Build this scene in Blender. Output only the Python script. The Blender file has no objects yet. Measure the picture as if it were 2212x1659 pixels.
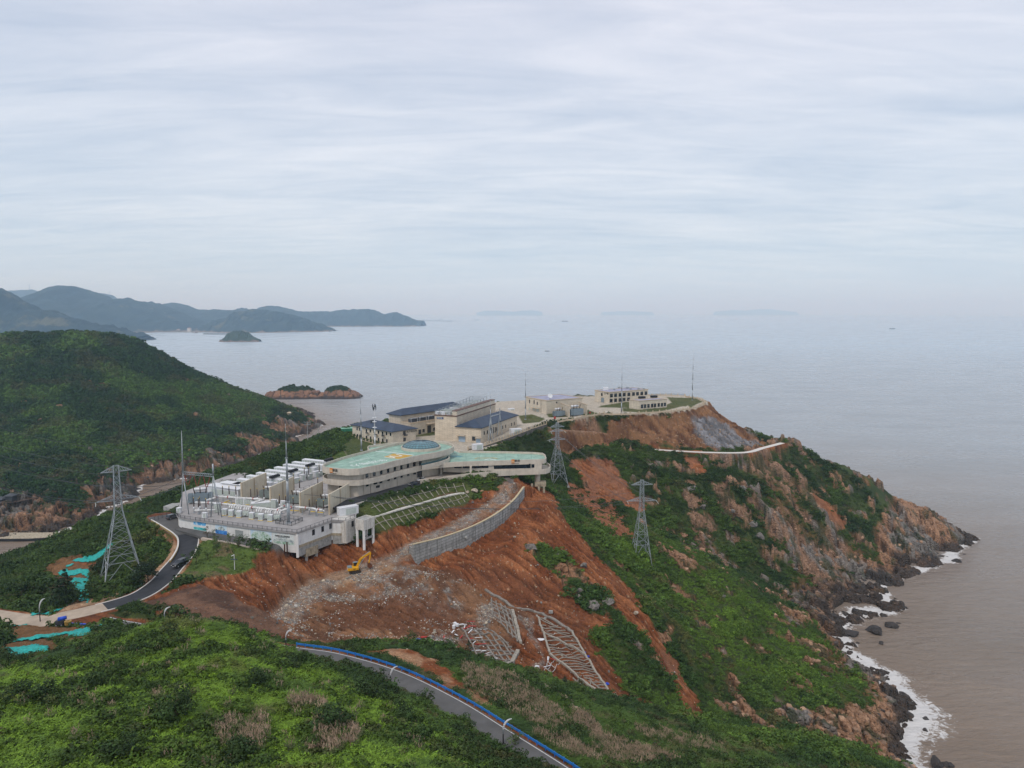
import bpy, math, random
import numpy as np
from mathutils import Vector, Matrix
S = bpy.context.scene
COL = S.collection
R = math.radians
rnd = random.Random(7)

# ------------------------------------------------------------------ camera
CAMZ = 165.0
PITCH = 5.75
cd = bpy.data.cameras.new('camera')
cam = bpy.data.objects.new('camera', cd); COL.objects.link(cam)
cd.sensor_fit = 'HORIZONTAL'; cd.sensor_width = 36.0
cd.lens = 36.0 * 1534.0 / 2212.0
cd.clip_start = 0.5; cd.clip_end = 90000
cam.location = (0, 0, CAMZ); cam.rotation_euler = (R(90 - PITCH), 0, 0)
S.camera = cam

# ------------------------------------------------------------------ world / sun
SUN_EL, SUN_AZ = 52.0, 205.0          # degrees; azimuth measured from +Y clockwise (behind the camera, a little left)
S.view_settings.view_transform = 'Standard'
S.view_settings.look = 'None'
S.view_settings.exposure = 0.0
S.view_settings.gamma = 1.0
W_ = bpy.data.worlds.new('World'); S.world = W_; W_.use_nodes = True
nt = W_.node_tree; nt.nodes.clear()
def N(t, typ, **kw):
    n = t.nodes.new(typ)
    for k, v in kw.items():
        if k.startswith('i_'): n.inputs[k[2:].replace('_', ' ')].default_value = v
        else: setattr(n, k, v)
    return n
def L(t, a, b): t.links.new(a, b)
def math_n(t, op, a, b=None, c=None, clamp=False):
    n = t.nodes.new('ShaderNodeMath'); n.operation = op; n.use_clamp = clamp
    for i, v in enumerate((a, b, c)):
        if v is None: continue
        if isinstance(v, (int, float)): n.inputs[i].default_value = v
        else: t.links.new(v, n.inputs[i])
    return n.outputs[0]
def mix_n(t, f, a, b, mode='MIX'):
    n = t.nodes.new('ShaderNodeMix'); n.data_type = 'RGBA'; n.blend_type = mode
    for k, (s, v) in enumerate(((n.inputs[0], f), (n.inputs[6], a), (n.inputs[7], b))):
        if isinstance(v, (int, float)): s.default_value = v if k == 0 else (v, v, v, 1)
        elif isinstance(v, tuple): s.default_value = (*v[:3], 1)
        else: t.links.new(v, s)
    return n.outputs[2]
def ramp_n(t, f, stops, interp='LINEAR'):
    n = t.nodes.new('ShaderNodeValToRGB'); n.color_ramp.interpolation = interp
    e = n.color_ramp.elements
    while len(e) < len(stops): e.new(0.5)
    for el, (p, c) in zip(e, stops):
        el.position = p; el.color = (c, c, c, 1) if isinstance(c, (int, float)) else (*c[:3], 1)
    t.links.new(f, n.inputs[0]); return n.outputs[0]
def noise_n(t, vec, scale, detail=4, rough=0.55, dist=0.0):
    n = t.nodes.new('ShaderNodeTexNoise')
    n.inputs['Scale'].default_value = scale; n.inputs['Detail'].default_value = detail
    n.inputs['Roughness'].default_value = rough; n.inputs['Distortion'].default_value = dist
    if vec is not None: t.links.new(vec, n.inputs['Vector'])
    return n.outputs['Fac']
sky = N(nt, 'ShaderNodeTexSky'); sky.sky_type = 'NISHITA'; sky.sun_disc = False
sky.sun_elevation = R(SUN_EL); sky.sun_rotation = R(SUN_AZ); sky.altitude = 165
sky.air_density = 1.0; sky.dust_density = 2.0
tc = N(nt, 'ShaderNodeTexCoord')
sep = N(nt, 'ShaderNodeSeparateXYZ'); L(nt, tc.outputs['Generated'], sep.inputs[0])
zz = math_n(nt, 'MAXIMUM', sep.outputs['Z'], 0.0)
zc = math_n(nt, 'ADD', zz, 0.10)
cx_ = math_n(nt, 'DIVIDE', sep.outputs['X'], zc); cy_ = math_n(nt, 'DIVIDE', sep.outputs['Y'], zc)
cmb = N(nt, 'ShaderNodeCombineXYZ'); L(nt, cx_, cmb.inputs[0]); L(nt, cy_, cmb.inputs[1])
mp = N(nt, 'ShaderNodeMapping'); L(nt, cmb.outputs[0], mp.inputs[0])
mp.inputs['Rotation'].default_value = (0, 0, R(18)); mp.inputs['Scale'].default_value = (0.55, 1.2, 1)
c1 = noise_n(nt, mp.outputs[0], 0.75, 8, 0.58, 0.5)
mp2 = N(nt, 'ShaderNodeMapping'); L(nt, cmb.outputs[0], mp2.inputs[0])
mp2.inputs['Rotation'].default_value = (0, 0, R(-8)); mp2.inputs['Scale'].default_value = (1.0, 3.4, 1); mp2.inputs['Location'].default_value = (3.1, 1.7, 0)
c2 = noise_n(nt, mp2.outputs[0], 1.2, 9, 0.6, 0.9)
csum = math_n(nt, 'ADD', math_n(nt, 'MULTIPLY', c1, 0.6), math_n(nt, 'MULTIPLY', c2, 0.4))
dens = ramp_n(nt, csum, [(0.32, 0.0), (0.64, 1.0)])
# colour of the cloud sheet: lilac white overhead, cooler toward the sea horizon
hi = mix_n(nt, dens, (0.46, 0.51, 0.63), (0.76, 0.765, 0.84))
lo = mix_n(nt, dens, (0.39, 0.51, 0.64), (0.66, 0.735, 0.80))
elev = ramp_n(nt, zz, [(0.02, 0.0), (0.42, 1.0)])
cl = mix_n(nt, elev, lo, hi)
hz = ramp_n(nt, zz, [(0.0, 1.0), (0.11, 0.0)])
cl = mix_n(nt, hz, cl, (0.57, 0.69, 0.80))
skys = mix_n(nt, 1.0, sky.outputs[0], (0.10, 0.10, 0.10), 'MULTIPLY')
fin = mix_n(nt, 0.90, skys, cl)
bg = N(nt, 'ShaderNodeBackground'); L(nt, fin, bg.inputs[0]); bg.inputs[1].default_value = 1.22
wo = N(nt, 'ShaderNodeOutputWorld'); L(nt, bg.outputs[0], wo.inputs[0])
sd = bpy.data.lights.new('sun', 'SUN'); sd.energy = 1.5; sd.angle = R(10); sd.color = (1.0, 0.95, 0.88)
so = bpy.data.objects.new('sun', sd); COL.objects.link(so)
so.rotation_euler = (R(90 - SUN_EL), 0, R(180 - SUN_AZ)); so.location = (0, 0, 400)
S.cycles.max_bounces = 6; S.cycles.diffuse_bounces = 2; S.cycles.glossy_bounces = 2
S.cycles.transparent_max_bounces = 6; S.cycles.transmission_bounces = 2; S.cycles.volume_bounces = 3
S.cycles.use_denoising = True

# ------------------------------------------------------------------ pixel geometry of the view (2212 x 1659 reading)
F_ = 1534.0; CP, SP = math.cos(R(PITCH)), math.sin(R(PITCH))
def ray(px, py):
    t = (py - 829.5) / F_
    return (px - 1106.0) / F_, CP - SP * t, -(CP * t + SP)      # x, y(forward), z per unit of depth
def atz(px, py, z):
    x, y, d = ray(px, py); s = (CAMZ - z) / -d
    return (x * s, y * s, z)
def atd(px, py, D):
    x, y, d = ray(px, py); s = D / y
    return (x * s, D, CAMZ + d * s)

# ------------------------------------------------------------------ numpy noise
def _hash(ix, iy, seed):
    h = (ix.astype(np.int64) * 374761393 + iy.astype(np.int64) * 668265263 + seed * 1442695041) & 0xFFFFFFFF
    h = ((h ^ (h >> 13)) * 1274126177) & 0xFFFFFFFF
    h = h ^ (h >> 16)
    return (h & 0xFFFFFF) / float(0xFFFFFF)
def vnoise(x, y, seed=0):
    x0 = np.floor(x); y0 = np.floor(y); fx = x - x0; fy = y - y0
    fx = fx * fx * (3 - 2 * fx); fy = fy * fy * (3 - 2 * fy)
    a = _hash(x0, y0, seed); b = _hash(x0 + 1, y0, seed); c = _hash(x0, y0 + 1, seed); d = _hash(x0 + 1, y0 + 1, seed)
    return (a + (b - a) * fx) * (1 - fy) + (c + (d - c) * fx) * fy
def fbm(x, y, oct=4, seed=0, gain=0.5):
    s = 0; a = 1.0; t = 0
    for i in range(oct):
        s = s + a * vnoise(x, y, seed + i * 17); t += a; a *= gain
        x, y = x * 1.9 + y * 0.6 + 5.3, y * 1.9 - x * 0.6 + 1.7
    return s / t
def worley(x, y, seed=0):
    x0 = np.floor(x); y0 = np.floor(y)
    f1 = np.full(x.shape, 9.0); f2 = np.full(x.shape, 9.0); idv = np.zeros(x.shape)
    for i in (-1, 0, 1):
        for j in (-1, 0, 1):
            cx = x0 + i; cy = y0 + j
            h1 = _hash(cx, cy, seed); d = np.hypot(cx + h1 - x, cy + _hash(cx, cy, seed + 7) - y)
            m = d < f1
            f2 = np.where(m, f1, np.minimum(f2, d)); idv = np.where(m, _hash(cx, cy, seed + 3), idv); f1 = np.where(m, d, f1)
    return f1, f2, idv
def sstep(a, b, x):
    t = np.clip((x - a) / (b - a), 0, 1); return t * t * (3 - 2 * t)

# ------------------------------------------------------------------ mesh and material helpers
def tag(o, label=None, cat=None, group=None, kind=None):
    if label: o['label'] = label
    if cat: o['category'] = cat
    if group: o['group'] = group
    if kind: o['kind'] = kind
    return o
def mesh_np(name, verts, quads, mat, parent=None, smooth=True, tris=False):
    me = bpy.data.meshes.new(name); k = 3 if tris else 4
    nq = len(quads)
    me.vertices.add(len(verts)); me.vertices.foreach_set('co', np.asarray(verts, np.float32).ravel())
    me.loops.add(nq * k); me.loops.foreach_set('vertex_index', np.asarray(quads, np.int32).ravel())
    me.polygons.add(nq); me.polygons.foreach_set('loop_start', np.arange(0, nq * k, k, dtype=np.int32))
    me.update(calc_edges=True)
    if smooth: me.polygons.foreach_set('use_smooth', np.ones(nq, bool))
    me.materials.append(mat)
    o = bpy.data.objects.new(name, me); COL.objects.link(o)
    if parent: o.parent = parent
    return o
def col_attr(me, name, arr):
    a = me.attributes.new(name, 'FLOAT_COLOR', 'POINT')
    c = np.ones((len(arr), 4), np.float32); c[:, :arr.shape[1]] = arr; a.data.foreach_set('color', c.ravel())
MATS = {}
def mat(name, col, rough=0.8, metal=0.0, var=0.12, scale=1.5, bump=0.0, bscale=8.0, streak=0.0, spec=0.3, dirt=None):
    """procedural paint / concrete: base colour with low-contrast mottling, optional rain streaks and bump"""
    if name in MATS: return MATS[name]
    m = bpy.data.materials.new(name); m.use_nodes = True; t = m.node_tree
    b = t.nodes['Principled BSDF']; b.inputs['Roughness'].default_value = rough; b.inputs['Metallic'].default_value = metal
    b.inputs['Specular IOR Level'].default_value = spec
    tc = N(t, 'ShaderNodeTexCoord'); ge = N(t, 'ShaderNodeNewGeometry')
    P = ge.outputs['Position']
    f = noise_n(t, P, scale, 5, 0.6)
    f = ramp_n(t, f, [(0.3, 0.0), (0.7, 1.0)])
    dk = tuple(c * (1 - var * 1.6) for c in col); lt = tuple(min(1, c * (1 + var * 0.7)) for c in col)
    c = mix_n(t, f, dk, lt)
    if streak > 0:
        mpn = N(t, 'ShaderNodeMapping'); L(t, P, mpn.inputs[0]); mpn.inputs['Scale'].default_value = (1.1, 1.1, 0.09)
        s = noise_n(t, mpn.outputs[0], 1.6, 5, 0.65); s = ramp_n(t, s, [(0.52, 0.0), (0.72, 1.0)])
        s = math_n(t, 'MULTIPLY', s, streak)
        c = mix_n(t, s, c, dirt or (0.10, 0.085, 0.065))
    L(t, c, b.inputs['Base Color'])
    if bump > 0:
        bn = N(t, 'ShaderNodeBump'); bn.inputs['Strength'].default_value = bump; bn.inputs['Distance'].default_value = 0.1
        L(t, noise_n(t, P, bscale, 4, 0.6), bn.inputs['Height']); L(t, bn.outputs[0], b.inputs['Normal'])
    MATS[name] = m; return m
# ------------------------------------------------------------------ terrain control points
CPTS = []
def cd_(px, py, D): CPTS.append(atd(px, py, D))
def cz_(px, py, z): CPTS.append(atz(px, py, z))
def cw_(x, y, z): CPTS.append((x, y, z))
# hill the camera stands on
for a in [(-60,-10,150),(-20,-10,158),(20,-10,158),(60,-10,145),(0,18,152),(-40,25,141),(45,20,135),(-80,30,135),(90,20,110),(120,60,80),(70,60,96),
          (-110,60,122),(-150,40,125),(-190,90,112),(20,50,120),(45,80,95),(-20,45,128)]: cw_(*a)
for a in [(0,1655,72),(300,1655,74),(600,1655,76),(900,1655,80),(1060,1659,93),(1150,1659,104),(1250,1659,108),(0,1550,92),(300,1520,98),(600,1550,95),(850,1580,95),
          (0,1460,128),(150,1440,125),(300,1420,118),(500,1440,112),(700,1500,108),(330,1345,140),(440,1345,142),(230,1375,138),(530,1365,140),
          (620,1400,138),(690,1442,134),(800,1492,128),(900,1530,120),(1000,1590,108),(1080,1640,98)]: cd_(*a)
for a in [(100,1415,140),(0,1400,150),(60,1375,165),(180,1355,165),(240,1345,158)]: cd_(*a)
# hidden dip between the crest and the road behind it
for x, y, z in [(-75,158,86),(-60,158,86.5),(-95,163,85),(-45,148,87)]: cw_(x, y, z)
# plateau with road, heap, platform foot
for a in [(0,1350,82),(100,1338,82),(200,1318,82),(330,1272,81.5),(385,1225,81.5),(405,1175,82.5),(388,1142,84),(345,1120,84.3),(300,1290,82),
          (450,1250,82),(500,1225,82),(560,1195,82),(450,1180,83),(440,1270,84),(480,1345,83),(530,1310,83)]: cz_(*a)
for a in [(100,186+8,82),(-170,200,80),(-210,190,84)]: pass
# left slope above the inlet
for a in [(0,1300,215),(0,1250,255),(0,1210,300),(100,1250,245),(200,1200,265),(100,1180,305),(200,1125,312),(300,1110,312),(265,1252,236),(180,1290,205),(330,1130,285),
          (380,1080,312),(430,1050,325),(480,1027,342),(560,992,375),(620,968,405),(690,942,445),(740,930,470),(600,985,385),(540,1010,350),(660,960,420),(700,958,415)]: cd_(*a)
for a in [(-250,300,42),(-230,360,40),(-215,420,40),(-190,480,35),(-160,520,30),(-262,260,50),(-290,330,0),(-285,380,0),(-270,440,0),(-250,500,0),
          (-225,550,0),(-180,590,0),(-120,620,0),(-60,640,0),(-310,280,12),(-330,230,20),(-300,350,-6),(-300,420,-6),(-280,500,-6),(-250,580,-6),(-200,640,-6),(-100,680,-6),
          (-340,290,0),(-380,250,0),(-300,200,52),(-350,180,30),(-420,180,0),(-340,310,-5),(-400,290,-6),(-240,200,72),(-260,120,95)]: cw_(*a)
# station ground
for a in [(-100,275,84),(-100,300,87),(-120,300,86),(-60,300,90),(-70,330,90),(-100,340,88),(-40,310,90),(-20,330,90.3),(0,315,90),(8,300,88),(-75,375,90.5),(-60,410,91),(-30,400,91),(-20,440,91.5),
          (-70,440,91),(-50,480,91.5),(-10,470,92),(10,450,92),(-16,383,91),(22,465,92),(30,500,93),(60,520,94),(80,505,94.3),(110,520,94.5),(130,530,94.6),(145,560,94.8),(145,590,95),
          (100,570,95),(60,560,95),(20,540,94),(70,600,92),(-30,520,88),(-80,500,82)]: cw_(*a)
cw_(50,575,101); cw_(60,582,101); cw_(40,585,94)
for a in [(0,640,0),(60,680,0),(120,690,0),(170,670,0),(200,640,0),(0,700,-6),(120,740,-6),(220,690,-6)]: cw_(*a)
# terrace in front of the main building, ramp, retaining wall foot
for a in [(790,1088,90),(880,1065,90),(1000,1037,90),(770,1160,80),(830,1155,80.5),(1010,1085,84),(900,1120,82.5),(1115,1052,88)]: cz_(*a)
for a in [(700,1175,258),(650,1205,245),(600,1205,240),(560,1215,236),(520,1255,225),(700,1240,243),(772,1228,246),(840,1205,252),(640,1260,225),(640,1330,208),(640,1372,193),
          (650,1391,180),(700,1265,232),(880,1225,240),(940,1240,238),(900,1290,222),(800,1340,208),(900,1378,200),(780,1388,186),(980,1300,226),(1000,1375,198),(1050,1430,190),
          (950,1395,188),(1060,1290,238),(1150,1460,190),(1250,1485,190),(1330,1500,195),(1110,1330,222),(1200,1390,212),(1350,1480,206),(1420,1532,200),
          (905,1214,252),(1000,1182,266),(1070,1140,281),(1133,1093,296),(1165,1085,295),(1000,1232,246),(1100,1250,250),(1160,1190,266),(1200,1300,240),(1300,1330,234),(1240,1180,276),
          (1330,1250,262),(1330,1370,226),(1400,1400,228),(1450,1500,214),(1440,1330,258)]: cd_(*a)
# spur with the near pylon
for a in [(1220,1098,310),(1300,1142,320),(1385,1205,310),(1440,1182,340),(1530,1215,346),(1600,1252,350),(1680,1296,354),(1750,1337,355),(1500,1350,284),(1400,1290,280),
          (1550,1300,312),(1650,1380,300),(1700,1450,272),(1800,1440,300),(1600,1450,262),(1520,1480,240),(1850,1500,276),(1780,1385,330)]: cd_(*a)
# ravine and the ridge on the near side of it
for a in [(1520,1567,205),(1600,1560,228),(1700,1570,228),(1750,1545,250),(1850,1560,256),(1850,1610,238)]: cd_(*a)
for a in [(1100,1447,172),(1200,1478,172),(1300,1506,174),(1420,1545,176),(1520,1572,180),(1620,1580,184),(1750,1592,190),(1850,1622,200),(1910,1648,212),
          (1000,1430,168),(900,1410,167),(750,1398,170),(1000,1450,158),(1100,1500,148),(1200,1560,138),(1300,1600,136),(1400,1650,128),(1300,1655,118),(1500,1600,152),(1400,1590,146),(1600,1655,150),(1700,1655,160),(1800,1659,172)]: cd_(*a)
for a in [(60,90,96),(100,110,70),(140,140,40),(160,190,10),(130,100,60),(170,150,0),(172,200,0),(190,150,-6),(190,200,-6),(180,100,0),(200,100,-6),(150,60,55),(200,40,10),(230,40,-6)]: cw_(*a)
# headland
for a in [(1200,962,455),(1250,1000,440),(1300,1080,400),(1400,1100,402),(1500,1180,392),(1700,1100,442),(1650,1200,412),(1800,1100,462),(1850,1150,462),(1930,1200,460),
          (1500,976,474),(1380,966,470),(1620,975,480),(1690,957,503),(1270,966,455),(1250,925,478),(1400,935,490),(1560,930,508),(1640,952,508),(1540,884,545),(1600,920,535),
          (1720,955,515),(1850,1010,515),(1900,1048,512),(1945,1090,510),(2010,1105,508),(2060,1140,506),(1600,1050,440),(1750,1030,490),(1560,1100,425),
          (1206,1048,400),(1100,965,415),(1180,940,445),(1280,1050,415),(1330,1000,445),(1260,1100,372),(1350,1130,368),(1460,1172,372),(1590,1235,385),(1690,1285,385),
          (1980,1150,490),(1960,1210,455),(1870,1240,430),(1800,1200,435),(1730,1240,415)]: cd_(*a)
COAST = [(2112,1168),(2085,1172),(2060,1190),(2072,1208),(2040,1214),(2000,1232),(1965,1242),(1930,1262),(1925,1285),(1900,1292),(1962,1310),(1910,1325),(1840,1345),(1812,1356),(1828,1385),(1880,1435),
         (1920,1453),(1945,1500),(1985,1530),(1992,1565),(1945,1590),(1955,1640),(1985,1662)]
cw = [atz(a, b, 0) for a, b in COAST]
for i, p in enumerate(cw):
    CPTS.append(p)
    a = cw[max(0, i - 1)]; b = cw[min(len(cw) - 1, i + 1)]
    tx, ty = b[0] - a[0], b[1] - a[1]; l = math.hypot(tx, ty); nx, ny = -ty / l, tx / l     # seaward normal (right-hand side)
    if i % 2 == 0: CPTS.append((p[0] + nx * 16, p[1] + ny * 16, -6))
for a in [(338,530,-3),(320,545,-6),(290,560,0),(250,580,0),(215,610,0),(260,610,-6),(300,590,-6),(400,520,-7),(380,450,-8),(300,380,-8),(260,320,-8),(240,250,-8),(260,160,-8),(420,600,-8),(330,700,-8)]: cw_(*a)
# hill across the inlet
for a in [(0,1165),(70,1160),(130,1150),(190,1126),(230,1098),(290,1070),(310,1046),(390,1034),(470,1005),(550,983),(610,950),(668,927)]: CPTS.append(atz(*a, 0))
for a in [(-322,515,-5),(-318,560,-6),(-320,620,-6),(-305,690,-6),(-272,800,-6),(-260,930,-6),(-255,1020,-6),(-300,1080,-3),(-350,480,-6),(-420,460,-6),(-460,505,0),(-560,480,0),(-560,440,-6),(-290,760,-6)]: cw_(*a)
for a in [(150,1052,575),(60,1090,560),(220,1025,620),(300,1003,680),(430,972,720),(520,950,790),(600,935,880),(640,912,985),(0,1100,548),(0,1000,620),(100,960,670),(0,900,750),(0,735,950),(150,730,970),
          (210,727,1000),(270,735,1005),(300,745,1010),(400,805,1010),(500,845,1015),(600,872,1020),(655,906,1012),(200,800,900),(400,900,830),(500,905,900),(300,900,780),(200,900,760),(100,820,850),(350,830,930)]: cd_(*a)
for a in [(-900,950,120),(-900,700,60),(-800,550,10),(-900,520,0),(-700,1000,135),(-800,1250,40),(-600,1250,30),(-450,1220,10),(-350,1180,0),(-300,1130,-5),(-420,1320,-6),(-650,1400,-6),(-900,1400,-6),(-250,1200,-8),(0,1000,-8),(200,900,-8),(-100,800,-8),(-150,1300,-8),(200,1300,-8),(500,900,-8),(500,300,-8),(-500,350,-8),(-900,400,-8),(-600,200,-6)]: cw_(*a)
CP3 = np.array(CPTS)
_, _ui = np.unique(np.round(CP3[:, :2] / 2.5).astype(int), axis=0, return_index=True)
CP3 = CP3[np.sort(_ui)]
def _phi(r2): return np.sqrt(r2 + 16.0)
_X = CP3[:, :2]
_A = _phi(((_X[:, None] - _X[None]) ** 2).sum(-1)) - np.eye(len(_X)) * 2.0
_n = len(_X); _M = np.zeros((_n + 3, _n + 3)); _M[:_n, :_n] = _A; _M[:_n, _n] = 1; _M[:_n, _n + 1:] = _X / 100; _M[_n, :_n] = 1; _M[_n + 1:, :_n] = (_X / 100).T
_w = np.linalg.solve(_M, np.concatenate([CP3[:, 2], [0, 0, 0]]))
GX0, GY0, GS = -960.0, -40.0, 4.0
GNX, GNY = 381, 380
_gx = GX0 + np.arange(GNX) * GS; _gy = GY0 + np.arange(GNY) * GS
BASE = np.zeros((GNY, GNX))
for j in range(GNY):
    q = np.stack([_gx, np.full(GNX, _gy[j])], -1)
    BASE[j] = _phi(((q[:, None] - _X[None]) ** 2).sum(-1)) @ _w[:_n] + _w[_n] + (q / 100) @ _w[_n + 1:]
def gsample(G, x, y):
    u = np.clip((x - GX0) / GS, 0, GNX - 1.001); v = np.clip((y - GY0) / GS, 0, GNY - 1.001)
    i = u.astype(int); j = v.astype(int); fu = u - i; fv = v - j
    return (G[j, i] * (1 - fu) + G[j, i + 1] * fu) * (1 - fv) + (G[j + 1, i] * (1 - fu) + G[j + 1, i + 1] * fu) * fv

# ---- polyline / polygon distance in world XY
def pl_dist(x, y, pts):
    """distance to a polyline [(x,y,z)...]; returns distance, z along it, arclength and signed side"""
    P = np.array(pts, float); best = np.full(x.shape, 1e9); zz = np.zeros(x.shape); ss = np.zeros(x.shape); sg = np.zeros(x.shape); acc = 0
    for a, b in zip(P[:-1], P[1:]):
        d = b[:2] - a[:2]; l = np.hypot(*d)
        if l < 1e-6: continue
        t = np.clip(((x - a[0]) * d[0] + (y - a[1]) * d[1]) / l ** 2, 0, 1)
        ex = x - a[0] - t * d[0]; ey = y - a[1] - t * d[1]; r = np.hypot(ex, ey); m = r < best
        best = np.where(m, r, best); zz = np.where(m, a[2] + t * (b[2] - a[2]), zz); ss = np.where(m, acc + t * l, ss)
        sg = np.where(m, np.sign(d[0] * ey - d[1] * ex), sg); acc += l
    return best, zz, ss, sg
def poly_sd(x, y, poly):
    """signed distance to a polygon in XY, positive inside"""
    P = np.array([p[:2] for p in poly], float); best = np.full(x.shape, 1e9); ins = np.zeros(x.shape, bool)
    for a, b in zip(P, np.roll(P, -1, 0)):
        d = b - a; l2 = (d ** 2).sum()
        if l2 < 1e-9: continue
        t = np.clip(((x - a[0]) * d[0] + (y - a[1]) * d[1]) / l2, 0, 1)
        best = np.minimum(best, np.hypot(x - a[0] - t * d[0], y - a[1] - t * d[1]))
        c = ((a[1] > y) != (b[1] > y)); xi = a[0] + (y - a[1]) * d[0] / (d[1] if abs(d[1]) > 1e-9 else 1e-9)
        ins ^= c & (x < xi)
    return np.where(ins, best, -best)
def local(x, y, pts, pad):
    P = np.array([p[:2] for p in pts]); return (x > P[:, 0].min() - pad) & (x < P[:, 0].max() + pad) & (y > P[:, 1].min() - pad) & (y < P[:, 1].max() + pad)

# ---- platforms and roads cut into the ground
NEAR_EDGE = [atz(*a) for a in [(640,1396,84.0),(740,1411.5,84.3),(870,1450,85),(1000,1513,86),(1100,1574,87),(1200,1636,88),(1262,1676,88.6),(1330,1722,89.2)]]   # foot of the blue guardrail
def offset(pts, d):
    P = np.array(pts); out = []
    for i in range(len(P)):
        t = P[min(i + 1, len(P) - 1)] - P[max(i - 1, 0)]; l = np.hypot(t[0], t[1]); out.append((P[i][0] - t[1] / l * d, P[i][1] + t[0] / l * d, P[i][2]))
    return out
def smooth_pl(pts, n=8):
    P = [np.array(p, float) for p in pts]; P = [2 * P[0] - P[1]] + P + [2 * P[-1] - P[-2]]; out = []
    for i in range(1, len(P) - 2):
        for k in range(n):
            t = k / n; out.append(tuple(0.5 * ((2 * P[i]) + (-P[i-1] + P[i+1]) * t + (2*P[i-1] - 5*P[i] + 4*P[i+1] - P[i+2]) * t*t + (-P[i-1] + 3*P[i] - 3*P[i+1] + P[i+2]) * t**3)))
    out.append(tuple(P[-2])); return out
NEAR_C = offset(NEAR_EDGE, -4.2)
_b = (-116, 186, 82.2)
NEAR_ROAD = smooth_pl([(-122, 192, 82.1), _b, (-104, 179.5, 82.6), (-80, 171.5, 83.3)] + NEAR_C, 8)
LEFT_ROAD = smooth_pl([(-175,199,81.5),atz(60,1342,82)] + [atz(*a) for a in [(146,1330,82),(212,1315,82),(270,1299,82),(312,1282,81.8),(348,1256,81.6),(371,1230,81.6),(393,1204,81.9),(406,1178,82.4),(405,1158,83.2),(386,1142,83.8),(361,1127,84.2),(347,1114,84.3)]], 8)
SERV = [atz(*a) for a in [(388,1141,84.2),(448,1158,84.0),(515,1170,83.7),(572,1183,83.4)]]
ROADS = [(SERV, 4.5, 3), (NEAR_ROAD, 4.6, 3.5), (LEFT_ROAD, 4.3, 3.0)]
HEAD_ROAD = smooth_pl([atz(*a) for a in [(1345,966,72.5),(1440,973,72),(1530,977.5,72),(1610,977.5,72),(1648,968,72),(1690,957,72.5)]], 6)
ROADS.append((HEAD_ROAD, 2.8, 4))
DIRT = smooth_pl([atz(*a) for a in [(1190,927,90),(1245,930,87.5),(1300,934,84),(1290,942,80),(1235,953,76),(1215,962,74),(1270,963,73),(1345,966,72.5)]], 6)
ROADS.append((DIRT, 3.0, 3))
PADS = []   # (polygon, z, blend)
PLAT = [atz(382,1112,84.2)[:2], (-79,248), (-66,266), (-68,292), (-80,330), (-118,332), (-140,300), (-134,276)]
FRONT = smooth_pl([atz(*a) for a in [(735,1100,90),(790,1082,90),(860,1063,90),(930,1046,90),(1000,1034,90),(1060,1028,90)]], 6)   # kerb edge of the forecourt road
STATION = [(-66,278),(-60,276)] + [p[:2] for p in FRONT[6:]] + [(2,305),(-2,330),(-18,352),(-17,380),(22,462),(40,480),(71,498),(98,500),(128,515),(153,549),(158,585),(134,612),(60,590),(-10,560),(-60,500),(-92,450),(-96,395),(-84,360),(-82,330)]
WALL_T = smooth_pl([atd(*a) for a in [(893,1177,253),(960,1160,262),(1020,1138,272),(1070,1112,283),(1108,1083,294),(1133,1052,305)]], 8)
RAMP = smooth_pl([atd(*a) for a in [(1100,1048,306),(1085,1075,300),(1040,1105,288),(980,1138,275),(910,1172,262),(850,1205,253),(772,1232,245),(690,1262,233),(640,1300,218),(612,1340,205)]], 8)
ROADS.append((RAMP, 3.5, 4))
NET = None
def height(x, y, fine=True):
    shp = x.shape; x = x.ravel(); y = y.ravel()
    z = gsample(BASE, x, y)
    for pts, hw, bl in ROADS:
        m = local(x, y, pts, hw + bl + 1)
        if m.any():
            d, zr, _, _ = pl_dist(x[m], y[m], pts); f = 1 - sstep(hw, hw + bl, d); z[m] = z[m] * (1 - f) + zr * f
    m = local(x, y, STATION, 14)
    if m.any():
        sd_ = poly_sd(x[m], y[m], STATION); lvl = 90 + sstep(360, 560, y[m]) * 4.8
        f = sstep(-7.0, 0.5, sd_); z[m] = z[m] * (1 - f) + lvl * f
    m = local(x, y, PLAT, 14)
    if m.any():
        sd_ = poly_sd(x[m], y[m], PLAT); lvl = 84.2 + sstep(255, 330, y[m]) * 2
        f = sstep(-2.5, 0.5, sd_); z[m] = np.where(sd_ > -2.5, z[m] * (1 - f) + np.minimum(z[m], lvl) * f, z[m])
    # the ground in front of the concrete wall stays below it, behind it the ramp fill
    m = local(x, y, WALL_T, 12)
    if m.any():
        d, zr, s, sg = pl_dist(x[m], y[m], WALL_T)
        ht = 7.0 - 2.2 * np.clip(s / 75, 0, 1)
        e = np.clip(1 - (d - 5) / 7, 0, 1); on = (s > 0.3) & (s < 74)
        zf = zr - ht - d * 0.35
        zb = zr - .6
        f = e * on
        sg = np.where((sg > 0) & (d < 1.3), -1.0, sg)
        z[m] = np.where(sg < 0, z[m] * (1 - f) + np.minimum(zf + 0.5, z[m]) * f, z[m] * (1 - f) + np.where(d < 4, zb, z[m]) * f)
    return z.reshape(shp)
def ground(x, y): return float(height(np.array([float(x)]), np.array([float(y)]))[0])
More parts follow.
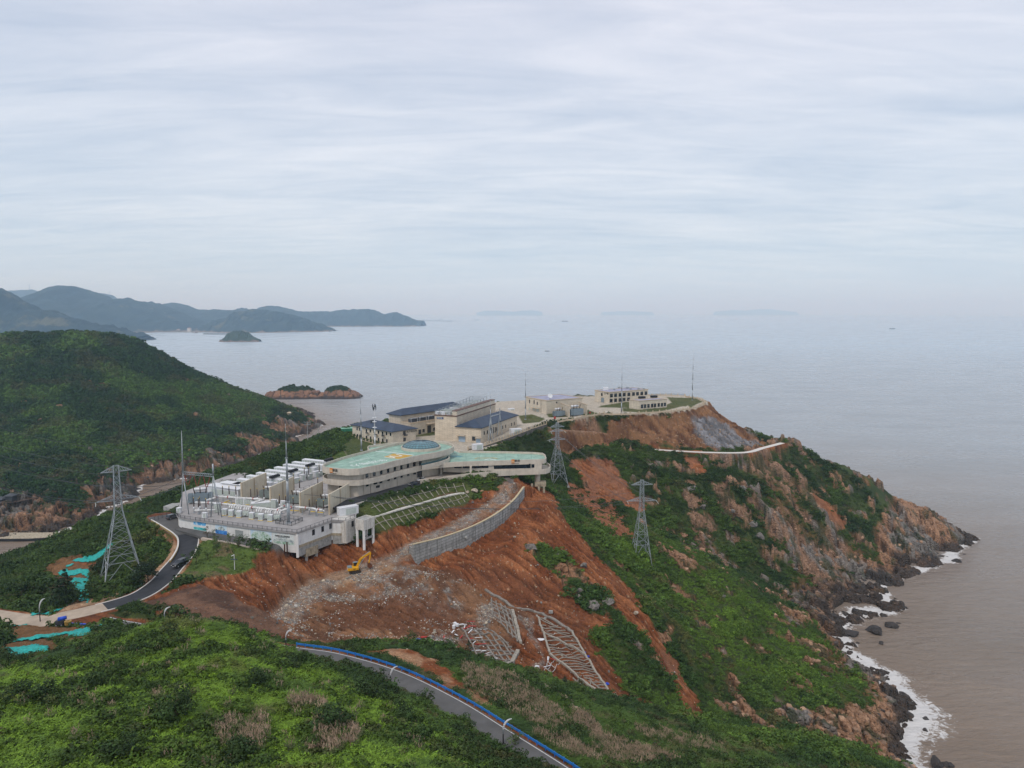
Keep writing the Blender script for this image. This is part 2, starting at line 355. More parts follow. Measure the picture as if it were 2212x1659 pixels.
def gpix(px, py, dmin=60, dmax=1400):
    """where the line of sight through a picture point meets the ground"""
    rx, ry, rz = ray(px, py)
    D = np.exp(np.linspace(math.log(dmin), math.log(dmax), 1400)); s = D / ry
    z = height(rx * s, D.copy()); h = CAMZ + rz * s - z
    up = np.where(h > 0)[0]; u0 = up[0] if len(up) else 0
    k = np.where(h[u0:] < 0)[0] + u0
    if len(k) == 0: return atz(px, py, 0)
    k = k[0]
    if k == 0: return (rx * s[0], D[0], z[0])
    t = h[k-1] / (h[k-1] - h[k]); ss = s[k-1] + t * (s[k] - s[k-1])
    return (rx * ss, ry * ss, CAMZ + rz * ss)
def gpoly(pts, **k): return [gpix(a, b, **k) for a, b in pts]
# ------------------------------------------------------------------ ground sheet
AZ = np.radians(np.linspace(-47, 46, 1010))
RD = np.exp(np.linspace(math.log(26), math.log(1450), 1180))
rr, aa = np.meshgrid(RD, AZ, indexing='ij'); X = rr * np.sin(aa); Y = rr * np.cos(aa)
H = height(X, Y)
sh = X.shape; x = X.ravel(); y = Y.ravel(); z = H.ravel()
# masks (all in world XY, traced on the ground)
wx = x + (fbm(x / 7, y / 7, 3, 5) - .5) * 7; wy = y + (fbm(x / 7, y / 7, 3, 9) - .5) * 7
def region(px, soft=1.0, warp=1.0, world=False, **k):
    P = px if world else gpoly(px, **k)
    out = np.zeros(x.shape); m = local(x, y, P, 12)
    if m.any():
        qx = x[m] + (wx[m] - x[m]) * warp; qy = y[m] + (wy[m] - y[m]) * warp
        out[m] = sstep(-soft, soft, poly_sd(qx, qy, P))
    return out
soil = region([(560,1192),(640,1184),(700,1152),(800,1166),(822,1157),(1005,1088),(1055,1060),(1100,1040),(1180,1058),(1215,1110),(1262,1165),(1330,1240),(1400,1330),(1450,1415),(1500,1500),(1538,1572),(1518,1572),
               (1480,1525),(1440,1455),(1385,1370),(1335,1322),(1290,1372),(1300,1450),(1345,1510),(1420,1532),(1330,1500),(1230,1482),(1100,1443),(945,1392),(900,1390),(650,1390),(560,1365),(300,1302),(400,1258),(470,1240),(520,1222)])
soil2 = region([(1285,1372),(1300,1420),(1340,1470),(1420,1532),(1380,1522),(1330,1500),(1270,1440)])
soil = np.maximum(soil, soil2)
patch = region([(1135,1182),(1165,1174),(1215,1193),(1245,1220),(1280,1255),(1318,1298),(1325,1325),(1290,1330),(1252,1315),(1235,1285),(1205,1245),(1160,1210)], 0.8, .5)
soil = soil * (1 - patch)
strip = region([(1180,1058),(1205,1085),(1290,1180),(1350,1230),(1300,1215),(1230,1160),(1190,1110)], .8) * 0
heap = region([(300,1300),(360,1285),(440,1262),(500,1285),(570,1325),(625,1350),(600,1385),(520,1362),(420,1340),(330,1322)], 1.5)
nearsoil = region([(700,1405),(800,1402),(900,1408),(960,1432),(1010,1470),(1000,1490),(930,1462),(860,1432),(780,1412)], 1.0)
nearsoil = np.maximum(nearsoil, region([(980,1468),(1040,1490),(1090,1528),(1060,1530),(1010,1500)], .8, .6))
nearsoil = np.maximum(nearsoil, region([(1185,1595),(1240,1606),(1330,1642),(1400,1659),(1330,1662),(1260,1630),(1200,1612)], .8, .6) * .9)
leftsoil = region([(130,1212),(170,1205),(205,1222),(180,1245),(150,1250),(120,1262),(95,1250)], 1.0)
leftsoil = np.maximum(leftsoil, region([(0,1345),(60,1338),(60,1352),(120,1362),(150,1352),(230,1345),(240,1362),(150,1400),(60,1410),(0,1425)], 1.0) * .85)
verge = region([(330,1130),(345,1160),(390,1180),(380,1200),(360,1228),(300,1265),(240,1295),(150,1318),(60,1340),(40,1330),(150,1305),(260,1270),(330,1228),(362,1200)], .8, .5) * .8
verge = np.maximum(verge, region([(420,1150),(440,1165),(405,1215),(385,1252),(360,1255),(400,1205)], .6, .3) * .8)
lawn = region([(445,1158),(590,1190),(545,1212),(560,1225),(500,1240),(400,1262),(385,1255),(410,1210),(425,1180)], .6, .3)
lawn2 = region([(690,1000),(750,968),(770,965),(770,985),(720,1000)], 1.5)
hsoil = region([(1190,935),(1250,912),(1340,898),(1440,893),(1520,872),(1560,890),(1610,928),(1655,955),(1640,966),(1540,973),(1400,964),(1270,964),(1205,972),(1195,960)], 1.0)
hgrey = region([(1495,905),(1530,898),(1570,915),(1600,940),(1650,958),(1620,968),(1560,973),(1530,960),(1500,935)], 2.0)
slide = region([(1225,990),(1300,985),(1330,1005),(1360,1060),(1400,1092),(1385,1108),(1320,1085),(1270,1050),(1235,1015)], 1.2)
slide = np.maximum(slide, region([(1290,1052),(1340,1110),(1370,1165),(1330,1165),(1270,1110),(1215,1060),(1230,1045)], 1.2) * .9)
slide = np.maximum(slide, region([(1475,988),(1505,985),(1515,1000),(1530,1020),(1505,1022),(1490,1005)], .8, .5))
slide = np.maximum(slide, region([(1440,1400),(1470,1440),(1490,1500),(1530,1570),(1518,1572),(1490,1530),(1455,1460),(1425,1405)], .5, .3))
slide = np.maximum(slide, region([(1755,1060),(1775,1075),(1830,1130),(1820,1140),(1770,1095)], .8, .5) * .8)
rock = region([(1590,990),(1650,985),(1700,1000),(1760,1050),(1800,1110),(1830,1160),(1880,1180),(1940,1260),(1960,1312),(1840,1352),(1740,1330),(1755,1270),(1700,1180),(1640,1120),(1590,1050)], 3.0)
rock = rock * sstep(.40, .54, fbm(x / 16 + z / 20, y / 16, 4, 31) + .03)
rock = np.maximum(rock, region([(1905,1120),(1935,1085),(1960,1090),(2015,1105),(2060,1135),(2115,1170),(2040,1218),(1950,1258),(1900,1240),(1890,1180)], 2.0))
rock = np.maximum(rock, region([(1660,1545),(1690,1520),(1780,1530),(1850,1525),(1900,1535),(1880,1480),(1835,1410),(1812,1365),(1850,1380),(1920,1450),(2000,1530),(2000,1600),(1900,1610),(1800,1600)], 2.0))
rock = np.maximum(rock, region([(1840,1372),(1900,1440),(1925,1460),(1890,1465),(1850,1420)], 1.5))
# the orange cliffs across the inlet and along every shore
cliffL = (x < -250) & (y > 470)
cz = 20 + 14 * (fbm(x / 40, y / 40, 3, 3) - .5) * 2
rock = np.maximum(rock, np.where(cliffL, 1 - sstep(cz - 9, cz + 3, z + 26 * (fbm(x / 13, y / 13, 3, 77) - .5)), 0))
rock = np.maximum(rock, 1 - sstep(4, 9, z + 5 * (fbm(x / 8, y / 8, 3, 11) - .5)))
# outcrops on the headland and the spur
oc = sstep(.615, .66, fbm(x / 9 + 3, y / 9 + z / 30, 4, 41)) * ((x > 40) & (y > 225) & (z < 92))
hd = (x > 70) & (y > 365) & (z < 78)
oc = np.maximum(oc, sstep(.60, .65, fbm(x / 11, y / 11 + z / 20, 4, 43)) * hd)
oc2 = sstep(.74, .77, fbm(x / 14, y / 14, 4, 47)) * ((x < -250) & (y > 500))
rock = np.maximum(rock, np.maximum(oc, oc2) * .95)
rock = np.maximum(rock, patch * sstep(.52, .60, fbm(x / 6, y / 6, 3, 91)))
rock = rock * (1 - np.clip(soil + slide + hsoil, 0, 1))
# flat made ground
apron = region([(380,1112),(384,1138),(440,1162),(600,1196),(640,1190),(643,1150),(400,1112)], .5, .1)
def _c2(X_, Y_): k = 700 / 2111 * 2212 / 4096; return (X_ * k, 2150 * 2212 / 4096 + Y_ * k)
NETS = [[(1140,185),(1300,80),(1430,15),(1410,70),(1330,120),(1250,215),(1210,250),(1100,280),(1000,305),(860,310),(880,270),(980,255)], [(690,450),(720,400),(850,400),(1080,370),(1090,420),(1075,470),(960,430),(860,460),(780,480)], [(770,360),(840,345),(910,330),(900,350),(800,380)],
 [(780,505),(900,485),(1070,470),(1115,510),(1080,560),(1110,600),(1060,670),(1090,740),(1070,800),(1010,760),(960,740),(930,670),(880,620),(830,550)], [(1165,630),(1230,620),(1330,650),(1280,680),(1200,660)], [(350,945),(480,885),(650,865),(790,845),(780,858),(660,885),(540,925),(400,950)],
 [(0,1095),(60,1055),(180,1075),(380,1045),(300,1080),(120,1120),(0,1140)], [(0,1240),(200,1245),(500,1195),(780,1140),(1000,1120),(1200,1040),(1390,1005),(1370,1050),(1230,1110),(1100,1180),(980,1225),(790,1210),(600,1240),(300,1275),(0,1290)], [(0,1350),(300,1320),(430,1300),(560,1340),(690,1430),(640,1440),(430,1450),(420,1400),(250,1480),(180,1500),(0,1480)], [(1150,1020),(1205,1010),(1195,1040)], [(0,895),(40,900),(65,940),(0,935)]]
netm = np.maximum.reduce([region([_c2(*q) for q in n_], 1.0, .4) for n_ in NETS])
netg = np.maximum(region([_c2(*q) for q in [(0,1080),(400,1050),(700,1060),(860,1080),(1000,1100),(1180,1000),(1260,925),(1340,960),(1400,1010),(1100,1190),(760,1230),(620,1240),(690,1440),(430,1450),(0,1490)]], 1.0, .5), region([_c2(*q) for q in [(520,390),(650,260),(880,190),(1090,180),(1010,260),(860,300),(1100,370),(1125,500),(1130,640),(1120,830),(1040,850),(940,790),(840,620),(760,500),(700,460)]], 1.0, .5))
inst = region(STATION, .6, 0, True)
pad = region(PLAT, .6, 0, True)
dN = pl_dist(x, y, NEAR_ROAD)[0]; dL = pl_dist(x, y, LEFT_ROAD)[0]; dH = pl_dist(x, y, HEAD_ROAD)[0]; dD = pl_dist(x, y, DIRT)[0]; dR = pl_dist(x, y, RAMP)[0]
roadm = np.maximum(np.maximum(1 - sstep(4.4, 5.4, dN), 1 - sstep(4.2, 5.2, dL)), 1 - sstep(3, 4.5, dH))
track = np.maximum(1 - sstep(2.6, 4.0, dD), (1 - sstep(3.0, 5.5, dR)) * .9)
terr = region([(770,1105),(792,1090),(880,1068),(1000,1040),(1030,1060),(1012,1086),(900,1120),(832,1152),(812,1150)], .5, .2)
gravel = region([(880,1215),(905,1215),(950,1250),(1000,1235),(960,1280),(1000,1300),(985,1330),(900,1310),(850,1290),(700,1290),(660,1330),(640,1330),(655,1290),(700,1258),(760,1250),(800,1215)], 1.5) * sstep(.42, .56, fbm(x / 5, y / 5, 4, 21) + .04)
gravel = np.maximum(gravel, region([(870,1390),(900,1375),(1000,1355),(1050,1300),(1075,1305),(1080,1335),(1000,1380),(950,1395)], 1.0))
gravel = np.maximum(gravel, region([(1120,1325),(1150,1325),(1160,1360),(1165,1420),(1170,1460),(1140,1455),(1160,1400),(1140,1350)], .8) * .9)
gravel = np.maximum(gravel, (1 - sstep(2.0, 6, dR)) * sstep(.45, .6, fbm(x / 4, y / 4, 3, 23) + .06))
cut = np.clip(1 - patch, 0, 1)
soil = np.clip(np.maximum.reduce([soil, apron * 0, netm, netg, heap, nearsoil, leftsoil, verge, hsoil, slide, track * .95, roadm]), 0, 1)
soil = soil * (1 - terr) * (1 - lawn) * (1 - apron)
veg = np.clip(1 - soil - rock - inst - pad - apron, 0, 1) * (z > .5)
# ---- relief on top of the broad shape
zf = z.copy()
bare = np.clip(soil - roadm - track * .7 - heap * .3, 0, 1)
slope_dir = (0.80, -0.60)
u_ = x * slope_dir[0] + y * slope_dir[1]; v_ = x * slope_dir[1] - y * slope_dir[0]
v_ = v_ + (fbm(x / 16, y / 16, 3, 62) - .5) * 9
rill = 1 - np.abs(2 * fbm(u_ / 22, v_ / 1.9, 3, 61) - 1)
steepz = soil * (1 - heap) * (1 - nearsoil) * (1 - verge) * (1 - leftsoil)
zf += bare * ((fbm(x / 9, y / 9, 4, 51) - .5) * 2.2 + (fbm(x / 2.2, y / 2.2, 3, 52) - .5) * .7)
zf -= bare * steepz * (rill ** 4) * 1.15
f1, f2, idv = worley(x / 9 + z / 18, y / 9 - z / 22, 4)
g1, g2, idg = worley(x / 3.2 + z / 9, y / 3.2, 8)
blk = (f2 - f1); blk2 = (g2 - g1)
dist = np.hypot(x, y); big = sstep(200, 700, dist)
rk = rock * (1 - roadm) * sstep(-4, 2, z)
zf += rk * ((idv - .45) * (3.6 + 6.0 * big) + (idg - .5) * 2.4 - (1 - sstep(0, .13, blk)) * (2.2 + 2.6 * big) - (1 - sstep(0, .2, blk2)) * .7 + (fbm(x / 2, y / 2, 3, 15) - .5) * .9)
zf += hsoil * (1 - track) * (1 - roadm) * ((idg - .5) * 2.4 - (1 - sstep(0, .2, blk2)) * 1.1 + (fbm(x / 14, y / 14, 3, 15) - .5) * 3)
vf = veg * (1 - lawn) * (1 - terr) * (1 - lawn2)
zf += lawn * (fbm(x / 3, y / 3, 3, 75) - .5) * .6
zf += vf * ((fbm(x / 16, y / 16, 3, 71) - .5) * (2.6 + 4 * big) + (fbm(x / 4, y / 4, 3, 73) - .5) * (.8 + 1.0 * big))
hpm = heap * (1 - roadm); zf += hpm * ((fbm(x / 6, y / 6, 4, 81) - .4) * 2.4)
FINE = zf
# ---- colours (darker in soil rills and rock cracks)
n1 = fbm(x / 6, y / 6, 5, 101); n2 = fbm(x / 1.3, y / 1.3, 3, 103); n3 = fbm(x / 25, y / 25, 4, 105); n4 = vnoise(x / .7, y / .7, 107)
def c3(*c): return np.array(c, float)[None]
def lerp(a, b, f): return a + (b - a) * np.clip(f, 0, 1)[:, None]
red = lerp(c3(.20, .062, .022), c3(.32, .122, .050), sstep(.3, .7, n1))
red = lerp(red, c3(.16, .062, .030), sstep(.52, .70, n3) * .7)
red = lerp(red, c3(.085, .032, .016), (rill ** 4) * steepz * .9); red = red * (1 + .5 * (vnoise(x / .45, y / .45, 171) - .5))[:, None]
red = lerp(red, c3(.38, .25, .15), (n4 > .93) * .8)
brn = lerp(c3(.085, .050, .036), c3(.17, .095, .062), sstep(.35, .65, n1))
tan = lerp(c3(.33, .20, .115), c3(.42, .29, .18), sstep(.3, .7, n2))
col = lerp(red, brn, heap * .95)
valley = region([(600,1290),(700,1240),(880,1215),(1000,1240),(1100,1300),(1150,1320),(1080,1440),(900,1395),(640,1395)], 4.0)
dkb = lerp(c3(.12, .068, .042), c3(.24, .135, .075), sstep(.35, .65, n1))
col = lerp(col, dkb, valley * .75)
face = region([(700,1302),(770,1292),(850,1288),(930,1275),(1000,1330),(1045,1362),(1000,1376),(880,1368),(740,1352)], 1.5)
col = lerp(col, lerp(c3(.10, .045, .025), c3(.19, .085, .045), n2), face * .85); gravel = gravel * (1 - face * .8)
col = lerp(col, lerp(c3(.10, .07, .03), c3(.16, .10, .05), n2), netg * .7)
flat = region([(690,1262),(700,1240),(760,1225),(830,1212),(850,1225),(800,1250),(740,1262)], 2.0)
col = lerp(col, tan, np.maximum(flat * .8, np.maximum(verge, nearsoil * sstep(.4, .6, n1) * .6)))
col = lerp(col, lerp(c3(.20, .125, .08), c3(.34, .225, .15), .5 + .5 * np.sin(dR * 3.2) * (dR < 6)), track * .75)
col = lerp(col, lerp(c3(.085, .045, .028), c3(.26, .145, .075), sstep(.3, .7, fbm(x / 5 + z / 6, y / 5, 5, 161))), hsoil * .8 * (1 - track))
col = lerp(col, lerp(c3(.11, .12, .13), c3(.25, .26, .28), sstep(.35, .65, fbm(x / 3 + y / 5, z / 6, 4, 163))), hgrey * .85 * (1 - track))
col = lerp(col, lerp(c3(.25, .12, .07), c3(.34, .17, .10), n2), slide * (1 - sstep(.5, .6, n1)) * .5)
grv = lerp(c3(.13, .135, .13), c3(.30, .295, .27), sstep(.35, .65, n2))
col = lerp(col, grv, np.clip(gravel, 0, 1) * (.25 + .45 * (vnoise(x / .5, y / .5, 177) > .5)))
rk1 = lerp(c3(.33, .175, .095), c3(.50, .29, .175), idv)
rk1 = lerp(rk1, lerp(c3(.20, .185, .165), c3(.33, .295, .26), idg), sstep(.56, .68, n3 + (idg - .5) * .25))
hdm = (x > 60) & (y > 380) & (x < 215)
rk1 = np.where(hdm[:, None], lerp(rk1, c3(.25, .21, .18) * (0.8 + .5 * idg[:, None]), np.full(x.shape, .22)), rk1)
rk1 = lerp(rk1, c3(.075, .055, .042), np.maximum(1 - sstep(0, .11, blk), (1 - sstep(0, .12, blk2)) * .7) * .9)
rk1 = lerp(rk1, rk1 * .6, sstep(.5, .75, n2) * .5)
rk1 = rk1 * np.where(x < -250, .72, .84)[:, None]
wet = 1 - sstep(1.5, 5.0, z + (n1 - .5) * 9)
rk1 = lerp(rk1, c3(.055, .046, .040), wet * .92)
lichen = c3(.045, .062, .028)
rk1 = lerp(rk1, lichen, sstep(.56, .64, fbm(x / 5, y / 5, 4, 131)) * (1 - wet) * .75)
col = lerp(col, rk1, rock)
under = lerp(c3(.030, .042, .014), c3(.055, .075, .022), sstep(.3, .7, n1))
far = sstep(450, 650, dist)
under = lerp(under, lerp(c3(.032, .052, .022), c3(.062, .085, .030), sstep(.35, .65, n1)), far)
under = lerp(under, lerp(lerp(c3(.055, .095, .020), c3(.11, .155, .035), n2), c3(.15, .12, .06), sstep(.58, .72, fbm(x / 5, y / 5, 4, 191))), np.maximum(lawn, lawn2))
under = lerp(under, lerp(c3(.065, .095, .024), c3(.10, .10, .04), n1), terr)
col = lerp(col, under, veg * (1 - sstep(.1, .5, soil)))
grd = region([atz(*a)[:2] for a in [(690,1000,90),(760,965,90)]] + [(-96,395),(-90,450),(-40,500),(-66,340)], 1.5, .2, True)
site = lerp(c3(.105, .10, .092), c3(.15, .145, .135), n2)
col = lerp(col, site, np.maximum.reduce([inst * 0.9, pad, apron]))
yardm = inst * (y > 355)
yard = lerp(c3(.40, .35, .28), c3(.50, .45, .37), n2)
col = lerp(col, yard, yardm)
lawns = []
for P in [[(1272,908),(1300,897),(1268,885),(1248,893),(1270,902)], [(1290,880),(1390,882),(1400,876),(1355,868),(1300,876)], [(1345,889),(1400,892),(1440,886),(1500,872),(1472,862),(1440,874),(1380,880),(1345,882)],
          [(1440,858),(1500,860),(1518,868),(1490,880),(1455,874)], [(1130,915),(1165,912),(1178,905),(1150,895),(1120,898)], [(885,945),(940,940),(940,930),(900,928)], [(1185,902),(1228,900),(1230,893),(1180,893)]]:
    g = region(P, .6, .15); lawns.append(g)
lawny = np.clip(sum(lawns), 0, 1) * inst
col = lerp(col, lerp(c3(.06, .085, .025), c3(.14, .13, .06), n1), lawny)
col = lerp(col, lerp(c3(.045,.065,.022), c3(.085,.10,.03), n1), inst * (y < 500) * (x < -64) * (y > 345) * (1 - region([(-62,350),(-62,480),(-88,480),(-90,360)],1,0,True) * 0))
col = np.clip(col, 0.01, .9)
# ---- mesh, leaving out the sea bed
Z2 = zf.reshape(sh); idx = np.arange(Z2.size).reshape(sh)
q = np.stack([idx[:-1, :-1], idx[:-1, 1:], idx[1:, 1:], idx[1:, :-1]], -1).reshape(-1, 4)[:, ::-1]
zq = Z2.ravel()[q].max(1); q = q[zq > -2.5]
used = np.zeros(Z2.size, bool); used[q.ravel()] = True; remap = np.cumsum(used) - 1
gm = bpy.data.materials.new('ground_surface'); gm.use_nodes = True; t = gm.node_tree; b = t.nodes['Principled BSDF']
b.inputs['Roughness'].default_value = .95; b.inputs['Specular IOR Level'].default_value = .15
at = N(t, 'ShaderNodeVertexColor'); at.layer_name = 'albedo'
ar = N(t, 'ShaderNodeAttribute'); ar.attribute_name = 'masks'
ge = N(t, 'ShaderNodeNewGeometry')
nf = noise_n(t, ge.outputs['Position'], 2.2, 6, .7); nf = ramp_n(t, nf, [(.28, .50), (.72, 1.45)])
ngr = noise_n(t, ge.outputs['Position'], .45, 6, .65); ngr = ramp_n(t, ngr, [(.3, .78), (.7, 1.2)])
cc = mix_n(t, 1.0, at.outputs['Color'], nf, 'MULTIPLY'); cc = mix_n(t, 1.0, cc, ngr, 'MULTIPLY')
L(t, cc, b.inputs['Base Color'])
bn = N(t, 'ShaderNodeBump'); bn.inputs['Distance'].default_value = .7; bn.inputs['Strength'].default_value = 1.0
vo = N(t, 'ShaderNodeTexVoronoi'); vo.feature = 'DISTANCE_TO_EDGE'; vo.inputs['Scale'].default_value = .55; L(t, ge.outputs['Position'], vo.inputs['Vector'])
sepm = N(t, 'ShaderNodeSeparateColor'); L(t, ar.outputs['Color'], sepm.inputs[0])
crk = math_n(t, 'MULTIPLY', math_n(t, 'MINIMUM', math_n(t, 'MULTIPLY', vo.outputs['Distance'], 4.0), 1.0), sepm.outputs[0])
hh = math_n(t, 'ADD', noise_n(t, ge.outputs['Position'], .9, 8, .68), crk)
L(t, hh, bn.inputs['Height']); L(t, bn.outputs[0], b.inputs['Normal'])
V = np.stack([x, y, zf], -1)[used]
go = mesh_np('ground', V, remap[q], gm); tag(go, kind='structure')
go.data.polygons.foreach_set('use_smooth', ~(((rock + soil) * (1 - roadm))[q].min(1) > .6))
col_attr(go.data, 'albedo', col[used]); mk = np.stack([rock, soil, veg], -1); col_attr(go.data, 'masks', mk[used])
def fine_at(xs, ys):
    """height of the finished ground sheet"""
    r = np.hypot(xs, ys); a = np.arctan2(xs, ys)
    i = np.clip((np.log(r) - math.log(26)) / (math.log(1450) - math.log(26)) * (len(RD) - 1), 0, len(RD) - 1.001)
    j = np.clip((a - AZ[0]) / (AZ[-1] - AZ[0]) * (len(AZ) - 1), 0, len(AZ) - 1.001)
    i0 = i.astype(int); j0 = j.astype(int); fi = i - i0; fj = j - j0
    return ((Z2[i0, j0] * (1 - fj) + Z2[i0, j0 + 1] * fj) * (1 - fi) + (Z2[i0 + 1, j0] * (1 - fj) + Z2[i0 + 1, j0 + 1] * fj) * fi)
def gz(xx, yy): return float(fine_at(np.array([float(xx)]), np.array([float(yy)]))[0])

# ------------------------------------------------------------------ sea
CD = np.full(BASE.shape, 400.0)
ly, lx = np.nonzero((BASE > 0) & ~(np.roll(BASE > 0, 1, 0) & np.roll(BASE > 0, -1, 0) & np.roll(BASE > 0, 1, 1) & np.roll(BASE > 0, -1, 1)))
cp = np.stack([GX0 + lx * GS, GY0 + ly * GS], -1)
gy2, gx2 = np.meshgrid(_gy, _gx, indexing='ij'); qq = np.stack([gx2.ravel(), gy2.ravel()], -1); dd = np.empty(len(qq))
for k in range(0, len(qq), 8000):
    dd[k:k+8000] = np.sqrt(((qq[k:k+8000, None] - cp[None]) ** 2).sum(-1)).min(1)
CD = dd.reshape(BASE.shape)
SA = np.radians(np.linspace(-50, 50, 420)); SR = np.concatenate([np.exp(np.linspace(math.log(120), math.log(1500), 420)), np.exp(np.linspace(math.log(1510), math.log(60000), 90))])
r2, a2 = np.meshgrid(SR, SA, indexing='ij'); sx = (r2 * np.sin(a2)).ravel(); sy = (r2 * np.cos(a2)).ravel()
inside = (sx > GX0 + 5) & (sx < GX0 + GS * GNX - 10) & (sy > GY0 + 5) & (sy < GY0 + GS * GNY - 10)
d = np.where(inside, gsample(CD, sx, sy), 400.0)
wid = 1.6 + 2.6 * fbm(sx / 40, sy / 40, 2, 5)
for (px_, py_, rad, add) in [(1885,1340,30,16),(1950,1360,22,10),(2040,1225,30,9),(2090,1185,20,8),(1960,1500,26,12),(2010,1560,30,20),(1985,1600,26,16),(1960,1455,24,8)]:
    p = atz(px_, py_, 0); wid = wid + add * .36 * np.exp(-((sx - p[0]) ** 2 + (sy - p[1]) ** 2) / rad ** 2)
wid = np.where(sx < -100, wid * .35, wid)
foam = np.exp(-np.maximum(d - 2, 0) / wid)
sq = np.arange(len(sx)).reshape(r2.shape)
sq = np.stack([sq[:-1, :-1], sq[:-1, 1:], sq[1:, 1:], sq[1:, :-1]], -1).reshape(-1, 4)[:, ::-1]
sz = (fbm(sx / 14, sy / 30, 3, 3) - .5) * .9 * (1 - sstep(800, 1500, np.hypot(sx, sy)))
wm = bpy.data.materials.new('sea_water'); wm.use_nodes = True; t = wm.node_tree; b = t.nodes['Principled BSDF']
ge = N(t, 'ShaderNodeNewGeometry'); P = ge.outputs['Position']
mpw = N(t, 'ShaderNodeMapping'); L(t, P, mpw.inputs[0]); mpw.inputs['Rotation'].default_value = (0, 0, R(-14)); mpw.inputs['Scale'].default_value = (.35, 1, 1)
w1 = noise_n(t, mpw.outputs[0], .30, 7, .68, .3); w2 = noise_n(t, mpw.outputs[0], .035, 3, .5); w3 = noise_n(t, mpw.outputs[0], .012, 5, .6, .4)
hh = math_n(t, 'ADD', math_n(t, 'MULTIPLY', w1, 1.0), math_n(t, 'MULTIPLY', w2, 2.2))
bn = N(t, 'ShaderNodeBump'); bn.inputs['Distance'].default_value = 2.6; bn.inputs['Strength'].default_value = .9; L(t, hh, bn.inputs['Height']); L(t, bn.outputs[0], b.inputs['Normal'])
fa = N(t, 'ShaderNodeAttribute'); fa.attribute_name = 'foam'
silt = mix_n(t, ramp_n(t, w3, [(.35, 0.0), (.65, 1.0)]), (.205, .155, .11), (.26, .20, .15))
# silt carried in a wide belt along the shore, offshore colour lifted toward reflected sky
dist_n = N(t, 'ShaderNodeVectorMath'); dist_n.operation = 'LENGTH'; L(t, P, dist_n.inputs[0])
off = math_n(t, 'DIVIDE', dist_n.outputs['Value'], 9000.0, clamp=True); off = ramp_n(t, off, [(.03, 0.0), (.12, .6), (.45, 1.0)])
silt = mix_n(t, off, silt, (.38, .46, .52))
si = N(t, 'ShaderNodeAttribute'); si.attribute_name = 'silt'; silt = mix_n(t, si.outputs['Fac'], silt, (.20, .135, .085)); fn = noise_n(t, P, .42, 7, .68, 1.2); fn2 = noise_n(t, P, .11, 4, .6, .8)
fs = math_n(t, 'ADD', math_n(t, 'MULTIPLY', fa.outputs['Fac'], .55), math_n(t, 'ADD', math_n(t, 'MULTIPLY', fn, .8), math_n(t, 'MULTIPLY', fn2, .4)))
fm = ramp_n(t, fs, [(.93, 0.0), (1.10, 0.9)])
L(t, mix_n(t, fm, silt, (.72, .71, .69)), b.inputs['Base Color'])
b.inputs['IOR'].default_value = 1.33
ws = ramp_n(t, noise_n(t, mpw.outputs[0], .02, 6, .65, .6), [(.38, .20), (.62, .42)]); fm_r = math_n(t, 'MULTIPLY_ADD', fm, .5, ws); L(t, fm_r, b.inputs['Roughness'])
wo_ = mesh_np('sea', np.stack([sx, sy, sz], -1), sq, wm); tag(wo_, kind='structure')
si_ = wo_.data.attributes.new('silt', 'FLOAT', 'POINT'); si_.data.foreach_set('value', (np.exp(-d / 70) * np.where(sx < -100, .95, .45)).astype(np.float32))
fa_ = wo_.data.attributes.new('foam', 'FLOAT', 'POINT'); fa_.data.foreach_set('value', foam.astype(np.float32))

# ------------------------------------------------------------------ haze
hb = bpy.data.meshes.new('haze'); x0, x1, y0, y1, z0, z1 = -30000, 30000, -1500, 62000, -12, 760
hb.from_pydata([(a, b_, c) for c in (z0, z1) for b_ in (y0, y1) for a in (x0, x1)], [], [(0,2,3,1),(4,5,7,6),(0,1,5,4),(2,6,7,3),(0,4,6,2),(1,3,7,5)])
ho = bpy.data.objects.new('haze', hb); COL.objects.link(ho); tag(ho, kind='stuff')
hm = bpy.data.materials.new('haze_air'); hm.use_nodes = True; t = hm.node_tree; t.nodes.clear()
pv = N(t, 'ShaderNodeVolumePrincipled'); pv.inputs['Color'].default_value = (.56, .79, 1.0, 1); pv.inputs['Absorption Color'].default_value = (1, 1, 1, 1); pv.inputs['Density'].default_value = 8.5e-5; pv.inputs['Anisotropy'].default_value = .5
om = N(t, 'ShaderNodeOutputMaterial'); L(t, pv.outputs[0], om.inputs['Volume']); hb.materials.append(hm)

# ------------------------------------------------------------------ far land
fmats = {}
def far_mat(name, a, b_, rockc, rz):
    m = bpy.data.materials.new(name); m.use_nodes = True; t = m.node_tree; b = t.nodes['Principled BSDF']; b.inputs['Roughness'].default_value = .95; b.inputs['Specular IOR Level'].default_value = .1
    ge = N(t, 'ShaderNodeNewGeometry'); P = ge.outputs['Position']
    f = ramp_n(t, noise_n(t, P, .006, 9, .68), [(.38, 0.0), (.62, 1.0)]); c = mix_n(t, f, a, b_)
    g = ramp_n(t, noise_n(t, P, .0035, 8, .7), [(.60, 0.0), (.66, 1.0)]); c = mix_n(t, math_n(t, 'MULTIPLY', g, .5), c, (.17, .15, .08))
    s = N(t, 'ShaderNodeSeparateXYZ'); L(t, P, s.inputs[0])
    e = math_n(t, 'ADD', s.outputs['Z'], math_n(t, 'MULTIPLY', noise_n(t, P, .02, 6, .6), rz * 1.6)); e = math_n(t, 'DIVIDE', e, rz * 2.0, clamp=True)
    c = mix_n(t, ramp_n(t, e, [(.52, 1.0), (.62, 0.0)]), c, rockc)
    L(t, c, b.inputs['Base Color'])
    bn = N(t, 'ShaderNodeBump'); bn.inputs['Distance'].default_value = 12; bn.inputs['Strength'].default_value = .7; L(t, noise_n(t, P, .02, 6, .65), bn.inputs['Height']); L(t, bn.outputs[0], b.inputs['Normal'])
    return m
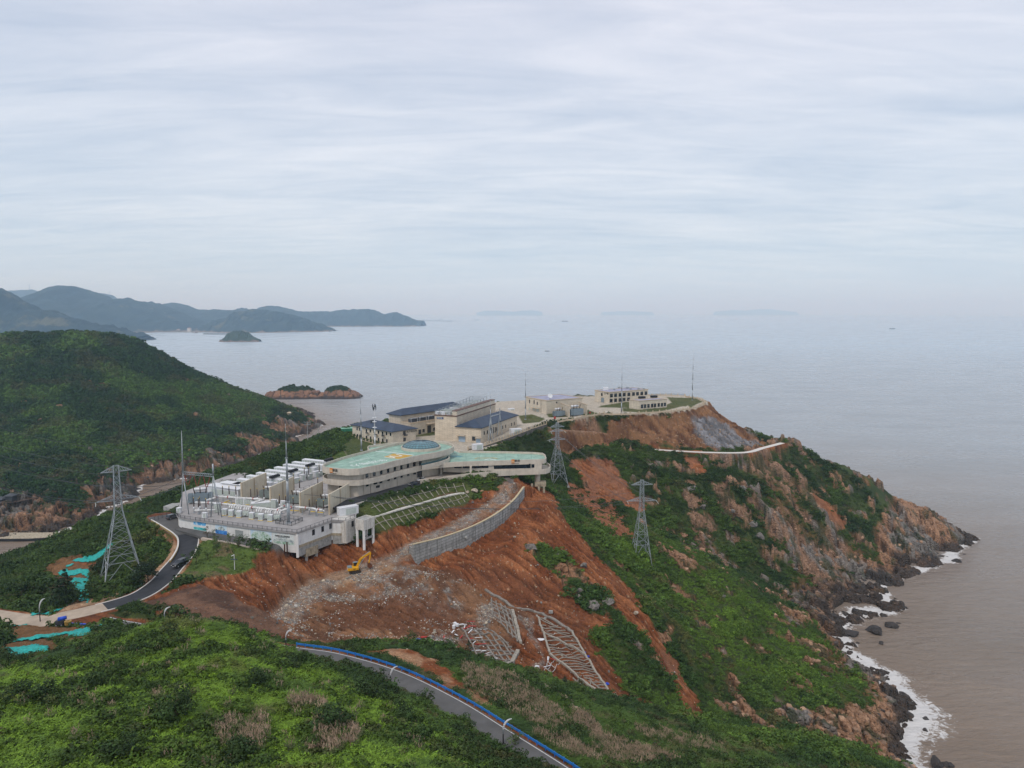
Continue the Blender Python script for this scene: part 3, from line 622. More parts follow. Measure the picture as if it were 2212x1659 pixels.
FM = far_mat('hazed_hill_cover', (.010, .024, .032), (.028, .046, .048), (.20, .15, .11), 30)  # hill greens shifted to blue, distance haze mixed into the colour
IM = far_mat('island_cover', (.018, .030, .014), (.040, .060, .025), (.17, .115, .085), 22)
def far_hill(name, sil, D, depth, amp, seed, kind='structure', m=None, res=240, label=None, cat=None, rough=1.0):
    """a hill whose crest follows the silhouette at distance D, falling to the sea in front and behind"""
    xs = np.array([atd(a, b, D)[0] for a, b in sil]); zs = np.array([atd(a, b, D)[2] for a, b in sil])
    gx = np.linspace(xs[0], xs[-1], res); cz_ = np.interp(gx, xs, zs); cz_ = np.maximum(cz_ + (fbm(gx / (depth * .09), gx * 0, 4, seed + 9) - .5) * amp * .30 * (cz_ > 12), -6)
    nv = 71; v = np.linspace(-1, 1, nv); U, Vv = np.meshgrid(gx, v, indexing='ij'); CZ = np.repeat(cz_[:, None], nv, 1)
    mx = zs.max(); w = depth * (0.25 + .75 * np.clip(CZ / mx, 0, 1) ** .6)
    yy = D + Vv * w + (fbm(U / (depth * .5), Vv * 0, 3, seed) - .5) * depth * .25 * (1 - .0 * np.abs(Vv))
    prof = np.clip(1 - np.abs(Vv) ** 1.35, 0, 1)
    rn = 1 - np.abs(2 * fbm(U / (depth * .30), yy / (depth * .45), 5, seed + 3) - 1)
    zz_ = CZ * prof + (rn - .75) * amp * np.clip(np.abs(Vv) * 3, 0, 1) * (1 - np.abs(Vv)) * 2.2 + (fbm(U / (depth * .05), yy / (depth * .05), 4, seed + 5) - .5) * amp * .22 * rough
    zz_ = np.where(np.abs(Vv) > .97, -8, zz_)
    q = np.arange(U.size).reshape(U.shape); q = np.stack([q[:-1, :-1], q[1:, :-1], q[1:, 1:], q[:-1, 1:]], -1).reshape(-1, 4)
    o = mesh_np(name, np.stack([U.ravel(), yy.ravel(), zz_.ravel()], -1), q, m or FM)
    tag(o, label, cat, kind=kind); return o
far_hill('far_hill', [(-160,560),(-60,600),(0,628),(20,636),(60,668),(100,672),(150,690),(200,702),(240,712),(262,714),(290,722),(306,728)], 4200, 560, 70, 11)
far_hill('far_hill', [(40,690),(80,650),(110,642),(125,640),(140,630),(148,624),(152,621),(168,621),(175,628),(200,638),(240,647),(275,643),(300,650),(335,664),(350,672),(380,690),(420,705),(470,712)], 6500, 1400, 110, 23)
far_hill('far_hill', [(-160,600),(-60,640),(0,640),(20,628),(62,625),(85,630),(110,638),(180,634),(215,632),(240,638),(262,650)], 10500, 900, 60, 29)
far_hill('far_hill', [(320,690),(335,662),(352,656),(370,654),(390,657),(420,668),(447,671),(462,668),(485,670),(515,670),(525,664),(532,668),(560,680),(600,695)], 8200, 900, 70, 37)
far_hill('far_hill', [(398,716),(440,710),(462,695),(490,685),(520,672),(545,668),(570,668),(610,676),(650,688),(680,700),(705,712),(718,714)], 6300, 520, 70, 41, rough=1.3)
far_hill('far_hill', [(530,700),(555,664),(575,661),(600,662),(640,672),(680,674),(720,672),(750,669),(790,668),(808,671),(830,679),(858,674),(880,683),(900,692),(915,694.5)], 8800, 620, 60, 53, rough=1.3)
far_hill('islet', [(476,735),(484,729),(492,720),(503,715),(520,714),(536,718),(548,728),(562,735)], 4050, 60, 16, 61, m=IM, label='small dark wooded island with a rocky foot, before the far hills', cat='island', kind=None)
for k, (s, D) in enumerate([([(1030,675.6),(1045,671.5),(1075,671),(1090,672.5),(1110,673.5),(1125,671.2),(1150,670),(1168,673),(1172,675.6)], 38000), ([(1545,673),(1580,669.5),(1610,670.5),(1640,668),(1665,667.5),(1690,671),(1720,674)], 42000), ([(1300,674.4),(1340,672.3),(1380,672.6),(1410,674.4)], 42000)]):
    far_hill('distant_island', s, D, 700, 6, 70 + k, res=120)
# the two-humped rocky islet off the inlet
def islet():
    n, mv = 260, 110; gx = np.linspace(-486, -286, n); D0 = 1378; gy = np.linspace(-34, 34, mv); U, Vv = np.meshgrid(gx, gy, indexing='ij')
    pr = [(573,862),(580,846),(598,840),(620,833),(650,831),(680,843),(700,845),(712,833),(735,832),(755,840),(772,850),(783,858)]
    xs = [atd(a, b, D0)[0] for a, b in pr]; zs = [atd(a, b, D0)[2] for a, b in pr]
    cz_ = np.interp(U, xs, zs); rim = np.clip(1 - (np.abs(Vv) / 34) ** 2.6, 0, 1)
    f1, f2, idv = worley(U / 13, Vv / 13, 3); g1, g2, idg = worley(U / 5, Vv / 5, 9)
    z = cz_ * rim + (idv - .55) * 5 * rim + (idg - .5) * 2 - (1 - sstep(0, .2, f2 - f1)) * 2.5 * rim - 1.2 - (1 - rim) * 5
    n_ = fbm(U / 6, Vv / 6, 4, 5)
    c = lerp(c3(.38, .20, .115), c3(.24, .135, .09), idv.ravel()); c = lerp(c, c3(.09, .07, .055), ((f2 - f1) < .08).ravel() * .8)
    c = lerp(c, c3(.05, .042, .038), (1 - sstep(2, 7, z + (n_ - .5) * 6)).ravel() * .9)
    g = sstep(.0, 1.5, z - 13 + (n_ - .5) * 9 - 100 * (U > xs[9]) - 100 * (U < xs[2]) - 6 * ((U > xs[5]) & (U < xs[6])))
    c = lerp(c, c3(.025, .045, .016), g.ravel())
    z = z + g * (n_ - .3) * 4
    q = np.arange(U.size).reshape(U.shape); q = np.stack([q[:-1, :-1], q[1:, :-1], q[1:, 1:], q[:-1, 1:]], -1).reshape(-1, 4)
    o = mesh_np('islet', np.stack([U.ravel(), (D0 + Vv).ravel(), z.ravel()], -1), q, gm)
    col_attr(o.data, 'albedo', c); col_attr(o.data, 'masks', np.stack([np.ones(c.shape[0])] * 3, -1))
    tag(o, 'orange rocky islet with two dark green humps rising from the sea off the inlet', 'island')
islet()
# ------------------------------------------------------------------ vegetation: leaf clumps scattered through the cover
PROTO = {}
def leaf_mat(name, rough=.75, var=.45, base=None):
    m = bpy.data.materials.new(name); m.use_nodes = True; t = m.node_tree; b = t.nodes['Principled BSDF']; b.inputs['Roughness'].default_value = rough; b.inputs['Specular IOR Level'].default_value = .25
    v = N(t, 'ShaderNodeAttribute'); v.attribute_name = 'leafv'
    if base is None:
        a = N(t, 'ShaderNodeAttribute'); a.attribute_type = 'INSTANCER'; a.attribute_name = 'tint'; src = a.outputs['Color']
    else:
        ge = N(t, 'ShaderNodeNewGeometry'); src = mix_n(t, ramp_n(t, noise_n(t, ge.outputs['Position'], .9, 4, .6), [(.35, 0.0), (.65, 1.0)]), base[0], base[1])
    c = mix_n(t, 1.0, src, v.outputs['Color'], 'MULTIPLY')
    L(t, c, b.inputs['Base Color']); return m
LEAF = leaf_mat('leaf_clump')
def leaf_mesh(name, P, Nn, size, asp, seed, colf=None, up=None, mat_=None):
    """n quads of given size centred at P, facing Nn"""
    r = np.random.RandomState(seed); n = len(P)
    Nn = Nn / np.linalg.norm(Nn, axis=1, keepdims=True)
    T = r.normal(size=(n, 3)) if up is None else up + r.normal(size=(n, 3)) * .25
    T -= (T * Nn).sum(1, keepdims=True) * Nn; T /= np.linalg.norm(T, axis=1, keepdims=True) + 1e-9
    B = np.cross(Nn, T); s = size * r.uniform(.6, 1.3, (n, 1)) if np.isscalar(size) else size[:, None]
    a = P + T * s; b_ = P + B * s * asp; c = P - T * s * .8; d = P - B * s * asp
    V = np.stack([a, b_, c, d], 1).reshape(-1, 3)
    q = np.arange(4 * n).reshape(n, 4)
    me = bpy.data.meshes.new(name); o_ = mesh_np(name, V, q, mat_ or LEAF, smooth=False); me = o_.data
    cv = np.repeat((colf if colf is not None else np.repeat(r.uniform(.55, 1.5, (n, 1)), 3, 1)), 4, 0); col_attr(me, 'leafv', cv)
    COL.objects.unlink(o_); return o_
def shrub_proto(name, n, leaf, seed, flat=.8, lobes=6, asp=.55):
    r = np.random.RandomState(seed); C = r.normal(size=(lobes, 3)) * (.42, .42, .22) + (0, 0, .38 * flat); rad = r.uniform(.28, .5, lobes)
    k = r.randint(0, lobes, n); d = r.normal(size=(n, 3)); d[:, 2] = np.abs(d[:, 2]) * .9 - .15; d /= np.linalg.norm(d, axis=1, keepdims=True)
    P = C[k] + d * (rad[k] * r.uniform(.7, 1.08, n))[:, None] * (1, 1, flat); P[:, 2] = np.maximum(P[:, 2], .0)
    Nn = d + r.normal(size=(n, 3)) * .45 + (0, 0, .35)
    tone = r.uniform(.6, 1.45, lobes)[k] * r.uniform(.7, 1.3, n)
    return leaf_mesh(name, P, Nn, leaf, asp, seed + 1, np.stack([tone * r.uniform(.9, 1.15, n), tone, tone * .9], 1))
def fern_proto(name, fr, seed, L_=.55, w=.10, rise=.5):
    r = np.random.RandomState(seed); P = []; Nn = []; T = []; S_ = []
    for i in range(fr):
        a = r.uniform(0, 6.283); el = r.uniform(.3, 1.0); ln = L_ * r.uniform(.7, 1.2); bx, by = r.normal(size=2) * .25
        for k in range(4):
            t_ = (k + .5) / 4; z_ = rise * ln * (math.sin(t_ * 2.2)) * el + .05
            P.append((bx + math.cos(a) * ln * t_, by + math.sin(a) * ln * t_, z_)); Nn.append((-math.cos(a) * .3 * (1 - t_), -math.sin(a) * .3 * (1 - t_), 1)); T.append((math.cos(a), math.sin(a), .35 - t_ * .6)); S_.append(ln * .16 * (1.25 - t_ * .5))
    P = np.array(P); n = len(P); tone = r.uniform(.75, 1.35, n)
    return leaf_mesh(name, P, np.array(Nn) + r.normal(size=(n, 3)) * .12, np.array(S_), w * 6, seed, np.stack([tone] * 3, 1), np.array(T))
def grass_proto(name, nb, npl, seed):
    r = np.random.RandomState(seed); P = []; Nn = []; T = []; S_ = []; Cc = []; 
    for i in range(nb):
        a = r.uniform(0, 6.283); ln = r.uniform(.6, 1.1); d = np.array((math.cos(a), math.sin(a), 0))
        for k in range(3):
            t_ = (k + .5) / 3; P.append(d * ln * .65 * t_ ** 1.5 + (0, 0, ln * .85 * math.sin(t_ * 1.8))); T.append(d * (.3 + t_ * .7) + (0, 0, 1 - t_ * 1.3)); Nn.append(np.cross(T[-1], (-d[1], d[0], 0))); S_.append(ln * .2); Cc.append((r.uniform(.8, 1.3),) * 3)
    for i in range(npl):
        a = r.uniform(0, 6.283); ln = r.uniform(1.15, 1.6); d = np.array((math.cos(a), math.sin(a), 0)) * r.uniform(.1, .45)
        for k in range(3):
            P.append(d * ln + (0, 0, ln - .3 + .13 * k) + r.normal(size=3) * .03); T.append(d + (0, 0, 1)); Nn.append((r.normal(), -1, .2)); S_.append(.13); Cc.append((6.4, 3.6, 9.0))
    return leaf_mesh(name, np.array(P), np.array(Nn), np.array(S_), .28, seed, np.array(Cc), np.array(T))
protos = {
 'shrub': [shrub_proto('shrub_leaves', 260, .115, 10 + i, .8, 6) for i in range(5)],
 'bush': [shrub_proto('bush_leaves', 130, .17, 30 + i, .75, 6) for i in range(4)],
 'crown': [shrub_proto('crown_leaves', 90, .20, 50 + i, .8, 5) for i in range(4)],
 'fern': [fern_proto('fern_fronds', 16, 70 + i) for i in range(4)],
 'plume': [grass_proto('plume_grass', 26, 9, 90 + i) for i in range(3)],
 'tuft': [grass_proto('grass_blades', 22, 0, 95 + i) for i in range(3)],
}
def scatter(name, kind, pts, scl, tint, seed=1, flat=1.0):
    """one ground-cover object: clumps instanced on a point cloud"""
    r = np.random.RandomState(seed); n = len(pts)
    me = bpy.data.meshes.new(name); me.vertices.add(n); me.vertices.foreach_set('co', np.asarray(pts, np.float32).ravel())
    for nm, arr, ty in (('scl', scl, 'FLOAT'), ('yaw', r.uniform(0, 6.283, n), 'FLOAT')):
        a = me.attributes.new(nm, ty, 'POINT'); a.data.foreach_set('value', np.asarray(arr, np.float32))
    a = me.attributes.new('pick', 'INT', 'POINT'); a.data.foreach_set('value', r.randint(0, len(protos[kind]), n).astype(np.int32))
    col_attr(me, 'tint', np.asarray(tint))
    o = bpy.data.objects.new(name, me); COL.objects.link(o); tag(o, kind='stuff')
    pc = bpy.data.collections.get('clumps_' + kind)
    if not pc:
        pc = bpy.data.collections.new('clumps_' + kind)
        for p in protos[kind]: pc.objects.link(p)
    g = bpy.data.node_groups.new(name + '_scatter', 'GeometryNodeTree')
    g.interface.new_socket('Geometry', in_out='INPUT', socket_type='NodeSocketGeometry'); g.interface.new_socket('Geometry', in_out='OUTPUT', socket_type='NodeSocketGeometry')
    gi = g.nodes.new('NodeGroupInput'); gout = g.nodes.new('NodeGroupOutput'); ci = g.nodes.new('GeometryNodeCollectionInfo'); ci.inputs[0].default_value = pc; ci.inputs[1].default_value = True; ci.inputs[2].default_value = True
    ip = g.nodes.new('GeometryNodeInstanceOnPoints'); ip.inputs['Pick Instance'].default_value = True
    def nat(nm, ty):
        q = g.nodes.new('GeometryNodeInputNamedAttribute'); q.data_type = ty; q.inputs[0].default_value = nm; return q.outputs[0]
    g.links.new(gi.outputs[0], ip.inputs['Points']); g.links.new(ci.outputs[0], ip.inputs['Instance']); g.links.new(nat('pick', 'INT'), ip.inputs['Instance Index'])
    cr = g.nodes.new('ShaderNodeCombineXYZ'); g.links.new(nat('yaw', 'FLOAT'), cr.inputs[2]); g.links.new(cr.outputs[0], ip.inputs['Rotation'])
    cs = g.nodes.new('ShaderNodeCombineXYZ'); sc = nat('scl', 'FLOAT'); g.links.new(sc, cs.inputs[0]); g.links.new(sc, cs.inputs[1])
    mm = g.nodes.new('ShaderNodeMath'); mm.operation = 'MULTIPLY'; g.links.new(sc, mm.inputs[0]); mm.inputs[1].default_value = flat; g.links.new(mm.outputs[0], cs.inputs[2]); g.links.new(cs.outputs[0], ip.inputs['Scale'])
    g.links.new(ip.outputs[0], gout.inputs[0])
    md = o.modifiers.new('scatter', 'NODES'); md.node_group = g
    return o
_vm = veg.reshape(sh); _fl = (np.maximum.reduce([terr, lawn, lawn2])).reshape(sh); _rk = rock.reshape(sh); _so = soil.reshape(sh)
def msample(G, xs, ys):
    r = np.hypot(xs, ys); a = np.arctan2(xs, ys)
    i = np.clip(np.round((np.log(r) - math.log(26)) / (math.log(1450) - math.log(26)) * (len(RD) - 1)).astype(int), 0, len(RD) - 1)
    j = np.clip(np.round((a - AZ[0]) / (AZ[-1] - AZ[0]) * (len(AZ) - 1)).astype(int), 0, len(AZ) - 1)
    return G[i, j]
def cand(n, d0, d1, seed, az0=-44, az1=44, pw=1.0):
    r = np.random.RandomState(seed); u = r.uniform(0, 1, n); rr_ = (d0 ** pw + u * (d1 ** pw - d0 ** pw)) ** (1 / pw) if pw else d0 * (d1 / d0) ** u
    a = np.radians(r.uniform(az0, az1, n)); return rr_ * np.sin(a), rr_ * np.cos(a), r
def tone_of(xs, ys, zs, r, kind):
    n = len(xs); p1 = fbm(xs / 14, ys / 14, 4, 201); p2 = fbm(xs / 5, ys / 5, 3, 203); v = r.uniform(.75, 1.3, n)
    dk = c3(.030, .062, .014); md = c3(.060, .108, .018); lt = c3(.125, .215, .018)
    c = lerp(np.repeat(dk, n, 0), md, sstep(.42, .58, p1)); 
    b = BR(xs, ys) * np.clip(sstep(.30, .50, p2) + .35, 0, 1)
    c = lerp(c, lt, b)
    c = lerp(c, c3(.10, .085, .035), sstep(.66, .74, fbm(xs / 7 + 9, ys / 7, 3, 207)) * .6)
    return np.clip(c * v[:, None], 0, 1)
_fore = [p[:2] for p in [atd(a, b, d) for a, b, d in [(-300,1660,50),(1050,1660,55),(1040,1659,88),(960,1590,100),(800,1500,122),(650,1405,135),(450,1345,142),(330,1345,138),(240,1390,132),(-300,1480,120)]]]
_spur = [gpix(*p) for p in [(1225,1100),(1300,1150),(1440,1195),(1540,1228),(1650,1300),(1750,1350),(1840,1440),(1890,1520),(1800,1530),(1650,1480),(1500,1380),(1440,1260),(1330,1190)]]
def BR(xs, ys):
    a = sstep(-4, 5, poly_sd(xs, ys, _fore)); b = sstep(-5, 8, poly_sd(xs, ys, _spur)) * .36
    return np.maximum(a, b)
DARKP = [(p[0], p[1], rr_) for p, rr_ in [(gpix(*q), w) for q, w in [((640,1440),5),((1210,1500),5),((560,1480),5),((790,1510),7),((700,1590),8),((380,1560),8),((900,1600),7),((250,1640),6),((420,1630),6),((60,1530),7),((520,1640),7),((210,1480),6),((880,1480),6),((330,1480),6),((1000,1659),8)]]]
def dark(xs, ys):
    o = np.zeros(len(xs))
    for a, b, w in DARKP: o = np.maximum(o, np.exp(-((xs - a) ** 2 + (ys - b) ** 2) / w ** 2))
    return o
def clear_roads(xs, ys, pad=0.0):
    k = np.ones(len(xs), bool)
    for P, w in ((NEAR_ROAD, 5.2), (LEFT_ROAD, 5.0), (HEAD_ROAD, 3.4)): k &= pl_dist(xs, ys, P)[0] > w + pad
    return k
# near: fern carpet and shrubs
xs, ys, r = cand(95000, 52, 185, 1, pw=1.15)
keep = (r.uniform(size=len(xs)) < msample(_vm, xs, ys)) & (msample(_fl, xs, ys) < .4) & clear_roads(xs, ys, .1)
xs, ys = xs[keep], ys[keep]; zs = fine_at(xs, ys); d = np.hypot(xs, ys)
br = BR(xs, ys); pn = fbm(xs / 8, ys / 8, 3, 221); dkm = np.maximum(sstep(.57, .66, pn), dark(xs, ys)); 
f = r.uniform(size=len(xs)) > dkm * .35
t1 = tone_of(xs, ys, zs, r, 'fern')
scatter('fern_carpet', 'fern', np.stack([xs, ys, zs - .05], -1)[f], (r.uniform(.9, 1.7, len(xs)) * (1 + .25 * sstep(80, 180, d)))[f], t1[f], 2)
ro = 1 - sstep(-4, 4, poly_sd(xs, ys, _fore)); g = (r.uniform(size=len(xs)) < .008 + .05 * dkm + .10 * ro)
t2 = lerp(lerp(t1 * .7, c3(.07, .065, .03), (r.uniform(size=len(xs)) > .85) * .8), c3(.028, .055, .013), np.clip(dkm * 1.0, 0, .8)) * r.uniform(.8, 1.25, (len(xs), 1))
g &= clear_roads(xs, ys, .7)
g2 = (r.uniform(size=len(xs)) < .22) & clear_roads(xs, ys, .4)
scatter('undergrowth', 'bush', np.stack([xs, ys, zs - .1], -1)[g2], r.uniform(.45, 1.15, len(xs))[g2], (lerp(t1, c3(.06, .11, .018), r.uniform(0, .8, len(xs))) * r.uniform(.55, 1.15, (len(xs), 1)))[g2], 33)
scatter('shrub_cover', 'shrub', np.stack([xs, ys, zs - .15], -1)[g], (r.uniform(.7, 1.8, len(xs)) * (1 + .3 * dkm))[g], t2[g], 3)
# middle distance slopes
xs, ys, r = cand(90000, 180, 560, 5, az0=-44, az1=40, pw=1.3)
keep = (r.uniform(size=len(xs)) < msample(_vm, xs, ys) * 1.0) & (msample(_fl, xs, ys) < .4) & (fine_at(xs, ys) > 2.5) & clear_roads(xs, ys, .9)
xs, ys = xs[keep], ys[keep]; zs = fine_at(xs, ys); d = np.hypot(xs, ys); t1 = tone_of(xs, ys, zs, r, 'bush')
t1 = lerp(t1, t1 * .72, sstep(360, 420, ys) * (xs > 0)); t1 = np.where(((xs < -40))[:, None], lerp(t1, c3(.028, .05, .016), np.full(len(xs), .45)), t1)
pn = fbm(xs / 10, ys / 10, 3, 231)
left = xs < -60
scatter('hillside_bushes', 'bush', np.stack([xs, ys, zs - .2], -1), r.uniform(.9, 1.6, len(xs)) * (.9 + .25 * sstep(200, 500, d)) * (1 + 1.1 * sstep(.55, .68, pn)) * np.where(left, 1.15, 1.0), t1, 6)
# the hill across the inlet
xs, ys, r = cand(60000, 500, 1180, 7, az0=-44, az1=-12, pw=1.4)
keep = (r.uniform(size=len(xs)) < msample(_vm, xs, ys)) & (xs < -250) & (fine_at(xs, ys) > 4)
xs, ys = xs[keep], ys[keep]; zs = fine_at(xs, ys); t1 = tone_of(xs, ys, zs, r, 'crown')
p3 = fbm(xs / 45, ys / 45, 4, 241)
t1 = lerp(c3(.020, .050, .013) * r.uniform(.6, 1.4, (len(xs), 1)), c3(.060, .115, .022) * r.uniform(.6, 1.4, (len(xs), 1)), sstep(.45, .6, p3))
t1 = lerp(t1, c3(.075, .070, .030), sstep(.6, .7, fbm(xs / 20, ys / 20, 3, 243)) * .5)
scatter('woodland_cover', 'crown', np.stack([xs, ys, zs - .5], -1), r.uniform(2.4, 5.8, len(xs)) * (1 + .45 * sstep(60, 120, zs)), t1, 8, 1.05)
# plumed grass
pl = []
for P_, k in [([(1000,1440),(1070,1455),(1180,1520),(1240,1570),(1180,1580),(1100,1540),(1010,1480)], 500), ([(1290,1590),(1330,1600),(1450,1650),(1470,1659),(1350,1659),(1280,1620)], 330), ([(1230,1530),(1260,1545),(1300,1590),(1250,1580)], 160), ([(680,1575),(740,1570),(770,1620),(690,1640)], 130), ([(480,1570),(560,1565),(560,1625),(500,1630)], 90), ([(1150,1590),(1230,1600),(1300,1659),(1210,1640)], 180), ([(640,1520),(700,1530),(690,1550),(640,1545)], 60), ([(1490,1600),(1560,1612),(1560,1640),(1480,1620)], 60), ([(1380,1568),(1480,1600),(1460,1612),(1380,1585)], 90), ([(330,1510),(345,1505),(350,1520),(335,1525)], 6)]:
    G_ = np.array([p[:2] for p in gpoly(P_)]); rs = np.random.RandomState(k); c = rs.uniform(G_.min(0), G_.max(0), (k * 4, 2)); c = c[poly_sd(c[:, 0], c[:, 1], G_) > -1.0][:k]; pl.append(c)
_rs = np.random.RandomState(77); _q = _rs.uniform((-110, 72), (0, 140), (700, 2)); pl.append(_q[poly_sd(_q[:, 0], _q[:, 1], _fore) > 1][:120])
pl = np.concatenate(pl); pl = pl[clear_roads(pl[:, 0], pl[:, 1], .8)]; rs = np.random.RandomState(4)
scatter('plumed_grass', 'plume', np.stack([pl[:, 0], pl[:, 1], fine_at(pl[:, 0], pl[:, 1]) - .05], -1), rs.uniform(.9, 1.5, len(pl)), np.array([.058, .075, .022])[None] * rs.uniform(.8, 1.35, (len(pl), 1)), 9)
# grass of the lawns and of the planted terrace
xs, ys, r = cand(60000, 215, 600, 11, az0=-26, az1=20, pw=1.2)
keep = (msample(_fl, xs, ys) > .5) | ((msample(lawny.reshape(sh), xs, ys) > .5) & (r.uniform(size=len(xs)) < .6)); xs, ys = xs[keep], ys[keep]; zs = fine_at(xs, ys)
scatter('short_grass', 'tuft', np.stack([xs, ys, zs - .03], -1), r.uniform(.35, .9, len(xs)), lerp(c3(.050, .085, .018), c3(.12, .16, .035), sstep(.3, .7, fbm(xs / 4, ys / 4, 3, 251))) * r.uniform(.8, 1.25, (len(xs), 1)), 12)
# ------------------------------------------------------------------ building kit
K54 = 2212 / 4096
def crop(x0, y0, w, iw=2212):
    k = w / iw * K54
    return lambda X, Y: (x0 * K54 + X * k, y0 * K54 + Y * k)
a1 = crop(1280, 1760, 580); a2 = crop(700, 2030, 600); a3 = crop(700, 1850, 600); a4 = crop(1850, 1820, 400, 2141)
a5 = crop(1380, 1560, 400); a6 = crop(1720, 1540, 400); a7 = crop(2080, 1520, 340); a8 = crop(1220, 2080, 340); a9 = crop(2050, 1450, 900)
i2 = crop(600, 1600, 900); i3 = crop(1250, 1700, 1000); i6 = crop(0, 1650, 900, 1493); i1 = crop(1000, 2000, 1500)
def V3(p): return Vector(p)
class MB:
    """collects shapes, builds ONE mesh object"""
    def __init__(s): s.v = []; s.f = []; s.mi = []; s.m = 0
    def add(s, vs, fs):
        b = len(s.v); s.v += [tuple(v) for v in vs]; s.f += [tuple(b + i for i in f) for f in fs]; s.mi += [s.m] * len(fs); return s
    def box(s, c, d, rz=0.0, tilt=None):
        """box centred at c in XY with its BASE at c.z, size d, turned by rz"""
        hx, hy, h = d[0] / 2, d[1] / 2, d[2]; co, si = math.cos(rz), math.sin(rz); vs = []
        for z in (0, h):
            for x, y in ((-hx, -hy), (hx, -hy), (hx, hy), (-hx, hy)):
                vs.append((c[0] + x * co - y * si, c[1] + x * si + y * co, c[2] + z))
        return s.add(vs, [(0,3,2,1),(4,5,6,7),(0,1,5,4),(1,2,6,5),(2,3,7,6),(3,0,4,7)])
    def bar(s, a, b, w, h=None, up=(0, 0, 1)):
        a, b = Vector(a), Vector(b); d = b - a
        if d.length < 1e-6: return s
        d.normalize(); u = Vector(up)
        if abs(d.dot(u)) > .98: u = Vector((1, 0, 0))
        x = d.cross(u).normalized(); y = x.cross(d).normalized(); h = h or w; vs = []
        for p in (a, b):
            for i, j in ((-1, -1), (1, -1), (1, 1), (-1, 1)): vs.append(p + x * (i * w / 2) + y * (j * h / 2))
        return s.add(vs, [(0,3,2,1),(4,5,6,7),(0,1,5,4),(1,2,6,5),(2,3,7,6),(3,0,4,7)])
    def cyl(s, a, b, r0, r1=None, n=10, caps=True):
        a, b = Vector(a), Vector(b); r1 = r0 if r1 is None else r1; d = b - a
        if d.length < 1e-6: return s
        d.normalize(); u = Vector((0, 0, 1)) if abs(d.z) < .9 else Vector((1, 0, 0)); x = d.cross(u).normalized(); y = x.cross(d).normalized(); vs = []
        for p, r in ((a, r0), (b, r1)):
            for k in range(n): t = 2 * math.pi * k / n; vs.append(p + x * (math.cos(t) * r) + y * (math.sin(t) * r))
        fs = [(k, k + n, (k + 1) % n + n, (k + 1) % n) for k in range(n)]
        if caps: fs += [tuple(range(n)), tuple(range(2 * n - 1, n - 1, -1))]
        return s.add(vs, fs)
    def tube(s, pts, r, n=8):
        for p, q in zip(pts[:-1], pts[1:]): s.cyl(p, q, r, r, n)
        return s
    def prism(s, poly, z0, z1):
        n = len(poly); P = [(p[0], p[1]) for p in poly]
        ar = sum(P[i][0] * P[(i+1) % n][1] - P[(i+1) % n][0] * P[i][1] for i in range(n))
        if ar < 0: P = P[::-1]
        Z0 = z0 if isinstance(z0, (list, tuple)) else [z0] * n; Z1 = z1 if isinstance(z1, (list, tuple)) else [z1] * n
        vs = [(x, y, Z0[i]) for i, (x, y) in enumerate(P)] + [(x, y, Z1[i]) for i, (x, y) in enumerate(P)]
        return s.add(vs, [tuple(range(n - 1, -1, -1)), tuple(range(n, 2 * n))] + [(i, (i + 1) % n, (i + 1) % n + n, i + n) for i in range(n)])
    def strip(s, outer, inner, h, closed=False):
        """upright band between two lines of top points, h high"""
        n = len(outer); vs = []
        for o, i in zip(outer, inner): vs += [(o[0], o[1], o[2]), (i[0], i[1], i[2]), (i[0], i[1], i[2] - h), (o[0], o[1], o[2] - h)]
        fs = []
        for k in range(n if closed else n - 1):
            a, b = 4 * k, 4 * ((k + 1) % n)
            for j in range(4): fs.append((a + j, b + j, b + (j + 1) % 4, a + (j + 1) % 4))
        if not closed: fs += [(0, 1, 2, 3), (4*n-4, 4*n-1, 4*n-2, 4*n-3)]
        return s.add(vs, fs)
    def build(s, name, m, parent=None, smooth=False, bev=0.0):
        me = bpy.data.meshes.new(name); me.from_pydata(s.v, [], s.f); ms = m if isinstance(m, (list, tuple)) else [m]
        for q in ms: me.materials.append(q)
        if len(ms) > 1: me.polygons.foreach_set('material_index', s.mi)
        if smooth: me.polygons.foreach_set('use_smooth', [True] * len(me.polygons))
        me.update(); o = bpy.data.objects.new(name, me); COL.objects.link(o)
        if parent is not None: fix_child(o, parent)
        if bev > 0:
            md = o.modifiers.new('bevel', 'BEVEL'); md.width = bev; md.segments = 2; md.limit_method = 'ANGLE'
        return o
def thing(name, label, cat, loc, group=None, rz=0.0):
    o = bpy.data.objects.new(name, None); COL.objects.link(o); o.location = loc; o.rotation_euler = (0, 0, rz); o.empty_display_size = .5
    return tag(o, label, cat, group)
def kids(o): return [c for c in bpy.data.objects if c.parent == o]
def dup(o, loc, rz=None, label=None, cat=None, group=None, scale=None):
    """a copy of a thing built round its own origin, with copies of its parts and sub-parts"""
    r = o.copy(); COL.objects.link(r); r.location = loc
    if rz is not None: r.rotation_euler = (0, 0, rz)
    if scale: r.scale = scale if isinstance(scale, tuple) else (scale,) * 3
    if label: r['label'] = label
    if cat: r['category'] = cat
    if group: r['group'] = group
    for c in kids(o):
        d = c.copy(); COL.objects.link(d); d.parent = r
        for e in kids(c): f = e.copy(); COL.objects.link(f); f.parent = d
    return r
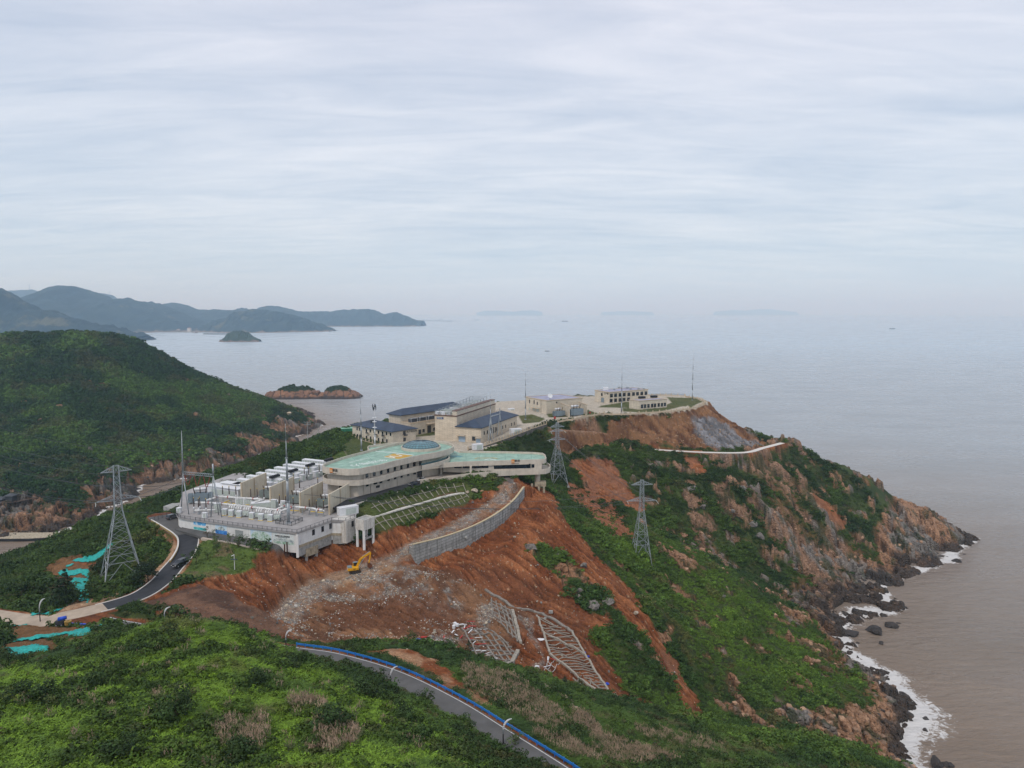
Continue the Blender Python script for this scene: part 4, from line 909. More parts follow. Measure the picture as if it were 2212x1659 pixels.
# materials
CREAM = mat('cream_render', (.56, .50, .42), .85, var=.10, scale=.35, streak=.30, bump=.15, bscale=6)
CREAMW = mat('cream_wall', (.50, .43, .32), .88, var=.12, scale=.5, streak=.25)
WHITEW = mat('white_wall', (.72, .72, .70), .8, var=.08, scale=.5, streak=.28, dirt=(.30, .24, .18))
CONC = mat('grey_concrete', (.36, .36, .34), .92, var=.22, scale=.9, streak=.5, bump=.3, bscale=5, dirt=(.12, .12, .11))
CONCB = mat('stained_concrete', (.42, .36, .26), .92, var=.3, scale=.8, streak=.9, bump=.3, dirt=(.10, .07, .05))
DECK = mat('deck_paving', (.33, .315, .305), .9, var=.12, scale=.3, bump=.1)
WHITE = mat('white_paint', (.68, .69, .70), .45, var=.07, scale=1.2, streak=.12)
GREENW = mat('pale_green_paint', (.46, .51, .47), .5, var=.1)
GALV = mat('galvanised_steel', (.36, .39, .41), .5, .5, var=.15, scale=1.0)
DGREY = mat('dark_grey_paint', (.055, .060, .068), .5, var=.2)
BLACK = mat('black_rubber', (.018, .018, .02), .6, var=.2)
BROWNP = mat('brown_porcelain', (.055, .028, .020), .35, var=.2, spec=.5)
REDP = mat('red_paint', (.42, .03, .025), .5)
YEL = mat('yellow_paint', (.70, .48, .05), .55, var=.15)
BLUEROOF = mat('blue_roof', (.035, .055, .092), .55, var=.25, scale=.25, streak=.15)
ROOFG = mat('mint_roof', (.27, .42, .335), .6, var=.22, scale=.30, streak=0)
BLUEG = mat('blue_grey_paint', (.20, .25, .28), .5, var=.15)
TARP = None
def glass_mat(name, col, rough=.08):
    m = bpy.data.materials.new(name); m.use_nodes = True; b = m.node_tree.nodes['Principled BSDF']; t = m.node_tree
    ge = N(t, 'ShaderNodeNewGeometry'); c = mix_n(t, noise_n(t, ge.outputs['Position'], .6, 3), tuple(x * .6 for x in col), tuple(x * 1.5 for x in col)); L(t, c, b.inputs['Base Color'])
    b.inputs['Roughness'].default_value = rough; b.inputs['Specular IOR Level'].default_value = .7; return m
GLASS = glass_mat('window_glass', (.012, .018, .026)); GLASSB = glass_mat('teal_glass', (.03, .09, .10)); DOMEG = glass_mat('dome_glass', (.10, .21, .24), .15)
def tiled(name, col, row=.6, colw=1.2):
    m = bpy.data.materials.new(name); m.use_nodes = True; t = m.node_tree; b = t.nodes['Principled BSDF']; b.inputs['Roughness'].default_value = .85
    ge = N(t, 'ShaderNodeNewGeometry'); s = N(t, 'ShaderNodeSeparateXYZ'); L(t, ge.outputs['Position'], s.inputs[0])
    h = math_n(t, 'ADD', s.outputs['X'], math_n(t, 'MULTIPLY', s.outputs['Y'], .6)); c = N(t, 'ShaderNodeCombineXYZ'); L(t, h, c.inputs[0]); L(t, s.outputs['Z'], c.inputs[1])
    br = N(t, 'ShaderNodeTexBrick'); L(t, c.outputs[0], br.inputs['Vector']); br.inputs['Scale'].default_value = 1.0; br.inputs['Brick Width'].default_value = colw * 2; br.inputs['Row Height'].default_value = row
    br.inputs['Mortar Size'].default_value = .05; br.inputs['Color1'].default_value = (*col, 1); br.inputs['Color2'].default_value = (*[x * .86 for x in col], 1); br.inputs['Mortar'].default_value = (*[x * .5 for x in col], 1)
    n = ramp_n(t, noise_n(t, ge.outputs['Position'], .25, 5, .6), [(.3, .82), (.7, 1.1)]); cc = mix_n(t, 1.0, br.outputs['Color'], n, 'MULTIPLY'); L(t, cc, b.inputs['Base Color']); return m
TILE = tiled('cream_tile_cladding', (.66, .56, .43)); TILE2 = tiled('pale_tile_cladding', (.68, .60, .48), .5, .9)

def unit2(a, b):
    d = Vector((b[0] - a[0], b[1] - a[1])); l = d.length; return d / l, l
def panel(a, b, u0, u1, z0, z1, out, th=.06):
    """box lying on the wall from a to b (seen from its right-hand side), u in metres"""
    d, l = unit2(a, b); n = Vector((d.y, -d.x)); P = [Vector(a[:2]) + d * u + n * o for u, o in ((u0, out - th), (u1, out - th), (u1, out), (u0, out))]
    m = MB(); m.prism([(p.x, p.y) for p in P], z0, z1); return m
def window(a, b, uc, zc, w, h, parent, frame=None, pane=GLASS, name='window', sill=False):
    f = MB(); d, l = unit2(a, b); t = .09
    for (u0, u1, z0, z1) in ((uc - w/2 - t, uc + w/2 + t, zc + h/2, zc + h/2 + t), (uc - w/2 - t, uc + w/2 + t, zc - h/2 - t, zc - h/2), (uc - w/2 - t, uc - w/2, zc - h/2, zc + h/2), (uc + w/2, uc + w/2 + t, zc - h/2, zc + h/2)):
        p = panel(a, b, u0, u1, z0, z1, .10, .12); f.add(p.v, p.f)
    o = f.build(name, frame or DGREY, parent)
    panel(a, b, uc - w/2, uc + w/2, zc - h/2, zc + h/2, .035, .05).build('pane', pane, o); return o
def fix_child(g, o):
    """keep g where its vertices say (world) although it hangs under o"""
    M = Matrix.Identity(4); chain = []; q = o
    while q is not None: chain.append(q); q = q.parent
    for q in reversed(chain):
        L_ = Matrix.LocRotScale(q.location, q.rotation_euler, q.scale); M = M @ (q.matrix_parent_inverse if q.parent else Matrix.Identity(4)) @ L_
    g.parent = o; g.matrix_parent_inverse = M.inverted()
def sub(mb, name, m, o, **k):
    g = mb.build(name, m, None, **k); fix_child(g, o); return g
def corner(px, py, z0, thL, pxL, thR, pxR):
    """footprint from the near corner and the bearings of its two walls, ends found where they meet picture columns"""
    Nn = atz(px, py, z0); k = Nn[1] / ((Nn[1] ** 2 + 0) ** .5)
    def end(th, pe):
        s, c = math.sin(R(th)), math.cos(R(th)); q = (pe - 1106) / F_ / (CP - SP * .04); l = (Nn[0] - q * Nn[1]) / (q * c - s); return (Nn[0] + s * l, Nn[1] + c * l)
    Lf = end(thL, pxL); Rt = end(thR, pxR); Nn = Nn[:2]; Bk = (Lf[0] + Rt[0] - Nn[0], Lf[1] + Rt[1] - Nn[1]); return [Lf, Nn, Rt, Bk]
def grow(P, d):
    c = Vector((sum(p[0] for p in P) / len(P), sum(p[1] for p in P) / len(P))); out = []
    n = len(P)
    for i in range(n):
        a, b, c2 = Vector(P[i-1][:2]), Vector(P[i][:2]), Vector(P[(i+1) % n][:2]); d1 = (b - a).normalized(); d2 = (c2 - b).normalized(); n1 = Vector((d1.y, -d1.x)); n2 = Vector((d2.y, -d2.x)); m = (n1 + n2)
        m = m / max(.3, m.dot(n1)) if m.length > 1e-6 else n1
        out.append((b.x + m.x * d, b.y + m.y * d))
    return out
def hip_roof(P, z, rise, over, th=.35, inset=None):
    """hip roof over a quad (Lf, Nn, Rt, Bk): ridge along the longer side"""
    Q = grow(P, over); A = [Vector((*p, z)) for p in Q]; w1 = (A[1] - A[0]).length; w2 = (A[2] - A[1]).length
    if w2 >= w1: m1 = (A[0] + A[1]) / 2; m2 = (A[2] + A[3]) / 2; hw = w1 / 2; d = (m2 - m1).normalized(); r1 = m1 + d * hw; r2 = m2 - d * hw; F = [(0, 1, 8), (1, 2, 9, 8), (2, 3, 9), (3, 0, 8, 9)]
    else: m1 = (A[1] + A[2]) / 2; m2 = (A[3] + A[0]) / 2; hw = w2 / 2; d = (m2 - m1).normalized(); r1 = m1 + d * hw; r2 = m2 - d * hw; F = [(1, 2, 8), (2, 3, 9, 8), (3, 0, 9), (0, 1, 8, 9)]
    r1 = r1 + Vector((0, 0, rise)); r2 = r2 + Vector((0, 0, rise)); B = [a - Vector((0, 0, th)) for a in A]
    m = MB(); m.add([*A, *B, r1, r2], F + [(0, 4, 5, 1), (1, 5, 6, 2), (2, 6, 7, 3), (3, 7, 4, 0), (4, 7, 6, 5)]); return m
def on(a, b, px, z):
    """metres along wall a-b where picture column px meets it"""
    q = (px - 1106) / F_ / .99; d, l = unit2(a, b); return (q * a[1] - a[0]) / (d.x - q * d.y)
def text_obj(txt, m, parent, origin, xdir, ydir, size, name='lettering', ext=.03):
    c = bpy.data.curves.new(name, 'FONT'); c.body = txt; c.size = 1.0; c.extrude = ext; c.align_x = 'CENTER'; c.align_y = 'CENTER'; c.resolution_u = 2
    o = bpy.data.objects.new(name, c); COL.objects.link(o); dg = bpy.context.evaluated_depsgraph_get(); me = bpy.data.meshes.new_from_object(o.evaluated_get(dg)); bpy.data.objects.remove(o)
    x = Vector(xdir).normalized() * size; y = Vector(ydir).normalized(); y = (y - x.normalized() * y.dot(x.normalized())).normalized() * size; zv = x.cross(y).normalized()
    M = Matrix(((x.x, y.x, zv.x, origin[0]), (x.y, y.y, zv.y, origin[1]), (x.z, y.z, zv.z, origin[2]), (0, 0, 0, 1))); me.transform(M); me.materials.clear(); me.materials.append(m)
    o = bpy.data.objects.new(name, me); COL.objects.link(o)
    if parent is not None: fix_child(o, parent)
    return o
# ------------------------------------------------------------------ the curved station building
def lp(cv, pts): return [atz(*cv(X_, Y_), z_) for X_, Y_, z_ in pts]
bld = thing('station_building', 'long cream curved building with mint green roofs, glass dome and a wing on columns', 'building', (-45, 310, 90))
front = lp(a1, [(32,384,102),(48,402,102),(90,414,102),(200,424,102),(320,437,102),(430,443,102),(600,436,102),(750,406,102),(900,377,102),(1050,337,102),(1220,296,102),(1430,246,102),(1600,216,102),(1760,187,102),(1900,155,102),(1980,132,102),(2030,105,102)])
back = lp(a1, [(2047,84,102),(2010,58,102),(1940,36,102),(1850,20,102),(1700,9,102),(1500,8,102),(1300,25,102),(1150,50,102),(1000,85,102),(840,130,102),(500,215,102),(300,272,102),(90,345,102)])
loop = front + back
def cl_offset(pts, d):
    n = len(pts); out = []
    for i in range(n):
        t = Vector(pts[(i+1) % n][:2]) - Vector(pts[i-1][:2]); t.normalize(); out.append((pts[i][0] - t.y * d, pts[i][1] + t.x * d, pts[i][2]))
    return out
MB().strip(loop, cl_offset(loop, .35), 2.7, True).build('parapet', CREAM, bld)
inn = cl_offset(loop, .352)
MB().prism([p[:2] for p in inn], 100.4, 100.9).build('roof', ROOFG, bld)
wall_in = cl_offset(loop, 2.0)
MB().prism([p[:2] for p in wall_in], 88.6, 100.39).build('wall', CREAM, bld)
# balcony band that runs on into the parapet of the wing
midf = lp(a1, [(41,548,97.3),(52,574,97.3),(100,592,97.3),(220,610,97.3),(330,618,97.3),(450,620,97.25),(600,616,97.15),(760,592,97.0),(1000,533,97.0),(1250,462,97.05),(1550,392,97.2),(1700,368,97.4),(1850,352,97.5),(2060,336,97.6)])
wingf = midf + lp(a4, [(250,133,97.7),(500,126,97.7),(700,120,97.7),(1000,112,97.7),(1400,100,97.7),(1640,93,97.7),(1740,86,97.7),(1785,72,97.7),(1797,45,97.7)])
wingb = lp(i3, [(2066,283,97.7),(2060,262,97.7),(2035,246,97.7),(1950,239,97.7),(1700,233,97.7),(1500,230,97.7),(1300,228,97.7)])
wing_loop = wingf + wingb
MB().strip(wing_loop, offset(wing_loop, .35), 2.2).build('balcony_parapet', CREAM, bld)
mid_i = offset(midf, .352)
wi = offset(wing_loop, .352)
k0 = 10
P = [p[:2] for p in wi[k0:]] + [atz(*a1(1950, 120), 97)[:2], atz(*a1(1800, 240), 97)[:2]]
MB().prism(P, 96.3, 96.75).build('wing_roof', ROOFG, bld)
m = MB()
fl = [p for p in midf[:13]]; fi = offset(fl, 3.2); m.strip([(a, b, c - 2.25) for a, b, c in [(p[0], p[1], p[2]) for p in offset(fl, .36)]], [(a, b, c - 2.25) for a, b, c in fi], .25); 
m = MB(); m.strip([(p[0], p[1], p[2] - 1.6) for p in offset(fl, .36)], [(p[0], p[1], p[2] - 1.6) for p in fi], .3); m.build('balcony_floor', CREAM, bld)
# closing of the balcony round the left end
lb = lp(a1, [(41,546,97.3),(60,530,97.3),(105,512,97.3),(150,500,97.3)])
MB().strip(lb[::-1], offset(lb[::-1], .3), 2.2).build('balcony_parapet', CREAM, bld)
# drum with the curved glazing between both roofs
drum = lp(a1, [(1560,392,98.6),(1700,362,98.6),(1850,325,98.6),(1950,288,98.6),(1983,262,98.6)])
MB().strip(offset(drum, -.0), offset(drum, .4), 1.7).build('drum_parapet', CREAM, bld)
gl = offset(drum, .7)
g = MB().strip([(p[0], p[1], 99.45) for p in gl], [(p[0], p[1], 99.45) for p in offset(gl, .2)], 2.6).build('glazing', GLASSB, bld)
mu = MB()
for a, b in zip(gl[:-1], gl[1:]):
    for k in range(5):
        t = k / 5; x_, y_ = a[0] + (b[0] - a[0]) * t, a[1] + (b[1] - a[1]) * t; mu.bar((x_, y_ - .08, 96.9), (x_, y_ - .08, 99.4), .14)
sub(mu, 'mullions', DGREY, g)
# upper windows with frames on the inset wall
wl = [wall_in[i] for i in range(len(front))]
def wall_hit(poly, px):
    q = (px - 1106) / F_ / .985
    for a, b in zip(poly[:-1], poly[1:]):
        fa, fb = a[0] - q * a[1], b[0] - q * b[1]
        if fa <= 0 <= fb: d, l = unit2(a, b); return a, b, l * (-fa) / (fb - fa)
    return None
for X_, Yc in [(708,535),(820,510),(928,485),(1033,460),(1137,433),(1238,410),(1338,387),(1436,362),(1527,358)]:
    px_, py_ = a1(X_, Yc); h_ = wall_hit(wl, px_)
    if h_:
        a, b, u = h_; D = a[1] + (b[1] - a[1]) * u / unit2(a, b)[1]; zc = atd(px_, py_, D)[2]; window(a, b, u, zc, 1.15, 2.0, bld, name='window')
for X_, Yc, w_, h2 in [(710,693,1.2,.6),(835,662,1.6,.6),(920,645,1.6,.6),(1040,610,1.2,.6),(1140,585,1.2,.6),(1240,560,1.2,.6),(1340,535,1.2,.6),(1440,512,1.2,.6),(858,712,.8,.9),(888,706,.8,.9),(310,735,1.6,2.2),(1515,520,2.6,2.9)]:
    px_, py_ = a1(X_, Yc); h_ = wall_hit(wl, px_)
    if h_:
        a, b, u = h_; D = a[1] + (b[1] - a[1]) * u / unit2(a, b)[1]; zc = atd(px_, py_, D)[2]
        window(a, b, u, zc, w_, h2, bld, name='door' if h2 > 2.1 else 'window')
for X_ in (760, 1170, 652):
    px_, _ = a1(X_, 500); h_ = wall_hit(wl, px_)
    if h_: a, b, u = h_; panel(a, b, u - .06, u + .06, 90, 99.3, .14, .12).build('downpipe', CONCB, bld)
# low wall along the foot
low = lp(a1, [(300,800,91.2),(450,808,91.2),(560,792,91.2),(800,725,91.2),(1000,668,91.3),(1300,610,91.4),(1590,556,91.6)])
MB().strip(low, offset(low, .3), 1.6).build('foot_wall', CREAM, bld)
# dome
dc = atz(*a1(1540, 95), 101.6); dr = 9.2; 
c0 = atz(*a1(1240, 95), 102); c1_ = atz(*a1(1838, 95), 102); dc = ((c0[0] + c1_[0]) / 2, (c0[1] + c1_[1]) / 2 + .0, 101.9); dr = (c1_[0] - c0[0]) / 2
ring = [(dc[0] + dr * math.cos(t), dc[1] + dr * .93 * math.sin(t), 102.1) for t in [k * math.pi / 24 for k in range(48)]]
MB().strip(ring, cl_offset(ring, .4), 1.5, True).build('dome_kerb', CREAM, bld)
dm = MB(); vs = []; nR = 7; nS = 32; rb = dr - .6; hgt = 3.0
for i in range(nR):
    t = i / (nR - 1); rr_ = rb * math.cos(t * math.pi / 2 * .985) ** .9; zz_ = 101.7 + hgt * math.sin(t * math.pi / 2)
    for k in range(nS): a_ = 2 * math.pi * k / nS; vs.append((dc[0] + rr_ * math.cos(a_), dc[1] + rr_ * .93 * math.sin(a_), zz_))
fs = [(i * nS + k, i * nS + (k + 1) % nS, (i + 1) * nS + (k + 1) % nS, (i + 1) * nS + k) for i in range(nR - 1) for k in range(nS)] + [tuple((nR - 1) * nS + k for k in range(nS))]
dm.add(vs, fs); dome = dm.build('dome', DOMEG, bld)
rb_ = MB()
for i in range(nR - 1):
    for k in range(nS):
        rb_.bar(vs[i * nS + k], vs[i * nS + (k + 1) % nS], .12)
        if i < 4 or k % 2 == 0: rb_.bar(vs[i * nS + k], vs[(i + 1) * nS + k], .13)
sub(rb_, 'ribs', DGREY, dome)
# painted signs on the roof (flat paint sheets)
GOLD = mat('gold_roof_paint', (.52, .30, .035), .6, var=.15); WPAINT = mat('white_roof_paint', (.68, .74, .70), .6, var=.1); DJ = mat('roof_joint', (.10, .25, .21), .7)
RZ = 100.904
def rpoly(cv, pts, z, m_, name, par=bld): 
    q = [atz(*cv(X_, Y_), z) for X_, Y_ in pts]; mm = MB(); mm.prism([p[:2] for p in q], z, z + .02); return mm.build(name, m_, par)
gp = rpoly(a1, [(1120,208),(1420,236),(1300,268),(1205,288),(1060,275),(975,258)], RZ, GOLD, 'roof_emblem')
def stroke(cv, pts, w, z):
    q = [Vector(atz(*cv(X_, Y_), z)) for X_, Y_ in pts]; mm = MB()
    for p0, p1 in zip(q[:-1], q[1:]): mm.bar(p0, p1, w, .02)
    return mm
zz1 = stroke(a1, [(985,262),(1150,276),(1110,258),(1030,240),(1200,252),(1250,242),(1165,216)], .62, RZ + .035); sub(zz1, 'zigzag', WPAINT, gp)
ln = stroke(a1, [(848,172),(1100,190),(1430,232)], .8, RZ + .01); ln.build('roof_line', WPAINT, bld)
# four large characters and the small line beside them, read from the seaward side
O = Vector(atz(*a1(760, 345), RZ)); xd = Vector(atz(*a1(600, 395), RZ)) - Vector(atz(*a1(1000, 290), RZ)); yd = -(Vector(atz(*a1(730, 215), RZ)) - Vector(atz(*a1(760, 345), RZ)))
def ctext(txt, cv, c, e0, e1, size, m_, z, par, ydn, nm='lettering'):
    O = Vector(atz(*cv(*c), z)); xd = Vector(atz(*cv(*e1), z)) - Vector(atz(*cv(*e0), z)); yv = Vector((-xd.y, xd.x, 0)) * ydn; return text_obj(txt, m_, par, O, xd, yv, size, nm)
ctext('华润电力', a1, (745, 345), (1060, 290), (430, 405), 4.6, WPAINT, RZ + .03, bld, 1)
ctext('CR POWER STATION', a1, (610, 305), (800, 270), (420, 360), 1.3, WPAINT, RZ + .03, bld, 1)
for X0, Y0, X1, Y1 in [(480,250,640,428),(700,205,860,385),(860,160,1230,290),(1000,100,1240,160),(1230,150,1500,228),(1700,150,1640,200)]:
    stroke(a1, [(X0, Y0), (X1, Y1)], .12, RZ).build('roof_joint', DJ, bld)
stroke(a1, [(330,330),(620,260),(860,200)], .12, RZ).build('roof_joint', DJ, bld)
for X_ in (80, 365, 640, 920, 1195, 1480):
    stroke(a4, [(X_ - 12, -20), (X_, 100)], .12, 96.756).build('roof_joint', DJ, bld)
stroke(a4, [(260,80),(330,55),(450,48),(560,60),(760,75),(650,55),(520,70),(380,85),(260,80)], .35, 96.77).build('roof_wave', GOLD, bld)
stroke(a4, [(470,105),(570,80),(720,108)], .7, 96.775).build('roof_wave', WPAINT, bld)
rpoly(a1, [(1990,235),(2190,245),(2150,262),(1990,262)], 96.76, mat('teal_roof_paint', (.10, .28, .30), .5), 'roof_patch')
# annex behind the long roof
an = lp(a1, [(724,118,100.5),(728,98,100.5),(750,82,100.5),(850,68,100.5),(1000,50,100.5),(1150,34,100.5),(1250,40,100.5),(1100,90,100.5),(900,140,100.5),(760,160,100.5)])
MB().strip(an[::-1], cl_offset(an[::-1], .3), 2.0, True).build('annex_parapet', CREAM, bld)
MB().prism([p[:2] for p in cl_offset(an[::-1], .31)], 88, 99.4).build('annex', ROOFG, bld)
# wall signs: orange square with zigzags and two characters
OR_ = mat('orange_sign', (.70, .20, .02), .5); BLK = mat('black_sign', (.02, .02, .02), .5); YW = mat('cream_sign', (.80, .70, .45), .5)
def wall_sign(a, b, u, zc, s=1.0):
    f = panel(a, b, u - 1.5 * s, u - .1 * s, zc - .75 * s, zc + .95 * s, .05, .04).build('sign_board', OR_, bld)
    d, l = unit2(a, b); nv = Vector((d.y, -d.x)); z_ = MB()
    for k in range(2):
        q = [Vector((*(Vector(a[:2]) + d * (u - 1.4 * s + .31 * s * i) + nv * .09), zc + (-.45 + .5 * k + (.35 if i % 2 else 0)) * s)) for i in range(5)]
        for p0, p1 in zip(q[:-1], q[1:]): z_.bar(p0, p1, .14 * s, .14 * s)
    sub(z_, 'zigzag', YW, f)
    o = Vector((*(Vector(a[:2]) + d * (u + 1.0 * s) + nv * .07), zc + .2 * s)); text_obj('華潤', BLK, bld, o, (d.x, d.y, 0), (0, 0, 1), 1.25 * s, 'lettering')
    o = Vector((*(Vector(a[:2]) + d * (u + .1 * s) + nv * .07), zc - 1.0 * s)); text_obj('CHINA RESOURCES', BLK, bld, o, (d.x, d.y, 0), (0, 0, 1), .36 * s, 'lettering')
a, b = front[3], front[4]; wall_sign(front[2], front[4], 3.4 if unit2(front[2], front[4])[1] > 6 else unit2(front[2], front[4])[1] / 2, 100.75, 1.05)
wq = [p for p in wingf]; px_, _ = a4(1120, 160); h_ = wall_hit(wq, px_)
if h_: wall_sign(h_[0], h_[1], h_[2], 97.05, 1.05)
# wing: wall, glazing, pillars, balcony band, soffit
wt = lp(a4, [(-420,215,95.8),(0,225,95.8),(560,222,95.8),(1000,212,95.8),(1700,195,95.8)])
ww = [(p[0], p[1] + 1.6, 95.9) for p in wt]
rear = [(ww[-1][0] - 2, ww[-1][1] + 15, 0), (ww[0][0] + 4, ww[0][1] + 16, 0)]
MB().prism([p[:2] for p in ww] + [p[:2] for p in rear], 92.2, 96.29).build('wing_wall', CREAM, bld)
def wband(X0, X1, y0, y1, nm, m_):
    p0, _ = a4(X0, 0); p1, _ = a4(X1, 0); h0, h1 = wall_hit(ww, p0), wall_hit(ww, p1)
    if not (h0 and h1): return
    P0 = Vector(h0[0][:2]) + unit2(h0[0], h0[1])[0] * h0[2]; P1 = Vector(h1[0][:2]) + unit2(h1[0], h1[1])[0] * h1[2]
    l = (P1 - P0).length; return panel(P0, P1, 0, l, y0, y1, .06, .1).build(nm, m_, bld)
for X0, X1, z0, z1 in [(-180,-20,94.2,95.8),(5,160,94.2,95.8),(195,555,94.2,95.8),(670,1460,93.7,95.75),(1475,1540,93.9,95.5)]: wband(X0, X1, z0, z1, 'window_band', GLASS)
bt = lp(a4, [(-420,468,91.6),(-200,440,92.2),(0,408,92.7),(350,376,93.1),(700,351,93.3),(1100,331,93.3),(1400,319,93.3),(1650,311,93.3),(1780,299,93.3),(1860,275,93.3),(1886,235,93.3),(1870,195,93.3),(1815,162,93.3)])
MB().strip(bt, offset(bt, .35), 2.3).build('wing_balcony', CREAM, bld)
sf = [p for p in bt[3:]]
MB().prism([p[:2] for p in offset(sf, .36)] + [(ww[-1][0] - 3, ww[-1][1] + 17), (sf[0][0], sf[0][1] + 20)], 91.2, 92.1).build('wing_floor', CREAM, bld)
# forecourt wall under the ramp to the wing
fw = lp(a4, [(-900,560,91.2),(-420,500,91.4),(0,430,91.2),(120,420,91.2),(345,410,90.9)])
MB().strip([(p[0], p[1] - .15, 91.5 + .2) for p in fw], offset([(p[0], p[1] - .15, 91.5 + .2) for p in fw], .35), 4.8).build('forecourt_wall', CREAM, bld)
MB().prism([p[:2] for p in offset(fw, .4)] + [(fw[-1][0] + 1, fw[-1][1] + 14), (fw[0][0] - 2, fw[0][1] + 14)], 86.5, 91.0).build('forecourt', mat('pink_paving', (.52, .45, .38), .85), bld)
def pil(X_, Yt, Yb, D, w, z0=None, z1=None, round_=False, nm='column', m_=None):
    px_, _ = a4(X_, 0); p = atd(px_, a4(0, Yb)[1], D); zt = z1 if z1 else atd(px_, a4(0, Yt)[1], D)[2]; zb = z0 if z0 is not None else p[2]; mm = MB()
    if round_: mm.cyl((p[0], p[1], zb), (p[0], p[1], zt), w / 2, w / 2, 16)
    else: mm.box((p[0], p[1], zb), (w, w, zt - zb))
    return mm.build(nm, m_ or CREAM, bld, smooth=round_)
Dw = bt[6][1] + 1.2
pil(175, 0, 0, bt[3][1] + 1.2, .9, 91, 95.8); pil(-455, 0, 0, bt[0][1] + 8, .9, 90.8, 95.8)
pil(815, 470, 690, Dw + 8, 1.7, 84, 91.2, True); pil(1605, 440, 660, Dw + 3, 2.5, 86.5, 91.2, True)
pc_ = atd(*a4(1665, 660), Dw + 3); MB().box((pc_[0], pc_[1], 85.0), (5.2, 4.2, 2.0)).build('pile_cap', CONCB, bld)
for X_ in (1745, 1640, 1490): pil(X_, 0, 0, Dw + (1 if X_ > 1500 else 2), .95, 76, 86.2, m_=CONCB)
st = MB(); q0 = atd(*a4(370, 560), bt[3][1] + 3); q1 = atd(*a4(685, 640), bt[4][1] + 2)
st.bar((q0[0], q0[1], 88.8), (q1[0], q1[1], 86.6), 2.4, 1.0); st.box((q1[0], q1[1], 82.5), (.6, 2.4, 4.4)); st.build('stair_flight', CREAM, bld)
q2 = atd(*a4(580, 560), bt[3][1] + 8); MB().box((q2[0] - 2.5, q2[1], 85), (9.5, 4, 6.2)).build('stair_wall', CREAM, bld)
cw_ = [atd(*a4(690, 740), bt[4][1] + 3), atd(*a4(800, 760), bt[4][1] + 2), atd(*a4(920, 770), bt[5][1] + 3), atd(*a4(960, 650), bt[5][1] + 9), atd(*a4(880, 520), bt[5][1] + 16)]
cw2 = [(p[0], p[1], 85.6) for p in smooth_pl(cw_, 4)]; MB().strip(cw2, offset(cw2, .4), 5).build('curved_plinth', CONC, bld)
for k in range(3):   # potted plants and a parked cart under the canopy
    pass

# ------------------------------------------------------------------ switchyard terrace
ter = thing('switchyard_terrace', 'white walled switchyard terrace with painted murals, its deck full of equipment', 'terrace', (-100, 270, 84))
ZD = 88.0
tf = [atz(*a2(X_, Y_), ZD) for X_, Y_ in [(22,95),(24,118),(40,137),(75,152),(140,166),(300,190),(700,243),(1000,284),(1500,345),(1800,376)]]
tr = [atz(*a8(X_, Y_), ZD) for X_, Y_ in [(700,16)]] + [atz(*a8(1065,24), ZD), atz(*a8(1300,-70), ZD)]
tb = [(-62, 290), (-66, 306), (-72, 345), (-96, 372), (-134, 335), (-142, 300)]
deck_poly = [p[:2] for p in tf + tr] + tb
MB().prism(deck_poly, ZD - .45, ZD).build('deck', DECK, ter)
wall_p = grow([p[:2] for p in tf + tr] + tb, -.55)
MB().prism(wall_p, 80.5, ZD - .451).build('wall', WHITEW, ter)
nf = len(tf)
fwall = [wall_p[i] for i in range(nf)]
A_, B_ = fwall[5], fwall[9]
panel(fwall[0], fwall[1], 0, unit2(fwall[0], fwall[1])[1], 81, 87.5, .05, .05).build('end_cladding', CREAMW, ter)
# concrete band under the white wall on the right
cr_ = [wall_p[nf - 1], wall_p[nf], wall_p[nf + 1], wall_p[nf + 2]]
for a, b in zip(cr_[:-1], cr_[1:]):
    l = unit2(a, b)[1]; panel(a, b, 0, l, 82.2, 83.1, .18, .2).build('ledge', CONCB, ter); panel(a, b, .3, l - .3, 79, 82.15, .06, .1).build('base_wall', CONC, ter)
def onwall(X_, cv=a2):
    px_, _ = cv(X_, 0); return wall_hit([(*p, 0) for p in fwall], px_)
def mural_mat(name, stops, scale, seed):
    m = bpy.data.materials.new(name); m.use_nodes = True; t = m.node_tree; b = t.nodes['Principled BSDF']; b.inputs['Roughness'].default_value = .7
    ge = N(t, 'ShaderNodeTexCoord'); mpn = N(t, 'ShaderNodeMapping'); L(t, ge.outputs['Object'], mpn.inputs[0]); mpn.inputs['Location'].default_value = (seed, seed * 2, 0)
    f = noise_n(t, mpn.outputs[0], scale, 5, .65, .8); r = ramp_n(t, f, stops); L(t, r, b.inputs['Base Color']); return m
M1 = mural_mat('sea_mural_paint', [(.30,(.03,.22,.50)),(.42,(.10,.40,.72)),(.55,(.62,.78,.86)),(.7,(.12,.45,.60))], .5, 3)
M2 = mural_mat('teal_mural_paint', [(.30,(.02,.28,.30)),(.5,(.05,.42,.44)),(.7,(.35,.65,.62))], .6, 9)
M3 = mural_mat('deep_blue_mural_paint', [(.30,(.02,.10,.42)),(.5,(.04,.22,.60)),(.7,(.15,.42,.75))], .8, 5)
M4 = mural_mat('map_mural_paint', [(.34,(.12,.26,.17)),(.46,(.35,.50,.38)),(.54,(.62,.70,.66)),(.66,(.25,.42,.42))], .9, 7)
M5 = mural_mat('pale_sky_mural_paint', [(.3,(.42,.60,.74)),(.6,(.68,.76,.80))], .4, 11)
M6 = mural_mat('building_mural_paint', [(.36,(.16,.22,.24)),(.48,(.42,.48,.48)),(.6,(.62,.66,.62))], 1.1, 13)
def mural(X0, X1, z0, z1, m_, out=.06, name='mural'):
    a, b, u0 = onwall(X0); a2_, b2_, u1 = onwall(X1)
    P0 = Vector(a[:2]) + unit2(a, b)[0] * u0; P1 = Vector(a2_[:2]) + unit2(a2_, b2_)[0] * u1
    return panel(P0, P1, 0, (P1 - P0).length, z0, z1, out, .05).build(name, m_, ter)
